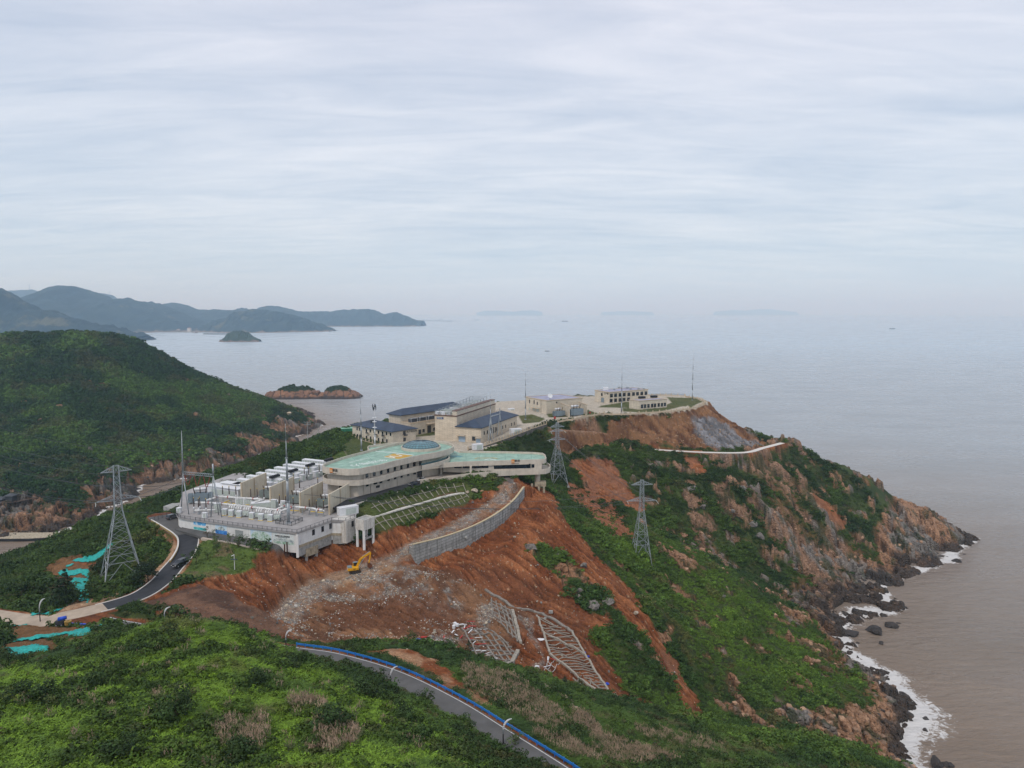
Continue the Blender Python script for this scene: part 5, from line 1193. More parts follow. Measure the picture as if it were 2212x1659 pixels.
def oval_mural(X0, X1, z0, z1, m_, seed, flat_top=.55, par=None):
    a, b, u0 = onwall(X0); c, d_, u1 = onwall(X1); P0 = Vector(a[:2]) + unit2(a, b)[0] * u0; P1 = Vector(c[:2]) + unit2(c, d_)[0] * u1; L_ = (P1 - P0).length; d = (P1 - P0) / L_; n = Vector((d.y, -d.x)); rs = random.Random(seed); mm = MB(); pts = []
    for k in range(28):
        t = 2 * math.pi * k / 28; r_ = 1 + rs.uniform(-.08, .08); uu = L_ / 2 + L_ / 2 * math.cos(t) * r_; v = (z0 + z1) / 2 + (z1 - z0) / 2 * max(-1, min(flat_top + .3, math.sin(t) * r_)); p = P0 + d * uu + n * .085; pts.append((p.x, p.y, v))
    back = [(p[0] - n.x * .03, p[1] - n.y * .03, p[2]) for p in pts]; nn = len(pts); mm.add(pts + back, [tuple(range(nn)), tuple(range(2 * nn - 1, nn - 1, -1))] + [(i, i + nn, (i + 1) % nn + nn, (i + 1) % nn) for i in range(nn)])
    if par: return sub(mm, 'painting', m_, par)
    return mm.build('mural', m_, ter)
ma = mural(228, 412, 84.2, 87.3, WHITEW); 
mural(228, 410, 86.1, 87.35, M1, .07); mural(228, 412, 84.3, 85.3, M2, .07)
mq = mural(550, 722, 83.9, 87.3, M5, .07); mural(550, 722, 83.9, 85.3, M3, .085); oval_mural(590, 690, 84.6, 86.8, M6, 3, .8)
mp_ = mural(1072, 1385, 83.5, 87.1, M5, .06); oval_mural(1078, 1378, 83.55, 86.9, M4, 4, .7)
mural(1402, 1720, 83.1, 87.0, mat('pale_mural_ground', (.68, .73, .72), .7), .06); oval_mural(1405, 1716, 83.2, 85.3, M6, 5, .6); oval_mural(1408, 1710, 83.15, 84.2, M4, 6, .6)
a, b, u = onwall(1545); d, l = unit2(a, b); nv = Vector((d.y, -d.x)); o = Vector((*(Vector(a[:2]) + d * u + nv * .10), 86.05)); text_obj('华润电力海上风电项目', BLK, ter, o, (d.x, d.y, 0), (0, 0, 1), .62)
o = Vector((*(Vector(a[:2]) + d * (u) + nv * .10), 85.6)); text_obj('CHINA RESOURCES POWER', mat('grey_sign', (.25, .3, .3), .6), ter, o, (d.x, d.y, 0), (0, 0, 1), .3)
# roller door and its reveal
dr_ = mural(845, 965, 83.6, 86.3, mat('roller_shutter', (.30, .32, .31), .5, var=.1), .03, 'roller_door')
for X0, X1, z0, z1 in [(833,845,83.6,86.6),(965,977,83.6,86.6),(833,977,86.3,86.65)]: mural(X0, X1, z0, z1, WHITEW, .14, 'door_frame')
# side wall windows
rw = [(*p, 0) for p in [wall_p[nf - 1], wall_p[nf]]]
for X_ in (135, 378, 588):
    px_, _ = a8(X_, 0); u = on(rw[0], rw[1], px_, 85); window(rw[0], rw[1], u, 85.9, 1.05, 1.9, ter)
u = on(rw[0], rw[1], a2(1782, 0)[0], 85); window(rw[0], rw[1], u, 84.9, .8, 2.3, ter, frame=WHITE, pane=WHITE, name='side_door')
# tower block at the right corner
tw = [atz(*a8(1062, 24), ZD), atz(*a8(1305, -75), ZD)]
d, l = unit2(tw[0], tw[1]); nv = Vector((-d.y, d.x)); tq = [tw[0][:2], tw[1][:2], (tw[1][0] + nv.x * 6, tw[1][1] + nv.y * 6), (tw[0][0] + nv.x * 6, tw[0][1] + nv.y * 6)]
q = grow(tq, .3); MB().prism(q, 79.5, ZD + .02).build('corner_block', mat('stained_white_wall', (.62, .60, .55), .85, var=.12, streak=.75, dirt=(.16, .12, .08)), ter)
window((*q[0], 0), (*q[1], 0), unit2(q[0], q[1])[1] * .62, 86.0, 1.0, 2.0, ter)
# outer corner post
c9 = atz(*a8(1115, 60), 87); 
p0 = fwall[9]; MB().box((p0[0] + .1, p0[1] - .1, 79), (.8, .8, 8.5)).build('corner_pier', WHITEW, ter)
# room on tall white columns
rm = thing('raised_equipment_room', 'stained white concrete tank room standing on four tall white columns, right of the terrace', 'room', (-54, 266, 80))
rq = [atz(*a8(1310, 60), 87.2), atz(*a8(1530, 105), 87.2), atz(*a8(1810, 0), 87.2)]
bk = (rq[0][0] + rq[2][0] - rq[1][0], rq[0][1] + rq[2][1] - rq[1][1]); RQ = [rq[0][:2], rq[1][:2], rq[2][:2], bk]
SW = bpy.data.materials['stained_white_wall']
mm = MB(); mm.prism(RQ, 84.6, 84.95); mm.build('floor_slab', SW, rm)
for i in range(4):
    a, b = RQ[i], RQ[(i + 1) % 4]; l = unit2(a, b)[1]; panel(a, b, 0, l, 84.95, 88.6, .02, .25).build('wall', SW, rm)
MB().prism(grow(RQ, -.26), 88.0, 88.2).build('roof', CONC, rm)
for i in range(4):
    g = grow(RQ, -.45)[i]; zb = gz(*g) - .5; MB().box((g[0], g[1], min(zb, 80)), (.85, .85, 84.6 - min(zb, 80))).build('column', WHITEW, rm)
MB().bar((*grow(RQ, -.45)[1], 81.2), (*grow(RQ, -.45)[2], 81.2), .5, .7).build('tie_beam', CONC, rm)
# the small stained tank on piers below the corner
tk = thing('concrete_tank', 'weathered ochre concrete tank on grey piers below the terrace corner', 'tank', (-70, 238, 75))
t0, t1, t2 = atz(*a2(1818, 605), 80.6), atz(*a2(1935, 625), 80.6), atz(*a2(2112, 560), 80.6); tb4 = (t0[0] + t2[0] - t1[0], t0[1] + t2[1] - t1[1]); TQ = [t0[:2], t1[:2], t2[:2], tb4]
MB().prism(TQ, 77.9, 80.5).build('basin', CONCB, tk); MB().strip([(*p, 80.85) for p in TQ], [(*p, 80.85) for p in grow(TQ, -.25)], .35, True).build('rim', CONCB, tk)
for i in (0, 1, 2): g = grow(TQ, -.5)[i]; MB().box((g[0], g[1], gz(*g) - 1), (.8, .8, 77.9 - gz(*g) + 1)).build('pier', CONC, tk)
pb = atz(*a2(1905, 580), 80.6); MB().box((pb[0], pb[1] + 1, 80.6), (1.5, 1.5, 2.0)).build('hatch_box', WHITEW, tk)
# rusty steel piles beside it
for X_ in (1620, 1655, 1700, 1735):
    p = gpix(*a2(X_, 690)); o = MB().box((p[0], p[1], p[2] - 1), (.35, .35, 4.6 + (X_ % 3) * .4)).build('steel_pile', mat('rusty_steel', (.085, .03, .018), .85, var=.3), None)
    tag(o, {1620: 'leftmost of the four rusty steel piles in the rubble below the terrace corner', 1655: 'second from left of the four rusty steel piles below the terrace corner', 1700: 'third from left of the four rusty steel piles below the terrace corner', 1735: 'rightmost rusty steel pile, closest under the white terrace corner'}[X_], 'pile', 'rusty piles by the terrace corner')

# railings: one thing each
def posts_at(t, pts, mk, m_, name='post'):
    me = None
    for p in pts[:100]:
        if me is None: o = mk().build(name, m_, None); me = o.data
        else: o = bpy.data.objects.new(name, me); COL.objects.link(o)
        o.location = p; fix_child(o, t)
def railing(name, pts, z, label, h=1.15, step=2.2, m_=None, mesh=True, base=0.0, rails=(1.0, .12), group=None):
    m_ = m_ or DGREY; t = thing(name, label, 'railing', (pts[0][0], pts[0][1], z if z is not None else pts[0][2]), group)
    P3 = [(p[0], p[1], (z if z is not None else p[2]) + base) for p in pts]; pm = []; rm_ = MB(); ms = MB(); acc = 0
    for a, b in zip(P3[:-1], P3[1:]):
        A, B = Vector(a), Vector(b); l = (B - A).length; n = max(1, round(l / step))
        for k in range(n):
            p = A.lerp(B, k / n); pm.append((p.x, p.y, p.z))
        for r_ in rails: rm_.bar(A + Vector((0, 0, h * r_)), B + Vector((0, 0, h * r_)), .07)
        n2 = max(1, round(l / .28))
        if mesh:
            for k in range(n2): p = A.lerp(B, (k + .5) / n2); ms.box((p.x, p.y, p.z + .1), (.028, .028, h - .12))
    p = Vector(P3[-1]); pm.append((p.x, p.y, p.z))
    posts_at(t, pm, lambda: MB().box((0, 0, 0), (.12, .12, h)), m_); rm_.build('rails', m_, t)
    if mesh: ms.build('infill', m_, t)
    return t
rl = grow(deck_poly, -.15)
railing('railing', rl[:nf + 1], ZD, 'dark steel railing along the front edge of the white switchyard terrace')
railing('railing', rl[nf:nf + 3], ZD, 'dark steel railing round the stained right corner of the switchyard terrace', group=None)
lr = [atz(*i2(X_, Y_), 85) for X_, Y_ in [(5,1195),(120,1150),(255,1100)]]
railing('railing', lr, 84.6, 'dark fence beside the parking bay at the left end of the terrace', h=1.6)
fr = [(p[0], p[1], 90.0) for p in FRONT]
railing('railing', fr[2:-3], None, 'dark railing between the forecourt road and the planted lattice slope', mesh=False, rails=(1, .55, .15))
kb = [(p[0], p[1], 90.25) for p in FRONT]; k_ = MB().strip(offset(kb, -.1), offset(kb, -.7), 1.1).build('kerb', mat('pale_kerb', (.55, .52, .46), .85), None); tag(k_, 'pale concrete edging under the forecourt railing', 'kerb')
# forecourt asphalt
fr_in = offset(FRONT, .0); fr_out = offset(FRONT, 7.5)
ASPH = mat('fresh_asphalt', (.035, .037, .042), .8, var=.2, scale=.4, bump=.1); ASPO = mat('worn_asphalt', (.11, .108, .105), .9, var=.15, scale=.25, bump=.1)
mf = MB(); n = len(FRONT); mf.strip([(p[0], p[1], 90.06) for p in FRONT], [(p[0], p[1], 90.06) for p in fr_out], .3); tag(mf.build('road', ASPH, None), kind='structure')
tag(MB().strip([(p[0], p[1], 90.07) for p in fr_out[:-6]], [(p[0], p[1], 90.07) for p in offset(FRONT, 9.0)[:-6]], .3).build('pavement', DECK, None), kind='structure')
# ------------------------------------------------------------------ buildings of the rear compound
def brng(th): return math.sin(R(th)), math.cos(R(th))
OFFW = mat('cornice', (.52, .42, .30), .8, var=.1)
def face_windows(a, b, cv, items, w, h, par, D=None, **k):
    for it in items:
        X_, Y_ = it[:2]; ww_, hh_ = (it[2], it[3]) if len(it) > 2 else (w, h); px_, py_ = cv(X_, Y_); u = on(a, b, px_, 0); d, l = unit2(a, b); D = a[1] + d.y * u
        window((*a[:2], 0), (*b[:2], 0), u, atd(px_, py_, D)[2], ww_, hh_, par, **k)
# A: two-storey office with a hipped roof
bA = thing('office_building', 'two storey cream office with hipped blue roof and little balconies, behind the dome', 'building', (-68, 402, 91))
PA = corner(*a5(1050, 1175), 91.0, -48, a5(155, 0)[0], 45, a5(1562, 0)[0])
zA = atd(*a5(1050, 930), PA[1][1])[2]
MB().prism(PA, 89.5, zA).build('wall', TILE2, bA)
hip_roof(PA, zA + .35, 2.9, 1.0).build('roof', BLUEROOF, bA); MB().prism(grow(PA, .5), zA - .25, zA - .005).build('cornice', OFFW, bA)
face_windows(PA[0], PA[1], a5, [(265,855),(322,865),(470,890),(556,905),(640,918),(735,936),(825,952),(915,965),(1002,981),(202,998),(268,1008),(324,1020),(471,1047),(560,1063),(640,1077),(736,1096),(826,1112),(918,1125)], 1.1, 1.7, bA)
face_windows(PA[1], PA[2], a5, [(1307,945,1.6,2.0),(1309,1095,1.6,2.0)], 1, 1, bA)
for X_, Y_, a, b in [(505,960,0,1),(700,1000,0,1),(860,1022,0,1),(1318,1012,1,2)]:
    px_, py_ = a5(X_, Y_); u = on(PA[a], PA[b], px_, 0); d, l = unit2(PA[a], PA[b]); z_ = atd(px_, py_, PA[a][1] + d.y * u)[2]
    panel(PA[a], PA[b], u - 1.3, u + 1.3, z_ - .3, z_, .95, .93).build('balcony', OFFW, bA)
    o = panel(PA[a], PA[b], u - 1.3, u + 1.3, z_, z_ + .85, .95, .08).build('balcony_rail', DGREY, bA)
c = (Vector(PA[0]) + Vector(PA[3])) / 2 * .62 + (Vector(PA[1]) + Vector(PA[2])) / 2 * .38; ch = atz(*a5(600, 690), zA + 3.0); MB().box((ch[0], ch[1], zA + 1.9), (1.8, 1.4, 1.7)).build('chimney', DGREY, bA)
d, l = unit2(PA[1], PA[2]); u = on(PA[1], PA[2], a5(1475, 0)[0], 0); p_ = Vector(PA[1]) + d * u + Vector((d.y, -d.x)) * .1
text_obj('生产综合楼', BLK, bA, (p_.x, p_.y, zA - 1.2), (d.x, d.y, 0), (0, 0, 1), 1.5)
# B: long hall with hipped roof and a lower annex carrying plant
N_ = (-67.2, 425.8); uB = Vector((.653, .757)); vB = Vector((-.757, .653))
def quad(Np, u, v, lu, lv): return [(Np[0] + v.x * lv, Np[1] + v.y * lv), (Np[0], Np[1]), (Np[0] + u.x * lu, Np[1] + u.y * lu), (Np[0] + u.x * lu + v.x * lv, Np[1] + u.y * lu + v.y * lv)]
bB = thing('long_hall', 'long cream hall with hipped blue roof and a plant terrace, behind the windowless hall', 'building', (-60, 425, 91))
PB = quad(N_, uB, vB, 55, 11.5); MB().prism(PB, 89, 102.8).build('wall', TILE2, bB); hip_roof(PB, 103.2, 3.0, 1.2).build('roof', BLUEROOF, bB); MB().prism(grow(PB, .7), 102.5, 102.79).build('cornice', OFFW, bB)
NB = (N_[0] - vB.x * 8.6, N_[1] - vB.y * 8.6); PB2 = quad(NB, uB, vB, 50, 8.55); MB().prism(PB2, 89, 98.7).build('annex', TILE2, bB); MB().strip([(*p, 99.4) for p in grow(PB2, .1)], [(*p, 99.4) for p in grow(PB2, -.3)], .9, True).build('annex_parapet', OFFW, bB)
for k in range(6):
    p = Vector(NB) + uB * (5 + k * 7) + vB * 3.6; m = MB(); m.box((p.x, p.y, 98.72), (5.0, 2.6, 2.2), math.atan2(uB.y, uB.x)); o = m.build('cooling_unit', DGREY, bB)
    f = MB(); 
    for j in (-1.2, 1.2): q_ = p + uB * j; f.cyl((q_.x, q_.y, 100.92), (q_.x, q_.y, 101.25), .9, .9, 12)
    sub(f, 'fans', GALV, o)
    g = MB(); 
    for j in (-2.6, 2.6): q_ = p + uB * j - vB * 1.5; g.bar((q_.x, q_.y, 98.8), (q_.x, q_.y, 101.6), .12)
    g.bar((p.x - uB.x * 2.6 - vB.x * 1.5, p.y - uB.y * 2.6 - vB.y * 1.5, 101.6), (p.x + uB.x * 2.6 - vB.x * 1.5, p.y + uB.y * 2.6 - vB.y * 1.5, 101.6), .12); sub(g, 'frame', WHITE, o)
face_windows(PB2[1], PB2[2], a5, [(1733,898,1.5,1.7),(1970,865,1.5,1.7)], 1, 1, bB); face_windows(PB2[1], PB2[2], a5, [(1858,875,3.2,5.2),(1650,925,2.2,2.8)], 1, 1, bB, frame=OFFW, pane=DGREY, name='door')
u = on(PB2[1], PB2[2], a5(1875, 0)[0], 0); panel(PB2[1], PB2[2], u - 3, u + 3, 97.0, 97.3, 1.6, 1.6).build('canopy', OFFW, bB)
# C: tall windowless hall with roof plant
bC = thing('windowless_hall', 'tall windowless cream hall with roof plant and brown trimmed parapet', 'building', (-32, 407, 91))
uC = Vector(brng(20.7)); vC = Vector(brng(-68.8))
PC = corner(*a6(595, 1232), 91.0, -68.8, a6(108, 0)[0], 20.7, a6(1446, 0)[0]); zC = atd(*a6(605, 680), PC[1][1])[2]
MB().prism(PC, 89, zC - .6).build('wall', TILE, bC)
MB().strip([(*p, zC) for p in grow(PC, .25)], [(*p, zC) for p in grow(PC, -.4)], .6, True).build('parapet_trim', mat('brown_trim', (.13, .07, .05), .6), bC)
hp = [Vector(PC[1]) + vC * .3 + uC * 1.0, Vector(PC[2]) + vC * .3 - uC * .5]; 
Q = [(hp[0] + vC * 3.0), hp[0], hp[1], hp[1] + vC * 3.0]; MB().prism([(p.x, p.y) for p in Q], zC - .59, zC + 2.4).build('roof_upstand', TILE2, bC)
MB().prism(grow(Q, .2), zC + 2.41, zC + 2.75).build('upstand_trim', bpy.data.materials['brown_trim'], bC)
Lc = (Vector(PC[2]) - Vector(PC[1])).length; rs = random.Random(5)
for k in range(int(Lc / 5)):
    p = Vector(PC[1]) + uC * (3 + k * 5) + vC * 9.5; m = MB()
    for j in range(7): q_ = p + uC * rs.uniform(-2, 2) + vC * rs.uniform(-4.5, 4.5); m.box((q_.x, q_.y, zC - .55), (rs.uniform(.6, 1.9), rs.uniform(.6, 1.9), rs.uniform(.8, 2.4)), rs.uniform(0, 3))
    for j in range(3): q_ = p + uC * rs.uniform(-2, 2); q2 = q_ + vC * 4.5; q3 = q_ - vC * 4.5; m.cyl((q2.x, q2.y, zC + 1.6), (q3.x, q3.y, zC + 1.6), .14, .14, 6)
    o = m.build('roof_plant', GREENW if k % 3 else WHITE, bC)
    g = MB(); hh_ = 2.2 + 3.0 * k / (Lc / 5)
    c4 = [p + uC * a_ + vC * b_ for a_, b_ in ((-2.3, -5), (2.3, -5), (2.3, 5), (-2.3, 5))]
    for q_ in c4: g.bar((q_.x, q_.y, zC - .5), (q_.x, q_.y, zC + hh_), .16)
    for i in range(4):
        for zz_ in (hh_, hh_ * .55): g.bar((*c4[i], zC + zz_), (*c4[(i + 1) % 4], zC + zz_), .12)
    sub(g, 'steel_frame', GALV, o)
d, l = unit2(PC[0], PC[1]); p_ = Vector(PC[0]) + d * 3.2 + Vector((d.y, -d.x)) * .1; panel(PC[0], PC[1], 1.2, 5.6, zC - 2.6, zC - 1.3, .06, .05).build('name_board', mat('navy_sign', (.02, .04, .14), .5), bC); text_obj('换流站', WPAINT, bC, (p_.x, p_.y, zC - 1.95), (d.x, d.y, 0), (0, 0, 1), 1.1)
# D: lower hall with hipped roof in front
bD = thing('hipped_roof_hall', 'lower cream hall with hipped blue roof, pale blue doors, in front of the windowless hall', 'building', (-15, 405, 91))
PD0 = corner(*a6(1130, 1272), 91.0, -68.6, a6(590, 0)[0], 22.5, a6(1925, 0)[0]); zD = atd(*a6(1140, 960), PD0[1][1])[2]
MB().prism(PD0, 89, zD).build('wall', TILE, bD); hip_roof(PD0, zD + .4, 3.6, .9).build('roof', BLUEROOF, bD); MB().prism(grow(PD0, .5), zD - .25, zD - .005).build('cornice', OFFW, bD)
face_windows(PD0[1], PD0[2], a6, [(1197,1063),(1268,1042),(1352,1010,1.0,3.0),(1407,1000,1.2,3.6),(1447,990,.9,3.0),(1475,975),(1607,935),(1673,912),(1803,872),(1863,852),(1725,1045,.6,.6),(1755,1030,.6,.6)], 1.1, 1.9, bD)
face_windows(PD0[0], PD0[1], a6, [(967,1185,2.0,2.3)], 1, 1, bD); PB_ = mat('pale_blue_door', (.36, .46, .56), .5); face_windows(PD0[0], PD0[1], a6, [(705,1178,4.2,4.2),(1065,1215,2.8,3.4)], 1, 1, bD, frame=OFFW, pane=PB_, name='door')
for X0, X1, Y_ in ((600, 785, 1112), (1018, 1125, 1138)):
    u0, u1 = on(PD0[0], PD0[1], a6(X0, 0)[0], 0), on(PD0[0], PD0[1], a6(X1, 0)[0], 0); z_ = atd(*a6(X0, Y_), PD0[0][1])[2]; panel(PD0[0], PD0[1], u0, u1, z_, z_ + .35, 1.8, 1.8).build('canopy', OFFW, bD)
# E: flat-roofed hall with a satellite dish
bE = thing('flat_roofed_hall', 'square cream flat roofed hall with white satellite dish and transformers in front', 'building', (25, 496, 93))
PE = corner(*a7(690, 895), 93.4, -33, a7(130, 0)[0], 59, a7(1622, 0)[0]); zE = atd(*a7(690, 528), PE[1][1])[2]; LILAC = mat('lilac_grey_roof', (.30, .30, .40), .5, var=.2, scale=.2)
MB().prism(PE, 91, zE - .5).build('wall', TILE2, bE); MB().prism(grow(PE, -.5), zE - .49, zE - .25).build('roof', LILAC, bE); MB().strip([(*p, zE) for p in grow(PE, .3)], [(*p, zE) for p in grow(PE, -.4)], .5, True).build('parapet', OFFW, bE)
face_windows(PE[0], PE[1], a7, [(250,558,.9,2.6),(367,580,1.0,2.8),(450,605,1.1,2.0)], 1, 1, bE); face_windows(PE[0], PE[1], a7, [(245,760,1.4,2.4),(368,760,1.8,4.2),(460,785,4.0,4.0)], 1, 1, bE, frame=OFFW, pane=GREENW, name='door')
face_windows(PE[1], PE[2], a7, [(952,585,.9,.9)], 1, 1, bE)
u0, u1 = on(PE[0], PE[1], a7(320, 0)[0], 0), on(PE[0], PE[1], a7(515, 0)[0], 0); z_ = atd(*a7(400, 675), PE[0][1])[2]; panel(PE[0], PE[1], u0, u1, z_, z_ + .3, 1.6, 1.6).build('canopy', OFFW, bE)
p = atz(*a7(778, 500), zE); 
def dish(p, r, par=None):
    t = thing('satellite_dish', 'white satellite dish on the lilac roof of the square flat roofed hall', 'satellite dish', p)
    MB().cyl(p, (p[0], p[1], p[2] + 2.0), .22, .18, 8).build('stand', GALV, t); ax = Vector((.25, -.75, .62)).normalized(); c = Vector(p) + Vector((0, 0, 2.4)); x = ax.cross(Vector((0, 0, 1))).normalized(); y = x.cross(ax); m = MB(); vs = []
    for i in range(6):
        rr_ = r * i / 5
        for k in range(20): a_ = k * math.pi / 10; vs.append(c + x * rr_ * math.cos(a_) + y * rr_ * math.sin(a_) + ax * (.35 * (i / 5) ** 2 * r))
    m.add(vs, [(i * 20 + k, i * 20 + (k + 1) % 20, (i + 1) * 20 + (k + 1) % 20, (i + 1) * 20 + k) for i in range(5) for k in range(20)]); o = m.build('reflector', WHITE, t, smooth=True); md = o.modifiers.new('s', 'SOLIDIFY'); md.thickness = .06
    g = MB(); f = c + ax * r * .9; 
    for k in range(3): a_ = k * 2.09; g.bar(c + x * r * math.cos(a_) + y * r * math.sin(a_) + ax * .35 * r, f, .05)
    g.box((f.x, f.y, f.z - .1), (.25, .25, .3)); g.build('feed_arm', GALV, t)
dish((p[0], p[1], zE - .25), 1.75)
# F and G
bF = thing('two_storey_block', 'two storey cream block with rows of dark windows at the far end of the plateau', 'building', (75, 551, 94))
PF = corner(*a9(950, 407), 94.4, -33.3, a9(808, 0)[0], 58, a9(1328, 0)[0]); zF = atd(*a9(950, 290), PF[1][1])[2]
MB().prism(PF, 92, zF - .4).build('wall', TILE2, bF); MB().prism(grow(PF, -.5), zF - .39, zF - .2).build('roof', LILAC, bF); MB().strip([(*p, zF) for p in grow(PF, .3)], [(*p, zF) for p in grow(PF, -.4)], .4, True).build('parapet', OFFW, bF)
face_windows(PF[1], PF[2], a9, [(969,325),(1010,321),(1053,318),(1094,315),(1139,312),(1185,309),(1224,306),(1266,303),(1306,301),(967,375),(1010,371),(1054,368),(1093,364),(1137,361)], 2.6, 2.6, bF)
face_windows(PF[0], PF[1], a9, [(875,314,1.6,2.2)], 1, 1, bF); face_windows(PF[0], PF[1], a9, [(884,372,3.6,4.2)], 1, 1, bF, frame=OFFW, pane=BLUEG, name='door')
for X_, Y_, s_ in [(915,268,2.2),(1048,250,1.2),(1000,266,1.0),(1130,252,1.2),(1160,262,1.0),(1240,262,1.0),(1290,260,.8)]:
    p = atz(*a9(X_, Y_), zF); MB().box((p[0], p[1], zF - .19), (s_ * 1.8, s_ * 1.5, s_)).build('roof_unit', WHITE if s_ > 2 else GALV, bF)
d, l = unit2(PF[0], PF[1]); p_ = Vector(PF[0]) + d * (l * .80) + Vector((d.y, -d.x)) * .1; text_obj('生产楼', BLK, bF, (p_.x, p_.y, zF - 1.6), (d.x, d.y, 0), (0, 0, 1), 1.7)
bG = thing('single_storey_block', 'low cream flat roofed block with a row of eight windows before the two storey block', 'building', (92, 516, 94))
PG = corner(*a9(1247, 463), 94.3, -50, a9(1145, 0)[0], 63, a9(1516, 0)[0]); zG = atd(*a9(1247, 374), PG[1][1])[2]
MB().prism(PG, 92, zG - .4).build('wall', TILE2, bG); MB().prism(grow(PG, -.5), zG - .39, zG - .2).build('roof', LILAC, bG); MB().strip([(*p, zG) for p in grow(PG, .3)], [(*p, zG) for p in grow(PG, -.4)], .4, True).build('parapet', OFFW, bG)
face_windows(PG[1], PG[2], a9, [(1271,431),(1301,429),(1334,426),(1370,423),(1398,421),(1434,417),(1466,415),(1495,412)], 1.9, 2.5, bG)
for X_, Y_ in ((1272, 352), (1390, 343)): p = atz(*a9(X_, Y_), zG); MB().box((p[0], p[1], zG - .19), (5.0, 2.4, 1.7), .4).build('roof_unit', BLACK, bG)

# ------------------------------------------------------------------ compound walls and fences
def fence(pts, label, hw, hp, step, name='boundary_fence', iron=True, col=None):
    t = thing(name, label, 'fence', pts[0]); col = col or OFFW; P3 = [Vector(p) for p in pts]; w = MB(); ir = MB(); ps = []
    for A, B in zip(P3[:-1], P3[1:]):
        w.bar(A + Vector((0, 0, hw / 2)), B + Vector((0, 0, hw / 2)), .35, hw); l = (B - A).length; n = max(1, round(l / step))
        for k in range(n): ps.append(tuple(A.lerp(B, k / n)))
        if iron:
            for h_ in (hp * .92, hp * .55): ir.bar(A + Vector((0, 0, h_)), B + Vector((0, 0, h_)), .08)
            for k in range(int(l / .45)): p = A.lerp(B, k / (l / .45)); ir.box((p.x, p.y, p.z + hw), (.05, .05, hp - hw))
    ps.append(tuple(P3[-1])); w.build('low_wall', col, t)
    if iron: ir.build('ironwork', DGREY, t)
    posts_at(t, ps, lambda: MB().box((0, 0, -.3), (.55, .55, hp + .45)), col, 'pillar'); return t
def gl(cv, pts, z): return [atz(*cv(X_, Y_), zz_) for (X_, Y_), zz_ in zip(pts, z)]
fA = gl(a6, [(840,1430),(940,1400),(1220,1345),(1340,1305),(1700,1180),(1990,1070),(2212,990)], [90.6, 90.7, 91, 91.2, 91.8, 92.3, 92.7])
fA += [atz(*a7(X_, Y_), z) for X_, Y_, z in [(180,1300,92.9),(410,1240,93.0),(690,1150,93.2)]]
fA = [(a, b, c + .0) for a, b, c in fA]
fence(fA, 'cream pillared fence with black ironwork on top of the dark stained retaining wall', .45, 1.7, 3.4)
fB = [atz(*a7(X_, Y_), z) for X_, Y_, z in [(985,1110,93.4),(1240,1058,93.5),(1360,1055,93.6),(1710,960,93.8),(1940,930,93.9),(2190,880,94)]] + [atz(*a9(X_, Y_), z) for X_, Y_, z in [(900,513,94),(980,516,94),(1070,516,94),(1160,514,94),(1245,506,94),(1380,498,94),(1510,488,94.2),(1610,478,94.3),(1740,462,94.4),(1815,448,94.5),(1870,425,94.6),(1893,400,94.7),(1870,380,94.8),(1815,360,94.8),(1700,338,94.9)]]
fence(fB, 'cream low wall fence with pillars along the cliff edge of the plateau', 1.0, 1.9, 6.0, iron=False)
fC = [atz(*a9(X_, Y_), 94.8) for X_, Y_ in [(1690,330),(1560,324),(1455,326),(1370,330),(1340,332)]]
fence(fC, 'cream pillared fence along the far sea edge behind the two storey block', .4, 1.8, 6.0)
fD = [atz(*a6(X_, Y_), 92.5) for X_, Y_ in [(1450,640),(1530,600),(1700,545),(1890,535),(2090,525)]]
fence(fD, 'thin grey fence on the seaward edge behind the blue hipped roofs', .4, 1.8, 5.0)
fE = [atz(*a5(X_, Y_), 90.3) for X_, Y_ in [(165,1060),(300,1105),(460,1150),(610,1190),(780,1200)]]
fence(fE, 'cream pillared fence along the foot of the two storey office', .5, 1.7, 4.0)
# retaining wall under the first fence
RW = [(a + .12, b - .28, c - .02) for a, b, c in fA]
t = MB(); t.strip([(p[0] + .35, p[1] - .25, p[2] - .1) for p in fA], [(p[0] - .3, p[1] + .9, p[2] - .1) for p in fA], 7.5)
RWM = mat('dark_stained_wall', (.15, .135, .12), .95, var=.35, scale=.6, streak=1.0, dirt=(.035, .032, .03)); tag(t.build('retaining_wall', RWM, None), 'dark stained masonry retaining wall below the pillared fence of the rear compound', 'retaining wall')

# ------------------------------------------------------------------ masts
def mast(px_, pyb, z, pyt, label, r=.42, white=False, D=None):
    b = atz(px_, pyb, z) if D is None else atd(px_, pyb, D); ht = atd(px_, pyt, b[1])[2] - b[2]; t = thing('lightning_mast', label, 'mast', b, 'tall lightning masts over the station')
    n = 5; mm = WHITE if white else GALV; lv = [0, .22, .44, .66, .84, 1.0]
    for i in range(n):
        r0 = r * (1 - .17 * i) * (1 if i < 4 else .35); r1 = r * (1 - .17 * (i + 1)) * (1 if i < 3 else .4); MB().cyl((b[0], b[1], b[2] + ht * lv[i]), (b[0], b[1], b[2] + ht * lv[i + 1]), r0, max(r1, .05), 12).build('section', mm, t, smooth=True)
        if i < 4: MB().cyl((b[0], b[1], b[2] + ht * lv[i + 1] - .15), (b[0], b[1], b[2] + ht * lv[i + 1] + .15), r1 * 1.55, r1 * 1.55, 12).build('flange', mm, t)
    MB().cyl((b[0], b[1], b[2] - .3), (b[0], b[1], b[2] + .45), r * 1.8, r * 1.4, 12).build('base', mm, t); return t, b, ht
mast(*a3(1675, 893), 88.0, 915, 'tall grey lightning mast standing in the fenced square on the terrace deck', .62)
mast(781, 973, 90.3, 853, 'grey lightning mast left of the two storey office', .45)
mast(*a6(1340, 1220), 91.2, 848, 'grey lightning mast on lattice legs in front of the lower hipped hall', .38)
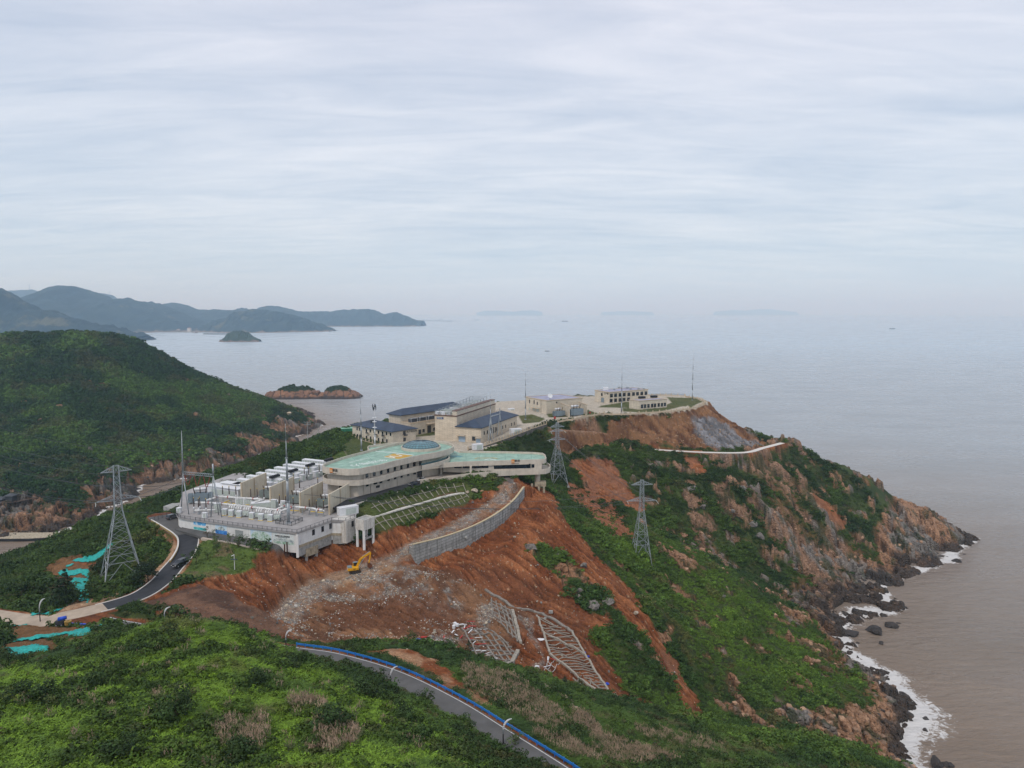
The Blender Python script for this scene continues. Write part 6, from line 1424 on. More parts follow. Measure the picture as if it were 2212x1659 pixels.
mast(*a7(143, 1030), 93.0, 795, 'grey lightning mast left of the square flat roofed hall', .42)
mast(*a9(1071, 497), 94.1, 782, 'grey lightning mast in the middle of the plateau, left of the low block', .42)
mast(*a9(1767, 372), 94.8, 762, 'grey lightning mast at the far right end of the plateau', .42)
t, b, ht = mast(*a5(662, 1215), 90.3, 872, 'white telecom mast with antenna cluster beside the two storey office', .5, True); del t['group']
for k in range(9):
    a_ = k * .7; zz_ = b[2] + ht * (.84 + .04 * (k % 3)); c = (b[0] + math.cos(a_) * .9, b[1] + math.sin(a_) * .9, zz_); m = MB(); m.box(c, (.35, .3, 1.7), a_); m.bar((b[0], b[1], zz_ + .8), (c[0], c[1], zz_ + .8), .08); m.build('antenna', DGREY, t)
for f_ in (.42, .56, .66): MB().cyl((b[0], b[1], b[2] + ht * f_), (b[0], b[1], b[2] + ht * f_ + .2), 1.25, 1.25, 16).build('ring_platform', WHITE, t)

# ------------------------------------------------------------------ lattice pylons
def pylon(foot, H_, label, wb, yaw, arms, dark=False, leg_drop=(0, 0, 0, 0), mast_w=1.5, waist=.62, top=None):
    """square lattice tower: legs, face bracing, cross-arms"""
    t = thing('lattice_pylon', label, 'pylon', foot, 'steel lattice pylons'); fx, fy, fz = foot; co, si = math.cos(yaw), math.sin(yaw)
    def W(x, y, z): return (fx + x * co - y * si, fy + x * si + y * co, fz + z)
    def half(z): z_ = z / H_; return wb / 2 * (1 - z_ / waist) + mast_w / 2 * (z_ / waist) if z_ < waist else mast_w / 2 * (1 - .35 * (z_ - waist) / (1 - waist))
    lv = [0, .17, .30, .40, .48, .55, .62, .68, .74, .80, .86, .92, 1.0]; cs = [(-1, -1), (1, -1), (1, 1), (-1, 1)]
    for i, (sx_, sy_) in enumerate(cs):
        m = MB(); zs = [leg_drop[i] * -1 / H_] + lv[1:]
        for a_, b_ in zip(zs[:-1], zs[1:]): m.bar(W(sx_ * half(max(a_, -.3) * H_), sy_ * half(a_ * H_), a_ * H_), W(sx_ * half(b_ * H_), sy_ * half(b_ * H_), b_ * H_), .24 if b_ < .6 else .17)
        m.build('leg', GALV, t)
        p = W(sx_ * half(zs[0] * H_), sy_ * half(zs[0] * H_), zs[0] * H_ - .6); MB().box(p, (1.1, 1.1, .9)).build('footing', CONC, t)
    for i in range(4):
        a_, b_ = cs[i], cs[(i + 1) % 4]; m = MB()
        for k, (z0, z1) in enumerate(zip(lv[:-1], lv[1:])):
            h0, h1 = half(z0 * H_), half(z1 * H_); A0 = W(a_[0] * h0, a_[1] * h0, z0 * H_); B0 = W(b_[0] * h0, b_[1] * h0, z0 * H_); A1 = W(a_[0] * h1, a_[1] * h1, z1 * H_); B1 = W(b_[0] * h1, b_[1] * h1, z1 * H_)
            if k == 0: mid = tuple((p + q) / 2 for p, q in zip(A1, B1)); m.bar(A0, mid, .16); m.bar(B0, mid, .16); m.bar(A1, B1, .16); m.bar(tuple((p + q) / 2 for p, q in zip(A0, A1)), tuple((p + q) / 2 for p, q in zip(A0, mid)), .1); m.bar(tuple((p + q) / 2 for p, q in zip(B0, B1)), tuple((p + q) / 2 for p, q in zip(B0, mid)), .1); continue
            m.bar(A0, B1, .09); m.bar(B0, A1, .09)
            if k in (1, 3, 6, 9, 11): m.bar(A1, B1, .13)
        m.build('bracing', GALV, t)
    for (zf, span, dep, ins) in arms:
        for s_ in (-1, 1):
            m = MB(); z0, z1 = zf * H_, zf * H_ + dep; h_ = half(z0); tip = W(s_ * span, 0, z0 + (dep * .75 if zf > .95 else 0))
            for yy in (-1, 1):
                m.bar(W(s_ * h_, yy * h_, z0), tip, .16); m.bar(W(s_ * h_, yy * h_, z1), tip, .14)
                for k in range(1, 5):
                    f = k / 5; p0 = Vector(W(s_ * h_, yy * h_, z0)).lerp(Vector(tip), f); p1 = Vector(W(s_ * h_, yy * h_, z1)).lerp(Vector(tip), max(0, f - .2)); m.bar(p0, p1, .09)
            for k in range(1, 5): f = k / 5; m.bar(Vector(W(s_ * h_, -h_, z0)).lerp(Vector(tip), f), Vector(W(s_ * h_, h_, z0)).lerp(Vector(tip), f), .09)
            o = m.build('cross_arm', GALV, t)
            if ins:
                g = MB(); q0 = Vector(tip); q1 = q0 + Vector((s_ * co * .3 + si * 2.6, s_ * si * .3 - co * 2.6, -.8)); g.cyl(q0, q1, .09, .09, 8); q2 = q0 + Vector((-si * 2.6, co * 2.6, -.8)); g.cyl(q0, q2, .09, .09, 8); sub(g, 'insulators', GREENW, o)
    return t
f1 = atd(264, 1250, 233); f1 = (f1[0], f1[1], gz(f1[0], f1[1]) + .3); H1 = atd(264, 1006, 233)[2] - f1[2]
pylon(f1, H1, 'big lattice pylon on the left slope beside the turquoise netting', 11.5, .62, [(.95, 4.6, 1.8, False), (.70, 6.4, 1.6, True)], leg_drop=(1.5, 2.5, 0, 0), mast_w=2.3, waist=.60)
f2 = atd(1203, 1046, 400); f2 = (f2[0], f2[1], gz(f2[0], f2[1]) + .2); H2 = atd(1203, 913, 400)[2] - f2[2]
pylon(f2, H2, 'lattice pylon standing behind the right end of the curved building', 9.5, .35, [(.93, 4.5, 1.5, False), (.72, 5.2, 1.3, True), (.86, 4.0, 1.2, True)], mast_w=1.9, leg_drop=(1.5, 1.5, 0, 0))
f3 = atd(1384, 1205, 312); f3 = (f3[0], f3[1], gz(f3[0], f3[1]) + .2); H3 = atd(1384, 1037, 312)[2] - f3[2]
pylon(f3, H3, 'slender lattice pylon on the green spur right of the orange slope', 7.2, .12, [(.94, 5.0, 1.5, False), (.73, 6.6, 1.5, True)], mast_w=1.9, leg_drop=(0, 3.5, 1, 0))
# conductors
def wire(a, b, sag, label, r=.085, n=14):
    A, B = Vector(a), Vector(b); pts = [A.lerp(B, k / n) - Vector((0, 0, sag * 4 * (k / n) * (1 - k / n))) for k in range(n + 1)]; o = MB().tube(pts, r, 5).build('power_line', mat('conductor', (.10, .105, .11), .5, .5), None); tag(o, label, 'power line', 'overhead power lines'); return o
gt = [atd(a, b, 262) for a, b in [(405,1023),(425,1024),(445,1025)]]
p1a = [(f1[0] + x_, f1[1] + y_, f1[2] + H1 * z_) for x_, y_, z_ in [(-5, -3.5, .70), (5, 3.5, .70), (1, 1, .82)]]
nm = ['lowest', 'middle', 'topmost']
for k in range(3):
    wire(p1a[k], gt[k], 2.0, nm[k] + ' power line from the left pylon to the switchyard gantry')
    e = atd(-80, [1000, 1030, 960][k], 150); wire(p1a[k], e, 3, nm[k] + ' power line leaving the left pylon toward the left edge')
for k, (y0, y1) in enumerate([(915, 955), (955, 985), (975, 1000), (1000, 1020), (1045, 1065)]):
    wire(atd(-60, y0 - 10, 300), atd(395, y1 + 20 + k * 6, 262), 4, ['highest', 'second highest', 'third highest', 'fourth highest', 'lowest'][k] + ' of the lines crossing the inlet to the gantry', .06)
p3t = [(f3[0] - 6.3, f3[1], f3[2] + H3 * .73), (f3[0] + 6.3, f3[1], f3[2] + H3 * .73), (f3[0] + 1, f3[1], f3[2] + H3 * .86)]
for k in range(3):
    s_ = [atz(*a3(2200, 480), 95.5), atz(*a3(2200, 500), 94.5), atz(*a3(1900, 470), 95.5)][k]
    wire(p3t[k], s_, 4.5, ['left', 'right', 'upper'][k] + ' power line from the spur pylon over the orange slope to the terrace', .07, 20)
p2t = [(f2[0] + q, f2[1], f2[2] + H2 * zf) for q, zf in ((-5, .72), (5, .72), (0, .86))]
for k in range(3): wire(p2t[k], p3t[k], 3.0, ['left', 'right', 'upper'][k] + ' power line between the two pylons right of the building')

# ------------------------------------------------------------------ switchyard equipment
def deckp(cv, X_, Y_, z=88.02): return atz(*cv(X_, Y_), z)
def on_deck(px_, z=88.0): return z
FW = mat('fire_wall', (.60, .54, .42), .85, var=.08, scale=.3, streak=.5, dirt=(.28, .18, .08))
fws = []
for k, (xb, yb, lab) in enumerate([(*i2(1760, 1130), 'tall cream blast wall nearest the white container, rightmost of four'), (*a3(1843, 745), 'tall cream blast wall second from the right'), (*a3(1405, 655), 'tall cream blast wall second from the left, behind the grey mast'), (*a3(980, 585), 'tall cream blast wall farthest left, beside the white containers')]):
    n0 = atz(xb, yb, 88.0); L_ = 19; d = Vector((.20, .98)); n1 = (n0[0] + d.x * L_, n0[1] + d.y * L_)
    t = thing('blast_wall', lab, 'wall', n0, 'blast walls between the transformers'); nv = Vector((d.y, -d.x)) * .25; h_ = 8.0
    MB().prism([(n0[0] - nv.x, n0[1] - nv.y), (n0[0] + nv.x, n0[1] + nv.y), (n1[0] + nv.x, n1[1] + nv.y), (n1[0] - nv.x, n1[1] - nv.y)], 88.0, 96.0).build('wall_panel', FW, t)
    m = MB()
    for u in (.15, 9.5, 18.6): p = Vector(n0[:2]) + d * u; m.box((p.x + nv.x * 1.15, p.y + nv.y * 1.15, 88.0), (.35, .35, 8.05), 0)
    m.build('ribs', mat('wall_rib', (.42, .34, .24), .85), t); fws.append((n0, d))
def transformer(loc, rz, s, label, body=GREENW, group='power transformers between blast walls', cons=True):
    t = thing('transformer', label, 'transformer', loc, group, rz)
    def P(mb, n, m_, sm=False): o = mb.build(n, m_, None, smooth=sm); o.parent = t; return o
    P(MB().box((0, 0, .5 * s), (5.5 * s, 3.0 * s, 3.3 * s)), 'tank', body)
    for sx_ in (-1, 1):
        m = MB()
        for k in range(9): m.box((sx_ * 3.7 * s, (-1.3 + k * .325) * s, .7 * s), (1.5 * s, .1 * s, 3.2 * s))
        P(m, 'radiator', body)
    m = MB()
    for k in range(3): m.box((0, (-1.2 + k * 1.2) * s, 3.8 * s), (4.6 * s, .3 * s, .35 * s))
    P(m, 'lid_beams', body)
    if cons: P(MB().cyl((-2.4 * s, 1.0 * s, 5.3 * s), (2.4 * s, 1.0 * s, 5.3 * s), .6 * s, .6 * s, 16).bar((-1.6 * s, 1.0 * s, 3.8 * s), (-1.6 * s, 1.0 * s, 5 * s), .2 * s).bar((1.6 * s, 1.0 * s, 3.8 * s), (1.6 * s, 1.0 * s, 5 * s), .2 * s), 'conservator', WHITE, True)
    for k, (x_, ln) in enumerate([(-1.9, 2.8), (0, 2.8), (1.9, 2.8)]):
        m = MB().cyl((x_ * s, -.7 * s, 3.8 * s), ((x_ * 1.25) * s, -1.3 * s, (3.8 + ln) * s), .24 * s, .12 * s, 10)
        for j in range(7): f = (j + .5) / 7; c = Vector((x_ * s * (1 + .25 * f), (-.7 - .6 * f) * s, (3.8 + ln * f) * s)); m.cyl(c, c + Vector((0, 0, .07 * s)), .34 * s * (1 - .3 * f), .3 * s * (1 - .3 * f), 10)
        P(m, 'bushing', BROWNP)
    return t
rzt = math.atan2(.98, .20) - math.pi / 2
for k, lab in enumerate(['grey green transformer between the two rightmost blast walls', 'grey green transformer between the middle blast walls', 'grey green transformer between the two leftmost blast walls']):
    a, b = fws[k][0], fws[k + 1][0]; p = ((a[0] + b[0]) / 2 + 2.2, (a[1] + b[1]) / 2 + 9.5, 88.02); transformer(p, rzt + .0, .85, lab, bpy.data.materials.get('transformer_grey') or mat('transformer_grey', (.20, .235, .225), .5, var=.15))
p = fws[0][0]; 
p = deckp(a3, 370, 690); transformer((p[0] - 4, p[1] + 10, 87.8), .3, 1.05, 'large blue grey transformer with white conservator at the left end of the deck', BLUEG, 'power transformers between blast walls')
# bushings on posts
def bushing(loc, H_, label, base=1.6, col=BROWNP, name='bushing_post', group='tall brown bushings on the switchgear', tilt=0.0):
    t = thing(name, label, 'bushing', loc, group)
    def P(mb, n, m_, sm=False): o = mb.build(n, m_, None, smooth=sm); o.parent = t; return o
    P(MB().cyl((0, 0, 0), (0, 0, base), .16, .16, 8).box((0, 0, 0), (.8, .8, .18)), 'stand', GALV); P(MB().cyl((0, 0, base), (0, 0, base + .9), .34, .3, 12), 'flange', WHITE, True)
    m = MB().cyl((0, 0, base + .9), (tilt, 0, base + .9 + H_), .20, .13, 10); n = max(6, int(H_ / .3))
    for j in range(n): f = (j + .5) / n; m.cyl((tilt * f, 0, base + .9 + H_ * f), (tilt * f, 0, base + .96 + H_ * f), .33 - .1 * f, .28 - .1 * f, 10)
    P(m, 'porcelain', col, False); P(MB().cyl((tilt, 0, base + .9 + H_), (tilt, 0, base + 1.15 + H_), .16, .12, 8), 'cap', YEL); return t
bl = [(283,745,'leftmost'),(352,755,'second'),(372,735,'third'),(462,760,'fourth'),(708,560,'fifth'),(803,560,'sixth'),(903,560,'seventh'),(1122,600,'eighth'),(1217,600,'ninth'),(1316,600,'tenth'),(1546,700,'eleventh'),(1638,715,'twelfth'),(1748,745,'thirteenth'),(1985,770,'fourteenth'),(2090,790,'fifteenth'),(2195,790,'sixteenth')]
b0 = None
for X_, Y_, o_ in bl:
    p = deckp(a3, X_, Y_); lab = f'{o_} tall dark brown bushing from the left along the switchyard pipes'
    if b0 is None: b0 = bushing(p, 3.4, lab)
    else: dup(b0, p, label=lab)
# gas-insulated bus pipes: each run a thing with its flanges and legs
PIPE = mat('white_pipe', (.72, .72, .70), .4, var=.12, scale=1.5, streak=.2)
def bus(pts, r, label, zc=2.7):
    P = [Vector((p[0], p[1], 88.0 + zc)) for p in pts]; t = thing('bus_pipe', label, 'pipe', (P[0].x, P[0].y, 88), 'white bus pipes across the deck'); MB().tube(P, r, 12).build('pipe', PIPE, t, smooth=True)
    for A, B in zip(P[:-1], P[1:]):
        l = (B - A).length; n = max(1, int(l / 2.6)); d = (B - A).normalized()
        for k in range(n): c = A + d * (l * (k + .5) / n); MB().cyl(c - d * .1, c + d * .1, r * 1.45, r * 1.45, 12).build('flange', REDP if k % 4 == 1 else PIPE, t)
        n = max(1, int(l / 6))
        for k in range(n): c = A + d * (l * (k + .5) / n); m = MB(); m.box((c.x, c.y, 88.0), (.22, .22, zc - r)); m.box((c.x, c.y, 88.0), (.7, .7, .2)); m.build('support', GALV, t)
def dk(cv, X_, Y_): p = atz(*cv(X_, Y_), 90.7); return p
bus([dk(a3, 300, 590), dk(a3, 560, 595), dk(a3, 1000, 645), dk(a3, 1570, 710)], .42, 'long front white bus pipe with red flanges behind the grey cabinets')
bus([dk(a3, 650, 503), dk(a3, 1000, 522), dk(a3, 1310, 548)], .36, 'rear white bus pipe in front of the leftmost blast wall')
bus([dk(a3, 460, 560), dk(a3, 655, 500)], .36, 'short slanting white pipe joining the front and rear runs at left')
bus([dk(a3, 1570, 712), dk(a3, 1755, 645)], .36, 'slanting white pipe behind the tall deck mast')
bus([dk(a3, 1770, 655), dk(a3, 1980, 670), dk(a3, 2170, 702)], .36, 'right white bus pipe in front of the two rightmost blast walls')
bus([dk(a3, 1310, 548), dk(a3, 1180, 580)], .3, 'short white pipe between rear run and the long shed')
bus([dk(a3, 1500, 690), dk(a3, 1640, 625)], .3, 'thin slanting white pipe left of the deck mast')
bus([dk(a3, 285, 665), dk(a3, 420, 660), dk(a3, 600, 655)], .3, 'low white pipe at the left end of the deck', 1.6)
def cabinet(loc, rz, label):
    t = thing('control_cabinet', label, 'cabinet', loc, 'pale cabinets along the front of the switchgear', rz)
    def P(mb, n, m_, sm=False): o = mb.build(n, m_, None, smooth=sm); o.parent = t; return o
    P(MB().box((0, 0, .15), (1.7, 1.4, 2.2)), 'housing', WHITE); P(MB().box((0, 0, 2.352), (1.85, 1.55, .12)), 'lid', WHITE); P(MB().box((0, 0, 0), (1.9, 1.6, .148)), 'plinth', YEL); P(MB().box((0, -.72, .4), (1.5, .04, 1.7)), 'door', GREENW)
    P(MB().box((2.2, .9, .6), (2.4, 1.3, 1.4)).cyl((2.2, .0, 1.3), (2.2, .3, 1.3), .5, .5, 12), 'drive_box', GREENW)
    m = MB()
    for k in range(3): m.cyl((1.3 + k * .9, 1.3, 2.0), (1.3 + k * .9, 1.3, 3.2), .26, .26, 8)
    P(m, 'chambers', PIPE, True); m = MB()
    for k in range(3): m.cyl((1.3 + k * .9, 1.3, 3.2), (1.3 + k * .9, 2.6, 3.2), .22, .22, 8).box((1.3 + k * .9, 1.3, 0), (.2, .2, 2.0))
    P(m, 'branch_pipes', PIPE, True); return t
cbs = [(737,775,'leftmost'),(832,793,'second'),(950,806,'third'),(1134,830,'fourth'),(1270,850,'fifth'),(1408,862,'rightmost')]
c0_ = None
for X_, Y_, o_ in cbs:
    p = deckp(a3, X_, Y_); lab = f'pale grey control cabinet on yellow plinth, {o_} of the six in the front row'
    if c0_ is None: c0_ = cabinet(p, -.12, lab)
    else: dup(c0_, p, label=lab)
def small_box(cv, X_, Y_, d_, label, m_=WHITE, nm='equipment_box', z=88.02, rz=-.1, roof=True, cat='cabinet'):
    p = atz(*cv(X_, Y_), z); t = thing(nm, label, cat, p, None, rz)
    def P(mb, n, mm_): o = mb.build(n, mm_, None); o.parent = t; return o
    P(MB().box((0, 0, 0), d_), 'housing', m_); P(MB().box((0, 0, d_[2] + .002), (d_[0] + .16, d_[1] + .16, .12)), 'lid', WHITE); P(MB().box((d_[0] * .1, -d_[1] / 2 - .01, .15), (d_[0] * .55, .05, d_[2] * .8)), 'door', GREENW); return t
small_box(a3, 62, 740, (1.6, 1.3, 1.9), 'white box at the rounded left end of the deck behind the railing')
small_box(a3, 440, 815, (1.7, 1.2, 1.9), 'white box near the front railing left of the control cabinets')
small_box(a3, 1325, 660, (10, 3.2, 2.2), 'long pale green shed with a low roof between the bus pipes', GREENW, 'low_shed', rz=.32)
for k, (X_, Y_) in enumerate([(925,612),(985,615),(1040,618),(1095,620),(1150,622)]): small_box(a3, X_, Y_, (1.5, 1.2, 2.4), 'upright switchgear box number %s from the left before the yellow edged pit' % ['one', 'two', 'three', 'four', 'five'][k], WHITE if k % 2 == 0 else GREENW, rz=-.1)
small_box(a3, 1460, 665, (2.0, 1.4, 3.2), 'tall ribbed grey unit left of the deck mast', GREENW); small_box(a3, 1600, 670, (2.3, 1.4, 2.8), 'tall ribbed white unit right beside the deck mast')
small_box(a3, 630, 730, (2.2, 1.6, 3.4), 'pale cabinet under the right gantry leg', GREENW)
small_box(i2, 1945, 1120, (7.6, 2.9, 2.9), 'white equipment container at the right end of the deck beside the blast wall', WHITE, 'equipment_container', 88.03, rz=.62, cat='container')
for X0, Y0, X1, Y1 in [(720,590,830,550),(720,590,1100,625),(1700,705,1860,715),(2000,720,2200,740)]:
    a, b = deckp(a3, X0, Y0, 88.1), deckp(a3, X1, Y1, 88.1); tag(MB().bar(a, b, .35, .2).build('pit_kerb', YEL, None), {720 + 830: 'yellow kerb on the left side of the oil pit', 720 + 1100: 'yellow kerb along the front of the oil pit', 1700 + 1860: 'yellow kerb beside the second blast wall from the right', 4200: 'yellow kerb between the two rightmost blast walls'}[X0 + X1], 'kerb')
mq = [deckp(a3, 1485, 900), deckp(a3, 1720, 935), deckp(a3, 1882, 865), deckp(a3, 1690, 830), deckp(a3, 1485, 900)]
railing('mast_fence', mq, 88.0, 'square dark fence around the foot of the tall deck mast', h=1.5, step=2.0)
# gantry
gn = thing('gantry', 'grey steel gantry with lattice beam and hanging red insulators over the left deck', 'gantry', deckp(a3, 200, 760))
gl_ = [deckp(a3, 95, 690), deckp(a3, 205, 765)]; gr_ = [deckp(a3, 530, 805), deckp(a3, 690, 805), deckp(a3, 645, 775)]
apL = atd(*a3(115, 150), (gl_[0][1] + gl_[1][1]) / 2); apR = atd(*a3(563, 190), gr_[0][1] + 1)
mL = atd(392, 930, apL[1]); mR = atd(*a3(556, 20), apR[1])
MB().cyl(apL, mL, .34, .07, 10).build('spike', GALV, gn, smooth=True); MB().cyl(apR, mR, .36, .28, 10).build('spike', GALV, gn, smooth=True)
for q, ap in ((gl_[0], apL), (gl_[1], apL), (gr_[0], apR), (gr_[1], apR), (gr_[2], apR)): MB().cyl(q, ap, .2, .15, 10).build('leg', GALV, gn, smooth=True)
m = MB(); A, B = Vector(apL), Vector(apR); n = 16
for oy, oz in ((-.4, 0), (.4, 0), (-.4, .9), (.4, .9)): m.bar(A + Vector((0, oy, oz - .5)), B + Vector((0, oy, oz - .5)), .11)
for k in range(n):
    for oy in (-.4, .4): m.bar(A.lerp(B, k / n) + Vector((0, oy, -.5)), A.lerp(B, (k + 1) / n) + Vector((0, oy, .4)), .06)
m.build('beam', GALV, gn); RI = mat('red_insulator', (.22, .045, .03), .5)
for k in range(3):
    c = A.lerp(B, .17 + .31 * k); 
    for s_ in (-1, 1): m = MB().cyl(c + Vector((s_ * 1.3, 0, -.5)), c + Vector((s_ * .25, -.4, -4.6)), .16, .16, 8); m.build('insulator_string', RI, gn)
# valve containers in ladder rows at the back of the deck
RIB = mat('container_white', (.60, .62, .64), .45, var=.05, scale=1.0, streak=.15)
def container_row(loc, rz, L_, label, rad):
    t = thing('battery_container', label, 'container', loc, 'long white containers in a ladder row', rz)
    def P(mb, n, m_): o = mb.build(n, m_, None); o.parent = t; return o
    P(MB().box((L_ / 2, 0, .3), (L_, 2.6, 2.75)), 'body', RIB); P(MB().box((L_ / 2, 0, 3.052), (L_ + .1, 2.7, .1)), 'roof', WHITE)
    m = MB(); m.box((L_ / 2, 0, 0), (L_ - .4, 2.3, .298)); P(m, 'plinth', CONC)
    m = MB()
    for k in range(int(L_ / 1.6)): m.box((.8 + k * 1.6, -1.31, .5), (.9, .03, 2.3))
    P(m, 'side_doors', GREENW)
    if rad:
        r_ = P(MB().box((L_ - 3.5, 0, 3.6), (1.7, 5.2, .9)), 'radiator', BLACK); m = MB()
        for k in range(5): m.cyl((L_ - 3.5, -2.1 + k * 1.05, 4.5), (L_ - 3.5, -2.1 + k * 1.05, 4.75), .42, .42, 10)
        o = m.build('fans', DGREY, None); o.parent = r_
        m = MB(); 
        for y_ in (-2.2, 2.2): m.box((L_ - 3.5, y_, 3.15), (.2, .2, .45))
        P(m, 'radiator_frame', WHITE)
    return t
cpx = [(515,1029.5),(536,1023),(557,1017.5),(577,1012),(596,1006.5),(615,1001),(634,996.5),(656,991)]
ords = ['nearest', 'second', 'third', 'fourth', 'fifth', 'sixth', 'seventh', 'farthest']
first = {}
for k, (a_, b_) in enumerate(cpx):
    p = atz(a_, b_ + 3, 91.6); lab = f'{ords[k]} long white container of the ladder row' + (', black radiator on top' if k % 2 == 1 else ', flat roof without radiator'); rad = k % 2 == 1
    if rad in first: dup(first[rad], (p[0], p[1], 88.3 + .12 * k), label=lab)
    else: first[rad] = container_row((p[0], p[1], 88.3 + .12 * k), -.42, 19.0, lab, rad)
for k, (X_, Y_, L_, h_, lab) in enumerate([(545,312,17,4.2,'big white block shaped container left of the blast walls'),(725,272,9,5.0,'white vented unit with overhanging roof, left of the ladder row'),(900,292,9,5.0,'white vented unit with overhanging roof, right next to the leftmost blast wall'),(1325,272,3,0,'')][:3]):
    p = atz(*a3(X_, Y_ + 8), 88 + h_); t = thing('vented_unit' if k else 'white_block', lab, 'container', (p[0], p[1], 88.1), None, -.42 + (.9 if k else 0) * 0)
    def P(mb, n, m_): o = mb.build(n, m_, None); o.parent = t; return o
    P(MB().box((L_ / 2, 0, 0), (L_, 4.6 if k == 0 else 3.0, h_ - .3)), 'body', RIB); P(MB().box((L_ / 2, 0, h_ - .298), (L_ + .9, 5.4 if k == 0 else 4.0, .28)), 'roof', WHITE); P(MB().box((L_ / 2, -(2.31 if k == 0 else 1.51), .6), (L_ * .8, .05, h_ * .55)), 'louvres', GREENW)
# rows of switchgear right of the containers
rs = random.Random(9); q = 0
for X_, Y_ in [(1480,330),(1560,310),(1700,265),(1790,245),(1880,215),(1990,190),(2080,160),(2130,140)]:
    q += 1; pp = small_box(a3, X_, Y_ + 55, (rs.uniform(1.6, 3.2), 1.5, rs.uniform(2.2, 3.4)), f'{ords[min(q - 1, 7)]} white switchgear box between the containers and the curved building', WHITE if q % 2 else GREENW, z=88.1, rz=.9)
for k, (X_, Y_) in enumerate([(1910,230),(1975,225),(2130,180),(1750,330),(1840,430),(2110,400)]):
    dup(b0, deckp(a3, X_, Y_ + 35, 88.1), label=['brown bushing beside the second farthest container', 'brown bushing behind the farthest radiator', 'brown bushing close to the left end of the curved building', 'brown bushing behind the second blast wall from the left', 'brown bushing above the second blast wall from the right', 'brown bushing above the rightmost blast wall'][k], scale=(1, 1, 1.0))
walk = [atz(*a3(X_, Y_), 88.2) for X_, Y_ in [(1430,520),(1700,470),(1900,395),(2212,300)]]
railing('walkway_railing', walk, 88.0, 'dark railing of the path between the blast walls and the container rows', h=1.2, step=3, mesh=False)
# transformers and gantry in the rear compound
for k, (X_, Y_, s_, lab) in enumerate([(1010,950,1.0,'grey transformer at the near corner of the square flat roofed hall'),(1450,930,1.25,'large grey transformer between the two cream fire walls of the flat roofed hall')]):
    p = atz(*a7(X_, Y_), 93.3); transformer(p, .55, s_, lab, BLUEG, 'power transformers between blast walls')
for k, (x0, y0, x1, y1, h_, lab) in enumerate([(1295,965,1080,870,7.2,'cream fire wall left of the large rear transformer'),(1750,915,1525,830,7.2,'cream fire wall right of the large rear transformer')]):
    a, b = atz(*a7(x0, y0), 93.4), atz(*a7(x1, y1), 93.4); t = thing('fire_wall', lab, 'wall', a); q_ = quad(a[:2], (Vector(b[:2]) - Vector(a[:2])).normalized(), Vector((-.9, .2)) * .5, (Vector(b[:2]) - Vector(a[:2])).length, 1); MB().prism(q_, 92.5, 93.4 + h_).build('panel', TILE2, t); MB().prism(grow(q_, .15), 93.4 + h_ + .002, 93.4 + h_ + .3).build('coping', OFFW, t)
for k, X_ in enumerate((795, 888, 982)): p = atz(*a7(X_, 850), 93.4); dup(b0, (p[0], p[1] + 2, 93.4), label=['left', 'middle', 'right'][k] + ' of three tall bushings in front of the flat roofed hall', scale=(1.1, 1.1, 1.35))
g2 = thing('gantry', 'dark A shaped steel gantry in front of the lower hipped hall', 'gantry', atz(*a6(1550, 1170), 91.3))
for (X0, Y0), (X1, Y1), D in [((1285,1240),(1335,720),0),((1400,1200),(1345,720),0),((1485,1130),(1545,655),0),((1600,1100),(1548,655),0)]:
    a = atz(*a6(X0, Y0), 91.3); b = atd(*a6(X1, Y1), a[1] + 1); MB().bar(a, b, .4).build('leg', GALV, g2)
a = atd(*a6(1345, 700), 401); b = atd(*a6(1545, 640), 414); MB().bar(a, b, .5).build('beam', GALV, g2); b2 = atd(*a6(1545, 510), 414); MB().cyl(b, b2, .3, .25, 10).build('spike', GALV, g2)
for k, (X_, Y_, d_, lab) in enumerate([(1795,610,(4.5,3,3),'small white kiosk on the seaward pavement'),(1890,1090,(7,3,3.4),'white open shelter by the pillared fence'),(1050,1420,(5.5,3,2.8),'glazed white kiosk at the near end of the pillared fence')]):
    small_box(a6, X_, Y_, d_, lab, WHITE, 'kiosk', 91.2 if k else 92.3, rz=.4, cat='kiosk')
for X_, Y_, lab in [(905,1010,'red hydrant box on the lawn by the near rear transformer'),(1815,885,'red hydrant box right of the fire walls')]:
    p = atz(*a7(X_, Y_), 93.3); t = thing('hydrant_box', lab, 'box', p); MB().box(p, (1.3, .8, 1.4)).build('housing', REDP, t); MB().box((p[0], p[1], p[2] + 1.402), (1.4, .9, .1)).build('lid', REDP, t)
gs = atz(*a5(75, 960), 89.5); t = thing('green_tank', 'green open-topped tank left of the two storey office', 'tank', gs); MB().box(gs, (9, 6, 3.4), .3).build('shell', mat('green_paint', (.04, .22, .13), .6), t); MB().box((gs[0], gs[1], gs[2] + 3.402), (9.3, 6.3, .25), .3).build('rim', mat('pale_green', (.2, .42, .30), .6), t)
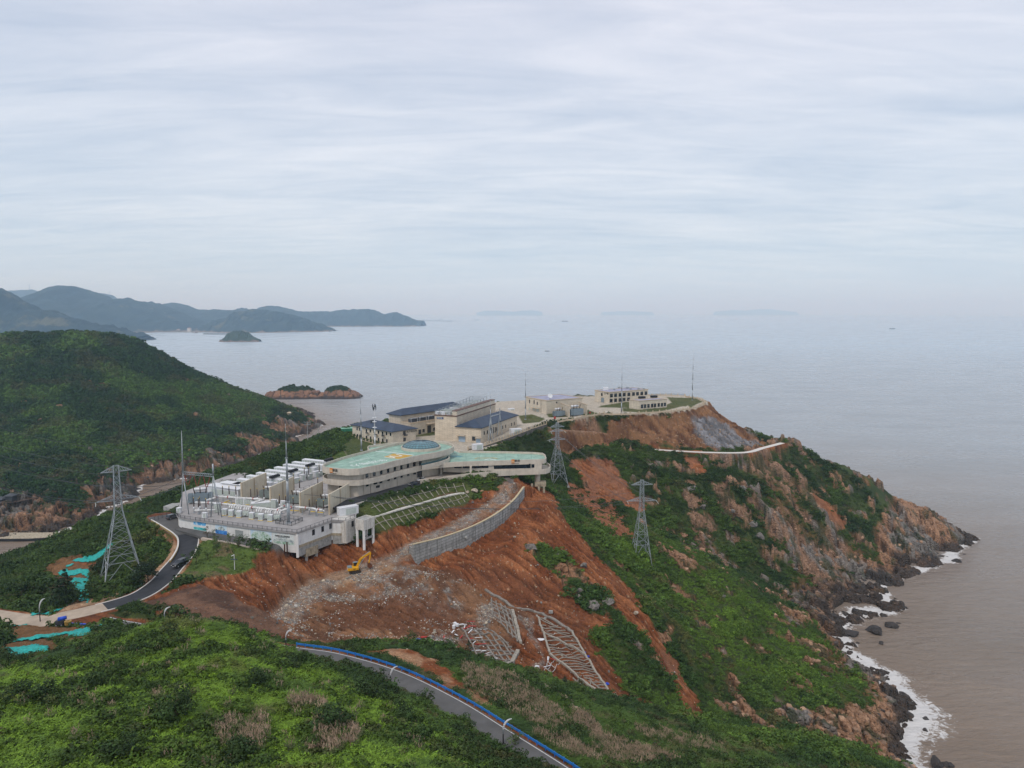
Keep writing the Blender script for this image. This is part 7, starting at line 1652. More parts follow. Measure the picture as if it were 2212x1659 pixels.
# ------------------------------------------------------------------ roads
b1 = crop(1500, 2350, 1000); b2 = crop(0, 2150, 700, 2111); b3 = crop(1350, 1900, 800)
def ribbon(name, line, w0, w1, lift, m_, th=.12):
    """strip of road surface between two offsets of a centre line"""
    A = offset(line, w0); B = offset(line, w1); return MB().strip([(p[0], p[1], p[2] + lift) for p in A], [(p[0], p[1], p[2] + lift) for p in B], th).build(name, m_, None)
WLINE = mat('white_line_paint', (.62, .61, .58), .7, var=.15); SAND = mat('sandy_concrete', (.42, .34, .26), .9, var=.15, scale=.3); HCONC = mat('pale_concrete_road', (.62, .59, .54), .85, var=.1)
NEAR_ROAD = [p for p in NEAR_ROAD if p[0] > -112]; tag(ribbon('road', NEAR_ROAD, -3.9, 3.9, .10, ASPO), kind='structure')
for w0, w1, c, n_ in [(3.45, 3.62, (.62,.61,.58), 'white'), (-3.2, -3.05, (.62,.61,.58), 'white'), (-3.45, -3.2, (.10,.35,.55), 'blue'), (-3.7, -3.45, (.62,.42,.10), 'yellow'), (-3.95, -3.7, (.55,.16,.14), 'red')]:
    tag(ribbon('road_line', NEAR_ROAD, w0, w1, .106, mat(n_ + '_road_paint', c, .7, var=.15), .02), kind='structure')
nL = len(LEFT_ROAD); j1_ = 26; j2_ = nL - 22
nL = len(LEFT_ROAD); j1_ = 26; j2_ = nL - 22
tag(ribbon('road', LEFT_ROAD[:j1_ + 1], -3.4, 3.6, .10, SAND), kind='structure'); tag(ribbon('road', LEFT_ROAD[j1_:j2_], -3.1, 3.1, .105, ASPH), kind='structure'); tag(ribbon('road', LEFT_ROAD[j2_ - 1:], -4.6, 4.6, .10, ASPO), kind='structure')
for s_ in (-1, 1): tag(ribbon('kerb', LEFT_ROAD[j1_ - 2:j2_], s_ * 3.15, s_ * 3.5, .22, HCONC, .4) if s_ > 0 else ribbon('kerb', LEFT_ROAD[j1_ - 2:j2_], s_ * 3.5, s_ * 3.15, .22, HCONC, .4), ('left' if s_ > 0 else 'right') + ' white kerb along the curved dark asphalt road', 'kerb')
tag(ribbon('road', HEAD_ROAD, -1.9, 1.9, .14, HCONC), kind='structure')
fp = offset(SERV, -2.0)
tag(MB().strip([(p[0], p[1], p[2] + .1) for p in offset(fp, .2)], [(p[0], p[1], p[2] + .1) for p in offset(fp, 4.6)], .9).build('service_road', ASPO, None), kind='structure')
tag(MB().strip([(p[0], p[1], p[2] + .16) for p in offset(fp[1:], -.9)], [(p[0], p[1], p[2] + .16) for p in offset(fp[1:], .1)], .9).build('pavement', mat('pink_kerb', (.50, .42, .35), .85), None), kind='structure')
# yellow parapet outside the bend
yb = [gpix(*i2(X_, Y_)) for X_, Y_ in [(5,1200),(60,1225),(140,1275),(215,1325),(262,1375),(272,1430),(258,1490),(225,1550),(190,1600)]]; ys_ = smooth_pl([(p[0], p[1], gz(p[0], p[1]) + .75) for p in yb], 4)
t = thing('roadside_parapet', 'low yellow and white parapet on the outer side of the road bend', 'parapet', ys_[0]); MB().strip(ys_, offset(ys_, .4), 1.2).build('wall', mat('ochre_paint', (.45, .30, .08), .7, var=.3, scale=1.5, streak=.3), t); MB().strip([(p[0], p[1], p[2] + .14) for p in offset(ys_, -.05)], [(p[0], p[1], p[2] + .14) for p in offset(ys_, .45)], .138).build('coping', HCONC, t)
# blue guardrail
BLUE = mat('blue_rail_paint', (.02, .20, .62), .45, var=.15, scale=2); GE = smooth_pl(NEAR_EDGE, 10); t = thing('guardrail', 'long bright blue steel guardrail along the outer edge of the near road', 'guardrail', GE[0])
for zo in (.62, .88): MB().strip([(p[0], p[1], p[2] + zo) for p in GE], [(p[0], p[1], p[2] + zo) for p in offset(GE, .09)], .19).build('rail_beam', BLUE, t)
MB().strip([(p[0], p[1], p[2] + .72) for p in offset(GE, .10)], [(p[0], p[1], p[2] + .72) for p in offset(GE, .16)], .10).build('rail_web', BLUE, t)
pts = []; acc = 0
for a, b in zip(GE[:-1], GE[1:]):
    l = math.dist(a[:2], b[:2]); 
    while acc < l: f = acc / l; pts.append((a[0] + (b[0] - a[0]) * f + .12, a[1] + (b[1] - a[1]) * f - .0, a[2] + (b[2] - a[2]) * f - .3)); acc += 2.4
    acc -= l
posts_at(t, pts, lambda: MB().box((0, 0, 0), (.16, .16, 1.25)), BLUE)
# street lamps with a curved white blade
def lamp(px_, pyb, z, H_, label, lean=1):
    b = atz(px_, pyb, z); t = thing('street_lamp', label, 'street lamp', b, 'street lamps along the near road'); MB().cyl(b, (b[0], b[1], b[2] + H_ * .45), .13, .12, 10).build('lower_post', BLACK, t, smooth=True); MB().cyl((b[0], b[1], b[2] + H_ * .45), (b[0], b[1], b[2] + H_ * .62), .15, .13, 10).build('collar', GALV, t)
    m = MB(); P = []
    for k in range(9):
        f = k / 8; P.append((b[0] + lean * (f ** 1.7) * 1.55, b[1] + .2 * f, b[2] + H_ * (.60 + .40 * math.sin(f * 1.5) * .98), .06 + .14 * math.sin(math.pi * min(1, f * 1.02)) ** 1.2))
    for p, q in zip(P[:-1], P[1:]): m.cyl(p[:3], q[:3], p[3], max(.03, q[3]), 8)
    m.build('curved_blade', WHITE, t, smooth=True)
lamp(844, 1487, 84.9, 4.9, 'street lamp in front of the middle of the blue guardrail'); lamp(1087, 1610, 87.0, 5.0, 'nearest street lamp, low right beside the blue guardrail'); lamp(618, 1400, 83.7, 4.7, 'street lamp showing its white blade above the hill crest, left of the guardrail')
lamp(356, 1350, 83.0, 4.9, 'street lamp with only its tip above the crest before the dark soil heap'); lamp(87, 1344, 81.9, 6.6, 'street lamp beside the sandy road at the left, by the turquoise netting')
# solar post on the lawn
sp = gpix(*a2(880, 915)); t = thing('solar_post', 'white post with small blue solar panel on the lawn edge', 'post', sp); MB().cyl(sp, (sp[0], sp[1], sp[2] + 5.2), .13, .1, 8).build('post', WHITE, t); MB().bar((sp[0] - 1.0, sp[1] - .3, sp[2] + 3.5), (sp[0] + 1.0, sp[1] - .3, sp[2] + 3.5), 1.2, .12, up=(0, .6, 1)).build('solar_panel', glass_mat('solar_glass', (.04, .07, .16)), t); MB().bar((sp[0] - .9, sp[1], sp[2] + 4.6), (sp[0], sp[1], sp[2] + 5.0), .22).build('camera_arm', WHITE, t)

# ------------------------------------------------------------------ curved concrete wall
def wall_mat():
    m = bpy.data.materials.new('board_marked_concrete'); m.use_nodes = True; t = m.node_tree; b = t.nodes['Principled BSDF']; b.inputs['Roughness'].default_value = .92
    ge = N(t, 'ShaderNodeNewGeometry'); s = N(t, 'ShaderNodeSeparateXYZ'); L(t, ge.outputs['Position'], s.inputs[0]); h = math_n(t, 'ADD', s.outputs['X'], math_n(t, 'MULTIPLY', s.outputs['Y'], .7)); zt = math_n(t, 'SUBTRACT', s.outputs['Z'], math_n(t, 'MULTIPLY', h, .085)); c = N(t, 'ShaderNodeCombineXYZ'); L(t, h, c.inputs[0]); L(t, zt, c.inputs[1])
    br = N(t, 'ShaderNodeTexBrick'); L(t, c.outputs[0], br.inputs['Vector']); br.inputs['Scale'].default_value = 1; br.inputs['Brick Width'].default_value = 6.5; br.inputs['Row Height'].default_value = 1.15; br.inputs['Mortar Size'].default_value = .07; br.offset = 0.15
    br.inputs['Color1'].default_value = (.40, .40, .38, 1); br.inputs['Color2'].default_value = (.30, .305, .29, 1); br.inputs['Mortar'].default_value = (.16, .16, .15, 1)
    n = ramp_n(t, noise_n(t, ge.outputs['Position'], .7, 6, .7), [(.3, .62), (.7, 1.15)]); mp_ = N(t, 'ShaderNodeMapping'); L(t, ge.outputs['Position'], mp_.inputs[0]); mp_.inputs['Scale'].default_value = (.8, .8, .08); st = ramp_n(t, noise_n(t, mp_.outputs[0], 1.4, 4, .6), [(.52, 1.0), (.68, .45)])
    cc = mix_n(t, 1, mix_n(t, 1, br.outputs['Color'], n, 'MULTIPLY'), st, 'MULTIPLY'); L(t, cc, b.inputs['Base Color']); return m
WM = wall_mat(); t = thing('retaining_wall', 'long curved grey concrete retaining wall with a yellow coping above the orange slope', 'retaining wall', WALL_T[0])
MB().strip(WALL_T, offset(WALL_T, .9), 11).strip([(p[0], p[1], p[2] - 1.3) for p in offset(WALL_T, .95)], [(p[0], p[1], p[2] - 1.3) for p in offset(WALL_T, 3.2)], 9).build('wall', WM, t); MB().strip([(p[0], p[1], p[2] + .25) for p in offset(WALL_T, -.1)], [(p[0], p[1], p[2] + .25) for p in offset(WALL_T, .75)], .248).build('coping', mat('yellow_coping', (.50, .42, .27), .8, var=.15), t)
for k in (6, 12, 17, 22, 27, 32, 36):
    if k < len(WALL_T) - 1: a, b = WALL_T[k], WALL_T[k + 1]; panel(a, b, 0, .14, a[2] - 8, a[2] - .3, .05, .04).build('joint', mat('dark_joint', (.07, .07, .065), .9), t)
a, b = WALL_T[14], WALL_T[15]; c = Vector(a) - Vector((0, 0, 3.2)); d, l = unit2(a, b); nv = Vector((d.y, -d.x, 0)); MB().cyl(c - nv * .2, c + nv * .9, .55, .55, 14).build('drain_pipe', CONC, t)

# ------------------------------------------------------------------ concrete lattices on the slopes
LAT = mat('lattice_concrete', (.33, .30, .25), .9, var=.2, scale=1.2, streak=.3); LATD = mat('weathered_lattice', (.24, .215, .185), .9, var=.25, scale=1.2)
def on_ground(p, q, n=8, lift=.25):
    out = []
    for k in range(n + 1): f = k / n; x_, y_ = p[0] + (q[0] - p[0]) * f, p[1] + (q[1] - p[1]) * f; out.append(Vector((x_, y_, gz(x_, y_) + lift)))
    return out
def lattice(name, label, cv, lines, w, m_, rims=(), dmin=60, rw=.7, lift=.25):
    t = None; 
    for i, (a_, b_) in enumerate(list(lines) + list(rims)):
        p, q = gpix(*cv(*a_), dmin=dmin), gpix(*cv(*b_), dmin=dmin)
        if math.dist(p[:2], q[:2]) > 90: continue
        if t is None: t = thing(name, label, 'slope lattice', p)
        ww_ = w if i < len(lines) else rw; pts = on_ground(p, q, max(2, int(math.dist(p[:2], q[:2]) / 1.6)), lift if i < len(lines) else lift + .05); m = MB()
        for u, v in zip(pts[:-1], pts[1:]): m.bar(u, v, ww_, ww_ * .9)
        m.build('beam' if i < len(lines) else 'edge_beam', m_ if i < len(lines) else LAT, t)
    return t
up_l = [((385,318),(475,415)),((450,300),(540,395)),((530,290),(610,380)),((583,258),(672,355)),((665,245),(745,340)),((728,238),(815,320)),((795,210),(880,300)),((865,195),(945,285)),((910,160),(1005,262)),((985,140),(1062,245)),((1050,125),(1125,228)),((1122,130),(1200,235)),((1190,110),(1232,195)),((1283,105),(1322,195)),((1385,97),(1420,190)),((372,372),(600,300)),((600,300),(860,222)),((860,222),(1145,150)),((1145,150),(1400,120))]
lattice('slope_lattice', 'upper planted slope lattice of concrete beams just below the forecourt railing', b3, up_l, .26, LAT)
lo_l = [((410,480),(530,610)),((498,465),(590,580)),((583,460),(665,565)),((650,435),(740,547)),((715,405),(805,520)),((785,390),(865,488)),((850,365),(930,465)),((930,358),(1005,450)),((990,340),(1055,420)),((1045,310),(1130,405)),((1110,290),(1190,390)),((1170,275),(1240,360)),((1240,272),(1300,343)),((1298,245),(1360,330)),((1360,230),(1412,305)),((1410,205),(1455,255)),((415,560),(650,485)),((650,485),(860,418)),((860,418),(1100,338)),((1100,338),(1430,240))]
lattice('slope_lattice', 'lower planted slope lattice of concrete beams below the pale footpath', b3, lo_l, .26, LAT)
fpth = [gpix(*b3(X_, Y_)) for X_, Y_ in [(400,462),(600,405),(860,330),(1100,260),(1300,212),(1400,200)]]; f2_ = smooth_pl([(p[0], p[1], gz(p[0], p[1]) + .25) for p in fpth], 4); tag(MB().strip(offset(f2_, -.8), offset(f2_, .8), .5).build('footpath', HCONC, None), kind='structure')
tag(MB().strip(offset([(p[0], p[1], p[2] + .25) for p in f2_], 1.1), offset([(p[0], p[1], p[2] + .25) for p in f2_], 1.7), .6).build('drain_wall', mat('red_drain', (.20, .09, .06), .9), None), 'reddish drain wall along the pale path between the two planted lattices', 'wall')
A1 = [((770,340),(900,590)),((830,325),(1110,665)),((900,345),(1165,650)),((965,365),(1195,625)),((1030,370),(1220,590)),((1095,420),(1240,545)),((800,365),(1040,370)),((815,410),(1100,425)),((840,450),(1180,465)),((870,490),(1210,500)),((890,530),(1240,545)),((900,570),(1225,580)),((1000,610),(1190,620)),((1050,640),(1165,655))]
lattice('slope_lattice', 'diamond shaped slope lattice with broken red and white boards, lower left', b1, A1, .42, LATD, [((1265,540),(1140,715))], dmin=180, rw=1.1)
B1 = [((1020,90),(1200,190)),((1015,115),(1230,240)),((1015,150),(1245,300)),((1015,190),(1262,360)),((1030,225),(1275,415)),((1080,290),(1285,455)),((1030,85),(1040,240)),((1070,110),(1120,320)),((1110,130),(1180,380)),((1150,155),(1220,420)),((1190,180),(1260,450))]
lattice('slope_lattice', 'narrow slope lattice under the corner of the dark gutter, upper middle', b1, B1, .40, LATD, [((1215,195),(1290,475))], dmin=180, rw=.9)
def lerp2(P, t_):
    t_ *= len(P) - 1; i = min(int(t_), len(P) - 2); f = t_ - i; return (P[i][0] + (P[i+1][0] - P[i][0]) * f, P[i][1] + (P[i+1][1] - P[i][1]) * f)
Lr = [(1435,235),(1490,400),(1540,560),(1700,690),(1880,820),(2050,930)]; Rr = [(1560,290),(1745,400),(1830,560),(1930,700),(2020,840),(2090,930)]
C1 = [(lerp2(Lr, k / 26), lerp2(Rr, min(1, k / 26 + .02))) for k in range(27)]
C2 = [((1480,250),(1560,540)),((1560,290),(1720,660)),((1640,340),(1850,760)),((1700,370),(1960,850))]
lattice('slope_lattice', 'largest slope lattice of pale beams on the orange slope, lower right', b1, C1 + C2[:0], .26, LAT, [((1430,215),(1545,570)),((1545,575),(2080,955)),((1745,385),(2140,970)),((1480,380),(1850,580))], dmin=180, rw=.6)
lattice('slope_lattice', 'small broken white lattice beside the grey rubble gully', b1, [((1545,590),(1490,740)),((1570,600),(1640,660)),((1530,650),(1590,700)),((1510,690),(1560,745)),((1590,620),(1520,720)),((1640,650),(1560,740))], .16, mat('white_board', (.42, .39, .36), .8), dmin=180)
lattice('slope_lattice', 'small loose lattice low on the orange slope above the near bushes', b1, [((1740,840),(1810,790)),((1790,870),(1850,815)),((1850,890),(1910,840)),((1750,800),(1900,900)),((1790,780),(1960,880)),((1890,885),(1940,850)),((1870,820),(2010,930)),((1900,810),(2050,935))], .28, LAT, dmin=180)
gt_ = [gpix(*b1(X_, Y_), dmin=180) for X_, Y_ in [(975,15),(1100,95),(1220,170),(1400,180),(1560,260),(1750,385)]]; t = MB(); 
for a, b in zip(gt_[:-1], gt_[1:]):
    pp = on_ground(a, b, 8, .35)
    for u, v in zip(pp[:-1], pp[1:]): t.bar(u, v, 1.0, .5)
tag(t.build('gutter', LATD, None), 'dark concrete gutter zigzagging above the lower slope lattices', 'gutter')

# ------------------------------------------------------------------ rubble, boulders and sea rocks
ROCKM = {}
def rock_mat(name, c, dk=.45, base=False):
    m = bpy.data.materials.new(name); m.use_nodes = True; t = m.node_tree; b = t.nodes['Principled BSDF']; b.inputs['Roughness'].default_value = .92
    ge = N(t, 'ShaderNodeNewGeometry'); f = ramp_n(t, noise_n(t, ge.outputs['Position'], .8, 7, .7), [(.35, dk), (.65, 1.25)]); vo = N(t, 'ShaderNodeTexVoronoi'); vo.feature = 'DISTANCE_TO_EDGE'; vo.inputs['Scale'].default_value = .6; L(t, ge.outputs['Position'], vo.inputs['Vector']); cr = ramp_n(t, vo.outputs['Distance'], [(0, .45), (.06, 1)])
    if base: a = N(t, 'ShaderNodeAttribute'); a.attribute_type = 'INSTANCER'; a.attribute_name = 'tint'; src = a.outputs['Color']; cc = mix_n(t, 1, src, f, 'MULTIPLY')
    else: cc = mix_n(t, 1, mix_n(t, 1, c, f, 'MULTIPLY'), cr, 'MULTIPLY')
    L(t, cc, b.inputs['Base Color']); bn = N(t, 'ShaderNodeBump'); bn.inputs['Distance'].default_value = .25; L(t, noise_n(t, ge.outputs['Position'], 1.5, 6, .65), bn.inputs['Height']); L(t, bn.outputs[0], b.inputs['Normal']); return m
RT = rock_mat('orange_rock', (.36, .20, .12)); RG = rock_mat('grey_rock', (.20, .18, .16)); RWET = rock_mat('wet_dark_rock', (.05, .042, .038)); RP = rock_mat('pale_rock', (.46, .38, .29)); RI_ = rock_mat('rubble_stone', (1, 1, 1), .7, True)
def rock_mesh(seed, sub_=2, flat=.75, jag=.28):
    r = np.random.RandomState(seed); b = bmesh.new(); bmesh.ops.create_icosphere(b, subdivisions=sub_, radius=1.0); pl = r.normal(size=(9, 3)); pl /= np.linalg.norm(pl, axis=1, keepdims=True); dd_ = r.uniform(.45, .9, 9); vs = np.array([v.co[:] for v in b.verts])
    for n_, d_ in zip(pl, dd_): k = vs @ n_; vs = vs - np.outer(np.maximum(k - d_, 0), n_)
    vs += r.normal(size=vs.shape) * jag * .12; vs[:, 2] *= flat; vs[:, 2] += .15
    fs = [[v.index for v in f.verts] for f in b.faces]; b.free(); return [tuple(v) for v in vs], fs
import bmesh
protos['stone'] = []
for k in range(5):
    v, f = rock_mesh(300 + k, 1); o_ = MB().add(v, f).build('stone', RI_, None); COL.objects.unlink(o_); protos['stone'].append(o_)
gravm = gravel.reshape(sh); valm = (valley * (1 - track)).reshape(sh)
xs, ys, r = cand(150000, 170, 320, 21, az0=-27, az1=18, pw=1.3); so_ = msample(_so, xs, ys); g_ = msample(gravm, xs, ys); v_ = msample(valm, xs, ys); hp_ = msample(heap.reshape(sh), xs, ys)
cl_ = sstep(.48, .68, fbm(xs / 7, ys / 7, 4, 301))
pr = np.maximum.reduce([g_ * .8 * (.3 + cl_), v_ * .45 * cl_, so_ * .020, hp_ * .10 * cl_]) * (so_ > .3) * clear_roads(xs, ys); keep = r.uniform(size=len(xs)) < pr; xs, ys = xs[keep], ys[keep]; n = len(xs); zs = fine_at(xs, ys)
cols = np.array([[.34,.30,.24],[.22,.22,.21],[.45,.38,.28],[.16,.15,.15],[.30,.17,.10],[.55,.52,.48]])[r.choice(6, n, p=[.25,.25,.18,.12,.12,.08])] * r.uniform(.7, 1.2, (n, 1)); cols = cols * np.where(msample(heap.reshape(sh), xs, ys) > .4, .45, 1.0)[:, None]
scatter('rubble', 'stone', np.stack([xs, ys, zs - .05], -1), r.uniform(.12, .34, n) * (1 + 1.2 * (r.uniform(size=n) > .95)), cols, 22)
xs, ys, r = cand(30000, 380, 540, 23, az0=2, az1=24, pw=1.3); keep = (msample(hsoil.reshape(sh), xs, ys) > .5) & (r.uniform(size=len(xs)) < .10); xs, ys = xs[keep], ys[keep]; n = len(xs)
scatter('cut_face_stones', 'stone', np.stack([xs, ys, fine_at(xs, ys)], -1), r.uniform(.3, .9, n), np.array([.28,.19,.12])[None] * r.uniform(.4, 1.5, (n, 1)), 24)
# stones of the dark heap's foot
xs_ = [gpix(*i1(X_, Y_), dmin=172) for X_, Y_ in [(205,705),(268,722),(190,745),(232,760),(330,770),(160,720),(120,690),(90,700),(300,800),(385,790),(60,735),(30,700)]]
rockdefs = []
for k, p in enumerate(xs_): rockdefs.append((p, [1.3,1.1,1.0,.9,.9,.9,.8,.8,.7,.7,.8,.8][k], RG if k % 3 else RP, ['large pale grey boulder at the foot of the dark soil heap, nearest the lamp blade','round grey boulder right of the dark heap by the valley track','grey boulder low left of the big one at the heap foot','grey boulder just above the lamp blade','tan boulder right of the lamp blade on the valley floor','grey boulder half way along the heap foot','small grey boulder on the lower edge of the dark heap','small boulder left of the middle of the heap foot','small tan boulder between the lamp blade and guardrail','small tan boulder above the start of the blue guardrail','small pale boulder near the left end of the heap foot','small pale boulder at the left end of the heap foot'][k]))
for X_, Y_, s_, m_, lab in [(1440,590,3.2,RP,'big tan boulder on the planted slope right of the upper lattice'),(1375,600,2.0,RP,'smaller tan boulder left of the big one beside the upper lattice'),(1500,590,1.7,RT,'orange boulder between the lattice slope and the stairs'),(1415,685,1.4,RG,'grey boulder at the foot of the planted slope'),(1550,682,.9,RP,'pale block at the edge of the gravel ramp'),(1790,995,1.3,RP,'pale triangular stone on the orange slope below the wall'),(1820,965,.9,RP,'small pale stone on the orange slope just above the triangular one')]:
    rockdefs.append((gpix(*i3(X_, Y_)), s_, m_, lab))
R2 = crop(2000, 1700, 1200)
for X_, Y_, s_, m_, lab in [(230,910,4.2,RG,'dark outcrop at the upper tip of the green island in the orange slope'),(420,960,2.8,RG,'grey outcrop inside the green patch of the orange slope'),(615,1040,2.6,RG,'grey outcrop on the right rim of the green patch'),(590,1225,2.4,RG,'grey outcrop on the lower left rim of the green patch'),(690,1340,5.0,RG,'big dark outcrop at the foot of the green patch'),(800,1320,4.2,RG,'dark outcrop right at the foot of the green patch'),(1410,480,6.0,RG,'grey outcrop above the pylon head on the headland slope'),(1495,610,5.5,RG,'dark outcrop on the green headland right of the pylon'),(1790,470,6.0,RG,'dark outcrop high on the headland near the gully'),(1870,740,5.5,RG,'pale grey outcrop group in the middle of the headland'),(1920,830,5.5,RG,'grey outcrop just below the middle outcrop of the headland'),(1350,820,4.5,RT,'orange outcrop behind the pylon waist'),(1180,790,4.0,RT,'brown outcrop in the gully left of the pylon waist'),(1480,930,4.0,RT,'orange outcrop at the gully bottom'),(1650,1270,2.2,RG,'grey outcrop on the bright green spur'),(1250,1380,2.0,RG,'small grey outcrop on the lower left of the spur'),(1720,640,3.2,RG,'small grey outcrop left of the big headland gully'),(1000,1390,2.0,RP,'pale outcrop at the lower end of the orange slope'),(2180,1070,4.0,RG,'grey outcrop low on the headland by the shore gully')]:
    rockdefs.append((gpix(*R2(X_, Y_)), s_, m_, lab))
SR = crop(3000, 1700, 1096, 1325)
for X_, Y_, s_, m_, lab in [(490,1015,7.5,RWET,'long dark sea rock in the surf, left of three'),(605,1000,9.0,RWET,'largest dark sea rock in the surf of the cove'),(685,975,6.0,RWET,'dark sea rock at the right end of the cove group'),(635,1055,3.4,RWET,'small dark rock in the foam below the cove group'),(520,1055,2.2,RWET,'smallest dark rock in the foam at the left'),(430,1010,4.5,RWET,'dark shore rock at the cove edge'),(905,1640,6.5,RWET,'dark sea rock at the bottom edge of the photo'),(955,1645,4.0,RWET,'dark sea rock right of the one at the bottom edge'),(1035,625,2.0,RWET,'tiny rock off the headland tip'),(1070,590,1.8,RWET,'tiny rock farthest out off the headland tip'),(850,1420,2.6,RWET,'small dark rock beside the lower surf'),(735,1298,2.8,RWET,'small dark rock under the orange shore ledge'),(1000,660,5.0,RWET,'low dark ledge below the headland tip'),(850,1475,2.4,RWET,'small dark rock in the lower surf'),(720,960,2.4,RWET,'small dark rock at the seaward end of the cove group')]:
    p = atz(*SR(X_, Y_), 0); rockdefs.append(((p[0], p[1], -.4), s_, m_, lab))
for X_, Y_, s_, m_, lab in [(180,905,3.4,RP,'white cracked rock face low on the near ridge by the stone row')][:0]: pass
for k, (p, s_, m_, lab) in enumerate(rockdefs):
    v, f = rock_mesh(400 + k, 3 if s_ > 2 else 2); 
    if s_ > 2: nz = fbm(np.array([q[0] for q in v]) * 1.7 + k, np.array([q[1] + q[2] for q in v]) * 1.7, 4, 400 + k); v = [tuple(c * (1 + (z_ - .5) * .55) for c in q) for q, z_ in zip(v, nz)]
    o = MB().add(v, f).build('rock', m_, None); o.location = (p[0], p[1], p[2] + s_ * .05); o.scale = (s_ * .62, s_ * .5, s_ * (.42 if m_ is RWET else .5)); o.rotation_euler = (0, 0, rnd.uniform(0, 6)); tag(o, lab, 'rock')
# row of field stones on the near ridge
SQ = [gpix(*b1(X_, Y_)) for X_, Y_ in [(1215,770),(1290,800),(1380,815),(1440,860),(1520,890),(1560,930),(1620,955),(1680,985),(1750,1040),(1850,1080)]]; sp_ = []
for a, b in zip(SQ[:-1], SQ[1:]):
    if math.dist(a[:2], b[:2]) < 25: sp_ += [(a[0] + (b[0] - a[0]) * f + rnd.uniform(-.6, .6), a[1] + (b[1] - a[1]) * f + rnd.uniform(-.6, .6)) for f in np.linspace(0, 1, 12)]
sp_ = np.array(sp_); scatter('stone_row', 'stone', np.stack([sp_[:, 0], sp_[:, 1], fine_at(sp_[:, 0], sp_[:, 1]) + .3], -1), np.array([rnd.uniform(.4, .85) for _ in sp_]), np.array([[.40, .32, .23]]) * np.array([[rnd.uniform(.6, 1.1)] for _ in sp_]), 25)
# jagged cliff blocks along the headland shore and the inlet
xs, ys, r = cand(26000, 240, 560, 31, az0=10, az1=38, pw=1.2); zz_ = fine_at(xs, ys); keep = (msample(_rk, xs, ys) > .5) & (zz_ > .3) & (zz_ < 45) & (r.uniform(size=len(xs)) < .14 * (1 - zz_ / 60)); xs, ys, zz_ = xs[keep], ys[keep], zz_[keep]; n = len(xs)
scatter('shore_blocks', 'stone', np.stack([xs, ys, zz_ - .3], -1), r.uniform(.5, 1.8, n), lerp(c3(.055,.045,.04), c3(.34,.21,.13), sstep(3, 10, zz_ + r.uniform(-3, 3, n))) * r.uniform(.6, 1.2, (n, 1)), 32)
xs, ys, r = cand(16000, 500, 1020, 33, az0=-40, az1=-14, pw=1.2); zz_ = fine_at(xs, ys); keep = (msample(_rk, xs, ys) > .5) & (zz_ > .3) & (r.uniform(size=len(xs)) < .09); xs, ys, zz_ = xs[keep], ys[keep], zz_[keep]; n = len(xs)
scatter('shore_blocks', 'stone', np.stack([xs, ys, zz_ - .5], -1), r.uniform(.8, 2.4, n), lerp(c3(.07,.058,.05), c3(.36,.22,.14), sstep(3, 10, zz_ + r.uniform(-3, 3, n))) * r.uniform(.6, 1.2, (n, 1)), 34)

# ------------------------------------------------------------------ turquoise netting
NETM = mat('turquoise_netting', (.02, .36, .32), .7, var=.3, scale=1.6, bump=.6, bscale=3)
def netting(cv, pts, label, lift=.22, step=.45):
    P = [gpix(*cv(*q)) for q in pts]; xs_ = [p[0] for p in P]; ys2 = [p[1] for p in P]; gx_ = np.arange(min(xs_), max(xs_) + step, step); gy_ = np.arange(min(ys2), max(ys2) + step, step)
    if len(gx_) * len(gy_) > 60000: step *= 2; gx_ = np.arange(min(xs_), max(xs_) + step, step); gy_ = np.arange(min(ys2), max(ys2) + step, step)
    U, Vv = np.meshgrid(gx_, gy_, indexing='ij'); u = U.ravel(); v = Vv.ravel(); w = poly_sd(u + (fbm(u / 2, v / 2, 2, 7) - .5) * 2, v + (fbm(u / 2, v / 2, 2, 8) - .5) * 2, P); z_ = fine_at(u, v) + lift + np.abs(fbm(u / 1.2 + v / 3, v / 2.0, 3, 9) - .5) * .9
    ins = w.reshape(U.shape) > 0; idx = np.arange(U.size).reshape(U.shape); q = np.stack([idx[:-1, :-1], idx[1:, :-1], idx[1:, 1:], idx[:-1, 1:]], -1)[ins[:-1, :-1] & ins[1:, 1:] & ins[1:, :-1] & ins[:-1, 1:]]
    if len(q) == 0: return
    us = np.unique(q); rm = np.zeros(U.size, int); rm[us] = np.arange(len(us)); o = mesh_np('netting', np.stack([u, v, z_], -1)[us], rm[q], NETM); md = o.modifiers.new('s', 'SOLIDIFY'); md.thickness = .05; tag(o, label, 'netting', 'turquoise netting on bare soil')
for n_, lab in zip(NETS, ['upper turquoise netting strip rising to the left pylon leg', 'turquoise netting band left of the pylon foot, second from top', 'small turquoise netting scrap between the two upper strips', 'largest turquoise netting sheet running down beside the dark pine', 'small turquoise netting patch under the pylon', 'thin turquoise netting strip behind the left street lamp', 'turquoise netting strip in front of the sandy road at the left edge', 'long wavy turquoise netting belt along the top of the near hill', 'broad turquoise netting sheet nearest the camera at the left edge', 'tiny turquoise netting scrap beside the orange mound on the hill crest', 'small turquoise netting on the orange bank at the far left edge']): netting(b2, n_, lab)

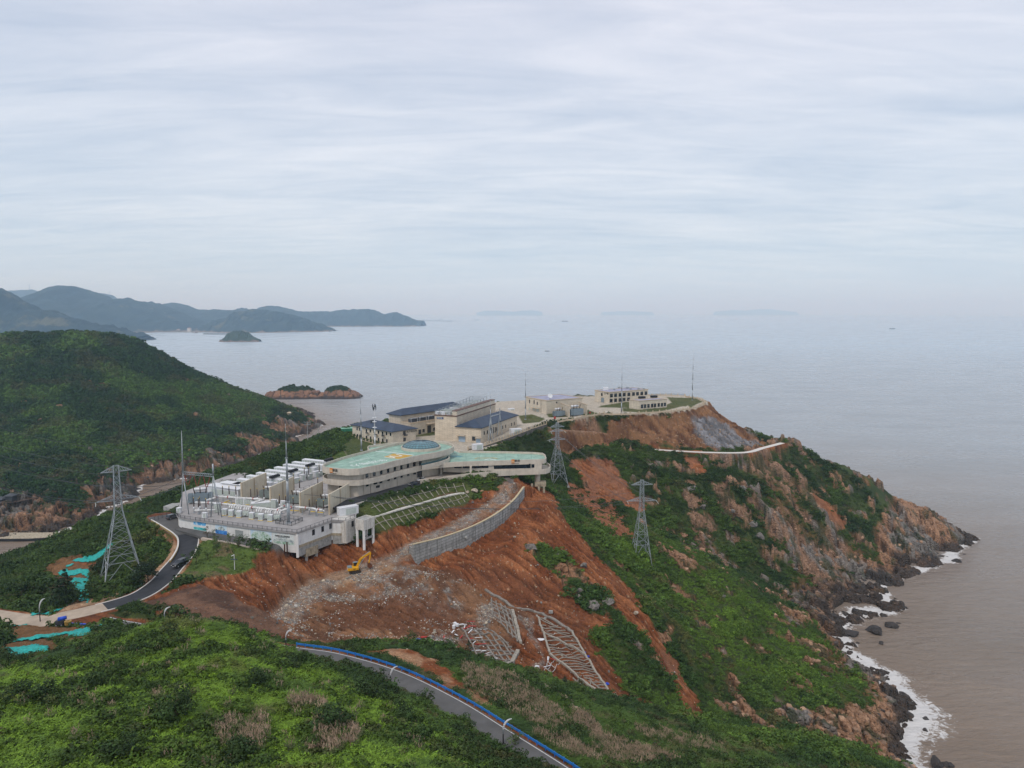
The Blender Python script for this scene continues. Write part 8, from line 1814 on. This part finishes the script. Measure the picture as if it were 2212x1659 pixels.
# ------------------------------------------------------------------ vehicles
def wheel(x_, y_, r, w, par, ml=BLACK):
    o = MB().cyl((x_, y_ - w / 2, r), (x_, y_ + w / 2, r), r, r, 18).build('wheel', ml, None, smooth=False); o.parent = par; h = MB().cyl((x_, y_ - w / 2 - .01, r), (x_, y_ + w / 2 + .01, r), r * .6, r * .6, 14).build('rim', GALV, None); h.parent = o
def car(loc, rz, paint, label, suv=False, cat='car', scale=1.0):
    t = thing('parked_car' if not suv else 'suv', label, cat, loc, None, rz); t.scale = (scale,) * 3
    if suv: Lb, Wb, prof, cab = 4.9, 1.95, [(-2.45,.45),(-2.45,1.05),(-2.3,1.18),(1.25,1.18),(2.3,1.02),(2.45,.85),(2.45,.42)], [(-2.25,1.18),(-2.05,1.78),(.45,1.82),(1.3,1.18)]
    else: Lb, Wb, prof, cab = 4.7, 1.85, [(-2.35,.38),(-2.33,.85),(-2.15,.98),(1.15,.95),(2.15,.78),(2.35,.6),(2.35,.35)], [(-1.85,.96),(-1.1,1.42),(.1,1.45),(1.15,.94)]
    def P(mb, n, m_, par=t, **k): o = mb.build(n, m_, None, **k); o.parent = par; return o
    def ext(pr, w0, w1=None):
        w1 = w1 or w0; n = len(pr); zt = max(p[1] for p in pr); zb = min(p[1] for p in pr); m = MB(); f = lambda z_: w0 + (w1 - w0) * ((z_ - zb) / (zt - zb)); vs = [(x_, -f(z_) / 2, z_) for x_, z_ in pr] + [(x_, f(z_) / 2, z_) for x_, z_ in pr]; m.add(vs, [tuple(range(n)), tuple(range(2 * n - 1, n - 1, -1))] + [(i, i + n, (i + 1) % n + n, (i + 1) % n) for i in range(n)]); return m
    P(ext(prof, Wb, Wb * .96), 'body', paint, bev=.06); P(ext(cab, Wb * .93, Wb * .74), 'cabin_glass', GLASS, bev=.04)
    zt = max(p[1] for p in cab); P(MB().box(((cab[1][0] + cab[2][0]) / 2, 0, zt - .005), (cab[2][0] - cab[1][0] - .05, Wb * .72, .045)), 'roof', paint)
    for x_ in (-Lb * .30, Lb * .31):
        for s_ in (-1, 1): wheel(x_, s_ * (Wb / 2 - .1), .36 if suv else .33, .22, t)
    for s_ in (-1, 1): P(MB().box((Lb / 2 - .06, s_ * Wb * .36, .68), (.14, .38, .16)), 'headlight', WHITE); P(MB().box((-Lb / 2 + .05, s_ * Wb * .37, .78), (.12, .3, .14)), 'tail_light', REDP); P(MB().box((.75, s_ * (Wb / 2 + .08), 1.02), (.18, .2, .14)), 'mirror', paint)
    P(MB().box((Lb / 2 - .01, 0, .45), (.05, .55, .13)), 'number_plate', WHITE); return t
CARB = mat('black_car_paint', (.012, .013, .016), .2, var=.05, spec=.7); CARW = mat('white_car_paint', (.75, .76, .77), .25, var=.03, spec=.6); CARG = mat('dark_grey_car_paint', (.045, .05, .055), .22, var=.05, spec=.7)
p = atz(385, 1222, 81.95); car((p[0] + .6, p[1], 82.02), R(248), CARB, 'black suv driving down the curved dark asphalt road toward the camera', True, 'car', 1.12)
p = atz(*a1(1420, 690), 90.1); q = atz(*a1(1545, 628), 90.1); fd = math.atan2(FRONT[20][1] - FRONT[14][1], FRONT[20][0] - FRONT[14][0]); car((p[0], p[1] + .6, 90.08), fd + math.pi, CARG, 'dark grey saloon car parked on the forecourt road behind the white car'); car((q[0], q[1] + 1.0, 90.08), fd + math.pi, CARW, 'white saloon car parked on the forecourt road in front of the curved building')
p = atz(*i2(222, 1168), 84.3); car((p[0], p[1], 84.4), R(60), CARG, 'dark pickup car parked at the left end of the terrace wall', True)
# excavator
ex = gpix(*a8(1290, 1345)); t = thing('excavator', 'yellow crawler excavator with bent boom on the dirt track', 'excavator', (ex[0], ex[1], gz(ex[0], ex[1]) + .1), None, R(22)); EY = mat('excavator_yellow', (.72, .36, .015), .45, var=.12, scale=1.5, streak=.3)
def P(mb, n, m_, par=None, **k): o = mb.build(n, m_, None, **k); o.parent = par or t; return o
for s_ in (-1, 1):
    m = MB(); n = 20; pr = [(-2.1, .45), (-1.75, .9), (1.75, .9), (2.1, .45), (1.75, .0), (-1.75, .0)]; vs = [(x_, s_ * 1.35 - .3, z_) for x_, z_ in pr] + [(x_, s_ * 1.35 + .3, z_) for x_, z_ in pr]; m.add(vs, [(0,1,2,3,4,5), (11,10,9,8,7,6)] + [(i, i + 6, (i + 1) % 6 + 6, (i + 1) % 6) for i in range(6)]); o = P(m, 'track', mat('muddy_track', (.05, .035, .025), .9, var=.3))
    g = MB(); 
    for k in range(5): g.cyl((-1.6 + k * .8, s_ * 1.35 - .33, .42), (-1.6 + k * .8, s_ * 1.35 + .33, .42), .3, .3, 10)
    P(g, 'rollers', DGREY, o)
P(MB().box((0, 0, .55), (1.6, 2.2, .55)), 'undercarriage', DGREY); P(MB().prism([(-2.5, -1.2), (-2.2, -1.35), (1.3, -1.35), (1.3, 1.35), (-2.2, 1.35), (-2.5, 1.2)], 1.15, 2.15), 'upper_body', EY, bev=.08); P(MB().prism([(-2.5, -1.1), (-1.0, -1.25), (-1.0, 1.25), (-2.5, 1.1)], 2.152, 2.42), 'engine_hood', BLUEG)
cb = P(MB().prism([(-.35, .35), (1.25, .35), (1.25, 1.33), (-.35, 1.33)], 2.152, 3.35), 'cab', GLASS); P(MB().box((.45, .84, 3.352), (1.7, 1.08, .12)), 'cab_roof', BLUEG, cb)
for x_, y_ in ((-.35, .35), (1.25, .35), (1.25, 1.33), (-.35, 1.33)): P(MB().box((x_, y_, 2.152), (.12, .12, 1.2)), 'cab_pillar', EY, cb)
def arm(pts, ws, wy): m = MB(); [m.bar((p[0], -.1, p[1]), (q_[0], -.1, q_[1]), wy, w_) for (p, q_), w_ in zip(zip(pts[:-1], pts[1:]), ws)]; return m
P(arm([(.9, 2.0), (2.2, 4.7), (5.6, 6.5)], [.75, .62], .42), 'boom', EY); P(arm([(5.5, 6.75), (5.75, 6.3), (5.1, 2.9)], [.5, .42], .34), 'stick', EY); P(MB().cyl((1.5, -.45, 2.2), (3.6, -.45, 5.2), .1, .1, 8).cyl((1.5, .25, 2.2), (3.6, .25, 5.2), .1, .1, 8).cyl((2.9, -.1, 5.6), (5.4, -.1, 7.0), .1, .1, 8), 'hydraulic_rams', GALV)
bk_ = MB(); pr = [(4.7, 2.9), (5.3, 3.0), (6.2, 2.0), (6.1, 1.2), (5.2, .9), (4.6, 1.5)]; bk_.add([(x_, -.75, z_) for x_, z_ in pr] + [(x_, .55, z_) for x_, z_ in pr], [(0,1,2,3,4,5), (11,10,9,8,7,6)] + [(i, i + 6, (i + 1) % 6 + 6, (i + 1) % 6) for i in range(6)]); P(bk_, 'bucket', mat('rusty_bucket', (.16, .06, .03), .8, var=.3)); P(MB().box((-2.51, 0, 1.4), (.03, 1.2, .4)), 'plate', WHITE)
text_obj('HYUNDAI'[:0] or '220', BLACK, t, Vector((ex[0], ex[1], gz(ex[0], ex[1]) + .1)) + Matrix.Rotation(R(22), 3, 'Z') @ Vector((-.2, -1.38, 1.6)), Matrix.Rotation(R(22), 3, 'Z') @ Vector((1, 0, 0)), (0, 0, 1), .55)
# concrete pump on the sandy roadside
mx = gpix(*b2(790, 1055)); t = thing('mixer_machine', 'small blue drum machine with muddy yellow skip beside the sandy road', 'machine', (mx[0], mx[1], mx[2]), None, R(10)); BD = mat('bright_blue_paint', (.015, .07, .50), .4)
P(MB().cyl((-1.6, 0, 1.6), (.2, .3, 1.9), .55, .45, 14), 'drum', BD, smooth=True); P(MB().box((-1.3, 0, .4), (1.7, 1.3, 1.0)), 'engine_box', DGREY); P(MB().cyl((.7, -.2, .1), (.7, -.2, 1.1), .75, .85, 14), 'skip', mat('muddy_yellow', (.38, .24, .06), .7, var=.4))
for x_ in (-1.9, -.6):
    for s_ in (-1, 1): wheel(x_, s_ * .7, .32, .2, t)
pq = gpix(*b2(905, 1050)); tag(MB().bar((pq[0] - 2.6, pq[1], pq[2] + .3), (pq[0] + 3.2, pq[1] - .6, pq[2] + .25), .5, .45).build('blue_beam', BD, None), 'bright blue steel beam lying beside the drum machine', 'beam')
# bits of site clutter
for k, (X_, Y_, d_, m_, lab, nm_, ct) in enumerate([(697,335,(.7,.7,1.1),WHITE,'white plastic drum standing by the gravel path, left of three','plastic_drum','drum'),(708,308,(.7,.7,1.0),WHITE,'white plastic drum farthest up the path of three','plastic_drum','drum'),(727,328,(.7,.7,.9),WHITE,'white plastic drum, rightmost of three by the path','plastic_drum','drum'),(382,443,(2.2,1.4,.6),BD,'bright blue tarpaulin bundle at the lower path end','tarpaulin_bundle','tarpaulin'),(432,420,(2.4,1.2,.5),REDP,'red and blue bundle beside the blue tarpaulin','tarpaulin_bundle','tarpaulin'),(1852,552,(1.2,1.0,.6),BD,'blue bundle at the right rim of the large lattice','tarpaulin_bundle','tarpaulin'),(1885,595,(1.2,1.0,.6),BD,'blue bundle just below the other on the large lattice rim','tarpaulin_bundle','tarpaulin'),(2052,850,(1.4,1.0,.6),BD,'blue bundle near the lowest tip of the large lattice','tarpaulin_bundle','tarpaulin'),(1460,440,(3.0,2.0,.5),WHITE,'white sheet crumpled beside the left rim of the large lattice','plastic_sheet','sheet'),(1430,692,(1.6,1.4,.4),WHITE,'small white sheet low in the grey rubble gully','plastic_sheet','sheet'),(1555,200,(1.4,.8,.9),CONC,'pale concrete block on the orange slope above the lattices','concrete_block','block')]):
    p = gpix(*b1(X_, Y_), dmin=180); 
    if nm_ == 'plastic_drum': o = MB().cyl((0, 0, 0), (0, 0, d_[2] * .85), .5, .5, 12).cyl((0, 0, d_[2] * .85), (0, 0, d_[2]), .5, .2, 12).build(nm_, m_, None)
    elif nm_ == 'concrete_block': o = MB().box((0, 0, 0), d_).build(nm_, m_, None, bev=.06)
    else: v, f = rock_mesh(700 + k, 2, .6, .9); o = MB().add([(q[0] * d_[0] / 2, q[1] * d_[1] / 2, q[2] * d_[2]) for q in v], f).build(nm_, m_, None)
    o.location = (p[0], p[1], gz(p[0], p[1]) + .05); tag(o, lab, ct)
rs = random.Random(12); 
for k in range(26):
    X_, Y_ = [(790,345),(860,330),(900,380),(960,370),(830,430),(870,480),(900,440),(930,490),(980,560),(720,400),(760,430),(690,375),(1040,625),(1090,660),(840,380),(880,550),(810,350),(940,540),(780,310),(850,300),(1530,620),(1510,680),(1560,610),(1000,590),(740,320),(610,420)][k]
    p = gpix(*b1(X_, Y_), dmin=180); a_ = rs.uniform(0, 3.14); l_ = rs.uniform(.8, 1.9); o = MB().bar((-l_ * math.cos(a_), -l_ * math.sin(a_), 0), (l_ * math.cos(a_), l_ * math.sin(a_), rs.uniform(-.3, .3)), rs.uniform(.2, .4), .1).build('board', [WHITE, REDP, WHITE][k % 3], None); o.location = (p[0], p[1], gz(p[0], p[1]) + .35); tag(o, ('white' if k % 3 != 1 else 'red') + ' board lying loose among the lower slope lattices', 'board', ('white' if k % 3 != 1 else 'red') + ' boards strewn on the lattices')

# ------------------------------------------------------------------ trees and single shrubs
TL = leaf_mat('dark_tree_leaves', base=((.020, .045, .012), (.045, .080, .020))); TL2 = leaf_mat('light_tree_leaves', base=((.045, .085, .018), (.09, .13, .03))); TL3 = leaf_mat('reddish_tree_leaves', base=((.07, .04, .02), (.10, .075, .03))); TL4 = leaf_mat('pine_needles', base=((.010, .024, .010), (.022, .042, .014)), var=.3)
BARK = mat('bark', (.10, .075, .05), .9, var=.3, scale=3)
def tree(p, h, r, label, lm=TL, kind='round', seed=1, dense=420, cat='tree', name=None, leaf=.09):
    z0 = gz(p[0], p[1]) - .1; t = thing(name or ('pine_tree' if kind == 'pine' else 'tree'), label, cat, (p[0], p[1], z0)); rs = random.Random(seed)
    def P(mb, n, m_): o = mb.build(n, m_, None, smooth=True) if isinstance(mb, MB) else mb; o.parent = t; return o
    m = MB(); th = h * (.45 if kind == 'round' else .9); m.cyl((0, 0, 0), (rs.uniform(-.1, .1) * h, 0, th), .035 * h, .012 * h, 8)
    for k in range(6): a_ = k * 1.05 + rs.uniform(-.3, .3); z_ = th * rs.uniform(.55, 1.0); m.cyl((0, 0, z_), (math.cos(a_) * r * .7, math.sin(a_) * r * .7, z_ + h * .28 * (1 if kind == 'round' else .15)), .015 * h, .005 * h, 6)
    P(m, 'trunk', BARK)
    r_ = np.random.RandomState(seed)
    if kind == 'pine':
        n = dense; zf = r_.uniform(0, 1, n) ** .8; lay = np.round(zf * 7) / 7 + r_.normal(size=n) * .02; lay = np.clip(lay, 0, 1); rad = r * (1 - lay) ** .8 * np.sqrt(r_.uniform(.1, 1, n)) * (1 + .25 * np.sin(lay * 20)); a_ = r_.uniform(0, 6.283, n); C = np.stack([np.cos(a_) * rad, np.sin(a_) * rad, h * (.12 + .88 * lay) - rad * .15], -1); Nn = np.stack([np.cos(a_) * .5, np.sin(a_) * .5, np.ones(n)], -1) + r_.normal(size=(n, 3)) * .4
        tone = r_.uniform(.6, 1.4, n); o = leaf_mesh('crown', C, Nn, leaf * h, .5, seed, np.stack([tone] * 3, 1), mat_=lm)
    else:
        lob = 9; Cc = r_.normal(size=(lob, 3)) * (.42 * r, .42 * r, .16 * h) + (0, 0, h * .68); rad = r_.uniform(.30, .5, lob) * r; k = r_.randint(0, lob, dense); d_ = r_.normal(size=(dense, 3)); d_ /= np.linalg.norm(d_, axis=1, keepdims=True); C = Cc[k] + d_ * (rad[k] * r_.uniform(.6, 1.1, dense))[:, None] * (1, 1, .75); tone = r_.uniform(.6, 1.4, lob)[k] * r_.uniform(.7, 1.3, dense)
        o = leaf_mesh('crown', C, d_ + r_.normal(size=(dense, 3)) * .5 + (0, 0, .4), leaf * r, .55, seed, np.stack([tone] * 3, 1), mat_=lm)
    COL.objects.link(o); o.name = 'crown'; o.parent = t; return t
TR = [(a2,475,462,4.5,1.3,'slender reddish tree at the upper left corner of the lawn',TL3,'round'),(a2,580,478,4.2,1.2,'slender dark tree second from left along the lawn path',TL,'round'),(a2,815,550,4.2,1.4,'small bright green tree in the middle of the lawn path edge',TL2,'round'),(a2,943,592,4.6,2.3,'umbrella shaped tree right of the middle of the lawn',TL,'round'),(a2,575,600,4.2,1.7,'low twin tree on the left part of the lawn',TL2,'round'),(a2,625,650,3.6,1.5,'dark bushy tree below the twin tree on the lawn',TL,'round'),(a2,310,830,5.2,2.3,'largest dark tree at the roadside corner of the lawn',TL,'round'),(a2,478,765,3.2,1.3,'small tree beside the largest one near the road',TL2,'round'),(a2,770,655,1.6,1.0,'tiny round bush in the middle of the lawn',TL,'round'),
      (b2,800,800,10.5,4.4,'tall dark pine left of the turquoise netting',TL4,'pine'),(b2,720,840,8.0,3.6,'dark pine left of the tallest one',TL4,'pine'),(b2,560,760,7.5,4.2,'dark broad tree in the left thicket',TL,'round'),(b2,430,700,7.0,4.4,'dark round tree farther left in the thicket',TL,'round'),(b2,1690,560,6.5,4.4,'dark tree right of the left pylon foot',TL4,'round'),(b2,1790,530,6.0,4.0,'dark tree between pylon foot and road',TL4,'round'),(b2,1200,450,6.0,3.6,'dark tree between the netting and pylon leg',TL4,'round'),(b2,1620,600,4.5,3.2,'smaller dark tree in front of the pylon thicket',TL,'round'),(b2,1150,700,5.0,3.0,'dark shrubby tree right of the netting foot',TL,'round'),(b2,250,740,6.0,4.0,'dark tree near the left edge above the sandy road',TL,'round'),
      (b1,455,1040,3.6,1.5,'leafy little tree standing before the near road stripe',TL,'round'),(b1,60,900,4.2,3.4,'dark leafy clump left of the first full street lamp',TL,'round'),(b1,285,745,2.6,1.3,'dark shrub behind the guardrail near the orange bank',TL,'round'),(b1,1680,880,3.4,1.3,'small spiky pine on the near ridge below the lattices',TL4,'pine'),(b1,1812,900,2.4,1.3,'small round dark shrub right of the spiky pine',TL,'round'),(b1,1240,1395,2.6,1.6,'leafy shrub right of the nearest street lamp',TL2,'round'),(b1,330,480,3.0,1.8,'bushy shrub by the grey path end',TL,'round'),(b1,680,520,3.4,2.0,'dark shrub on the ridge below the diamond lattice',TL,'round'),(b1,830,545,3.2,1.5,'spiky dark shrub right of the ridge shrub',TL4,'pine'),(b1,1600,1380,3.4,2.0,'dark shrub on the orange bank right of the guardrail',TL,'round')]
for k, (cv, X_, Y_, h_, r_, lab, lm, kd) in enumerate(TR): p = gpix(*cv(X_, Y_)); tree(p, h_, r_, lab, lm, kd, 500 + k, 900 if h_ > 5 else 480, 'tree' if h_ > 2.7 else 'shrub', None if h_ > 2.7 else 'shrub', leaf=.085 if kd == 'round' else .05)
rs = random.Random(8)
for k, (px_, py_, w_) in enumerate([(640,1440,3.4),(1205,1500,2.6),(560,1485,2.8),(790,1512,3.8),(700,1592,3.8),(380,1562,3.6),(900,1602,3.4),(250,1642,3.0),(60,1532,3.4),(520,1642,3.4),(210,1482,2.8),(30,1440,2.8),(300,1405,2.6),(1000,1590,3.0),(860,1560,3.0)]):
    p = gpix(px_, py_); tree(p, w_ * .85, w_ * .8, ['dark round shrub on the hill crest left of the guardrail start','dark shrub on the slope right of the guardrail','dark shrub left below the crest shrub','broad dark shrub above the first street lamp','broad dark shrub low in the middle of the near hill','dark shrub in the left middle of the near hill','dark shrub between hill and near road, low middle','dark shrub at the bottom left of the photo','dark shrub near the left edge below the netting','dark shrub at the bottom, left of the plumed grass','dark shrub below the turquoise belt','dark shrub in front of the broad netting sheet','dark shrub beside the right end of the netting belt','dark shrub right of the low middle one near the road','dark shrub above the low middle one near the road'][k], TL, 'round', 600 + k, 1300, 'shrub', 'shrub', leaf=.07)

# ------------------------------------------------------------------ left shore: quay, walkway, poles
q = [atz(0, 1163, 2.2), atz(60, 1163, 2.2), atz(132, 1159, 2.2), atz(128, 1150, 2.2), atz(0, 1152, 2.2)]; q = [(-470, q[0][1] - 2, 0)] + q[1:4] + [(-470, q[4][1], 0)]
t = thing('quay', 'concrete quay at the left edge below the orange cliffs', 'quay', q[1]); MB().prism([p[:2] for p in q], -4, 2.2).build('deck', CONCB, t); MB().strip([(p[0], p[1] - .3, 1.9) for p in q[:3]], [(p[0], p[1] + .1, 1.9) for p in q[:3]], 1.8).build('fender_strip', BLACK, t)
WK = mat('walkway_boards', (.15, .10, .07), .9, var=.3)
for k, (cv, pts, lab) in enumerate([(i6,[(615,345),(700,312),(780,285),(870,258),(960,235),(1060,205),(1190,187)],'cliff walkway left of the gantry mast, climbing to the right'),(i6,[(345,440),(420,420),(480,405),(640,385)],'cliff walkway above the orange cliffs, behind the left pylon'),(i6,[(0,620),(150,595),(330,550),(405,522)],'lowest cliff walkway near the left edge'),(i2,[(370,360),(480,350),(625,345)],'short cliff walkway level with the gantry spike'),(i2,[(605,325),(690,292),(780,270),(880,235)],'cliff walkway stepping up behind the gantry'),(i2,[(870,212),(1000,195),(1110,185)],'highest cliff walkway near the far point')]):
    P_ = [gpix(*cv(*a_), dmin=400) for a_ in pts]; P_ = smooth_pl([(p[0], p[1], max(gz(p[0], p[1]) + 2.2, p[2] + 1.6)) for p in P_], 4); t = thing('cliff_walkway', lab, 'walkway', P_[0], 'cliff walkways across the inlet'); MB().strip(offset(P_, -1.1), offset(P_, 1.1), .35).build('deck', WK, t)
    m = MB(); 
    for a, b in zip(P_[:-1], P_[1:]): m.bar((a[0], a[1] - 1, a[2] + 1.2), (b[0], b[1] - 1, b[2] + 1.2), .14)
    m.build('handrail', WK, t); m = MB()
    for a in P_: m.bar((a[0], a[1], a[2] - 4), (a[0], a[1] - 1, a[2] + 1.2), .25)
    m.build('supports', WK, t)
for k, (cv, X_, Y_, s_, lab) in enumerate([(i6,75,595,5.5,'small dark roofed pavilion by the lowest cliff walkway'),(i6,10,598,5,'dark hut at the left edge beside the cliff walkway'),(i2,1368,140,5,'small pale hut near the end of the wooded point')]):
    p = gpix(*cv(X_, Y_), dmin=400); z_ = gz(p[0], p[1]); t = thing('pavilion', lab, 'pavilion', (p[0], p[1], z_)); P4 = [(p[0] - s_ / 2, p[1] + s_ / 2), (p[0] - s_ / 2, p[1] - s_ / 2), (p[0] + s_ / 2, p[1] - s_ / 2), (p[0] + s_ / 2, p[1] + s_ / 2)]; MB().prism(P4, z_ - 2, z_ + 2.6).build('wall', CREAMW if k == 2 else DGREY, t); hip_roof(P4, z_ + 2.8, 2.0, 1.0).build('roof', DGREY if k < 2 else OFFW, t)
for k, (X_, Yb, Yt, D, lab) in enumerate([(1553,442,212,410,'concrete utility pole on the green slope left of the office'),(1655,345,225,455,'concrete utility pole nearer the office, against the water')]):
    px_, pb = i2(X_, Yb); _, pt = i2(X_, Yt); b = atd(px_, pb, D); zt = atd(px_, pt, D)[2]; z0 = gz(b[0], b[1]); t = thing('utility_pole', lab, 'utility pole', (b[0], b[1], z0)); MB().cyl((b[0], b[1], z0 - .5), (b[0], b[1], zt), .22, .15, 8).build('pole', CONC, t)
    for f_ in (.97, .88): zc = z0 + (zt - z0) * f_; m = MB().bar((b[0] - 2, b[1], zc), (b[0] + 2, b[1], zc), .18); [m.cyl((b[0] + x_, b[1], zc), (b[0] + x_, b[1], zc + .5), .1, .1, 6) for x_ in (-1.8, 0, 1.8)]; m.build('crossarm', GALV, t)
vp = [atz(*i2(X_, Y_), 83.0) for X_, Y_ in [(130,1045),(215,1015),(300,1010),(300,1055),(215,1065)]]; t = thing('viewing_slab', 'small concrete slab platform left of the terrace among the bushes', 'platform', vp[0]); MB().prism([p[:2] for p in vp], 79, 83.0).build('slab', CONC, t)

# ------------------------------------------------------------------ boats, far harbour, ridge masts
HULL = mat('dark_hull', (.03, .035, .045), .6); HRED = mat('rust_hull', (.12, .04, .03), .7)
def boat(px_, py_, Lb, label, wake=False, m_=HULL, rz=0.0):
    p = atz(px_, py_, 0); t = thing('boat', label, 'boat', (p[0], p[1], 0), None, rz); h_ = Lb * .09; w_ = Lb * .2
    def P(mb, n, mm_): o = mb.build(n, mm_, None); o.parent = t
    pr = [(-Lb/2, -w_/2), (Lb*.3, -w_/2), (Lb/2, 0), (Lb*.3, w_/2), (-Lb/2, w_/2)]; m = MB(); n = 5; lo = [(x_ * .88, y_ * .7, -.8) for x_, y_ in pr]; hi = [(x_, y_, h_ * (1.35 if x_ > Lb * .2 else 1)) for x_, y_ in pr]; m.add(lo + hi, [tuple(range(4, -1, -1)), tuple(range(5, 10))] + [(i, (i+1) % 5, (i+1) % 5 + 5, i + 5) for i in range(5)]); P(m, 'hull', m_)
    P(MB().box((-Lb * .28, 0, h_), (Lb * .22, w_ * .7, Lb * .14)), 'wheelhouse', WHITE); P(MB().cyl((-Lb * .1, 0, h_), (-Lb * .1, 0, Lb * .32), Lb * .008, Lb * .004, 6).cyl((Lb * .3, 0, h_), (Lb * .3, 0, Lb * .24), Lb * .008, Lb * .004, 6), 'masts', DGREY); return t
boat(1182, 759, 20, 'small fishing boat off the station, nearest boat on the water'); boat(1220, 695, 120, 'dark cargo ship near the horizon left of centre', m_=HRED); boat(1927, 711, 62, 'dark cargo ship far out at the right'); boat(1156, 712, 16, 'tiny white motor boat in mid distance', m_=WHITE); boat(1030, 691.5, 85, 'faint ship beyond the breakwater, right of its end'); boat(951, 690.5, 90, 'faint ship behind the breakwater, near its right end'); boat(915, 690.8, 60, 'faint ship at the left end of the breakwater', rz=.2); boat(422, 719.5, 42, 'dark boat anchored before the harbour town', m_=HRED); boat(1908, 719, 14, 'tiny boat left below the cargo ship at right'); boat(398, 716, 36, 'dark barge at the harbour mouth, left of the anchored boat')
bw = [atz(903, 693, 0), atz(977, 694.2, 0)]; t = MB(); t.bar((bw[0][0], bw[0][1], 2), (bw[1][0], bw[1][1], 2), 30, 16); tag(t.build('breakwater', mat('breakwater_stone', (.10, .10, .10), .9), None), 'long dark breakwater reaching right from the last headland', 'breakwater')
bw = [atz(441, 722, 0), atz(492, 722.5, 0)]; tag(MB().bar((bw[0][0], bw[0][1], 1), (bw[1][0], bw[1][1], 1), 22, 12).build('breakwater', bpy.data.materials['breakwater_stone'], None), 'short dark mole left of the small wooded island', 'breakwater')
HW = mat('far_house_wall', (.62, .58, .54), .9); rs = random.Random(3); h0_ = None
for k in range(46):
    px_ = [rs.uniform(262, 390), rs.uniform(392, 440), rs.uniform(455, 520)][0 if k < 26 else (1 if k < 32 else 2)]; p = atz(px_, 716.5, 0); s_ = rs.uniform(.7, 1.3)
    if h0_ is None:
        h0_ = thing('town_house', 'pale house of the far harbour town at the foot of the hills', 'house', (p[0], p[1], 2), 'pale houses of the far harbour town'); P4 = [(-11, 9), (-11, -9), (11, -9), (11, 9)]; o = MB().prism(P4, 0, 16).build('wall', HW, None); o.parent = h0_; o = hip_roof(P4, 16.5, 4, 1).build('roof', mat('far_roof', (.30, .17, .13), .8), None); o.parent = h0_
    else: dup(h0_, (p[0], p[1] + rs.uniform(-60, 160), 2), rz=rs.uniform(0, 3), scale=(s_, s_, s_ * rs.uniform(.7, 1.4)))
shr = [atz(262, 717, 0), atz(440, 718, 0), atz(530, 717, 0)]; m = MB(); m.strip([(p[0], p[1] - 60, 3) for p in shr], [(p[0], p[1] + 260, 3) for p in shr], 8); tag(m.build('far_shore', mat('far_shore_ground', (.22, .19, .15), .9), None), kind='structure')
for k, (px_, pt, pb, lab) in enumerate([(64, 613, 625, 'tallest thin mast on the faint hill top at the far left'), (103, 626, 634, 'thin mast right of the tallest on the far left hill'), (237, 630, 637, 'thin mast on the faint hill right of the peak'), (18, 626, 640, 'thin mast at the left end of the far ridge')]):
    D = 10500 if px_ != 18 else 10400; b = atd(px_, pb + 2, D); zt = atd(px_, pt, D)[2]; t = thing('ridge_mast', lab, 'mast', b); MB().cyl(b, (b[0], b[1], zt), 3.0, 1.6, 6).build('pole', GALV, t)
    for f_ in (.7, .85): zc = b[2] + (zt - b[2]) * f_; MB().bar((b[0] - 12, b[1], zc), (b[0] + 12, b[1], zc), 2).build('crossarm', GALV, t)
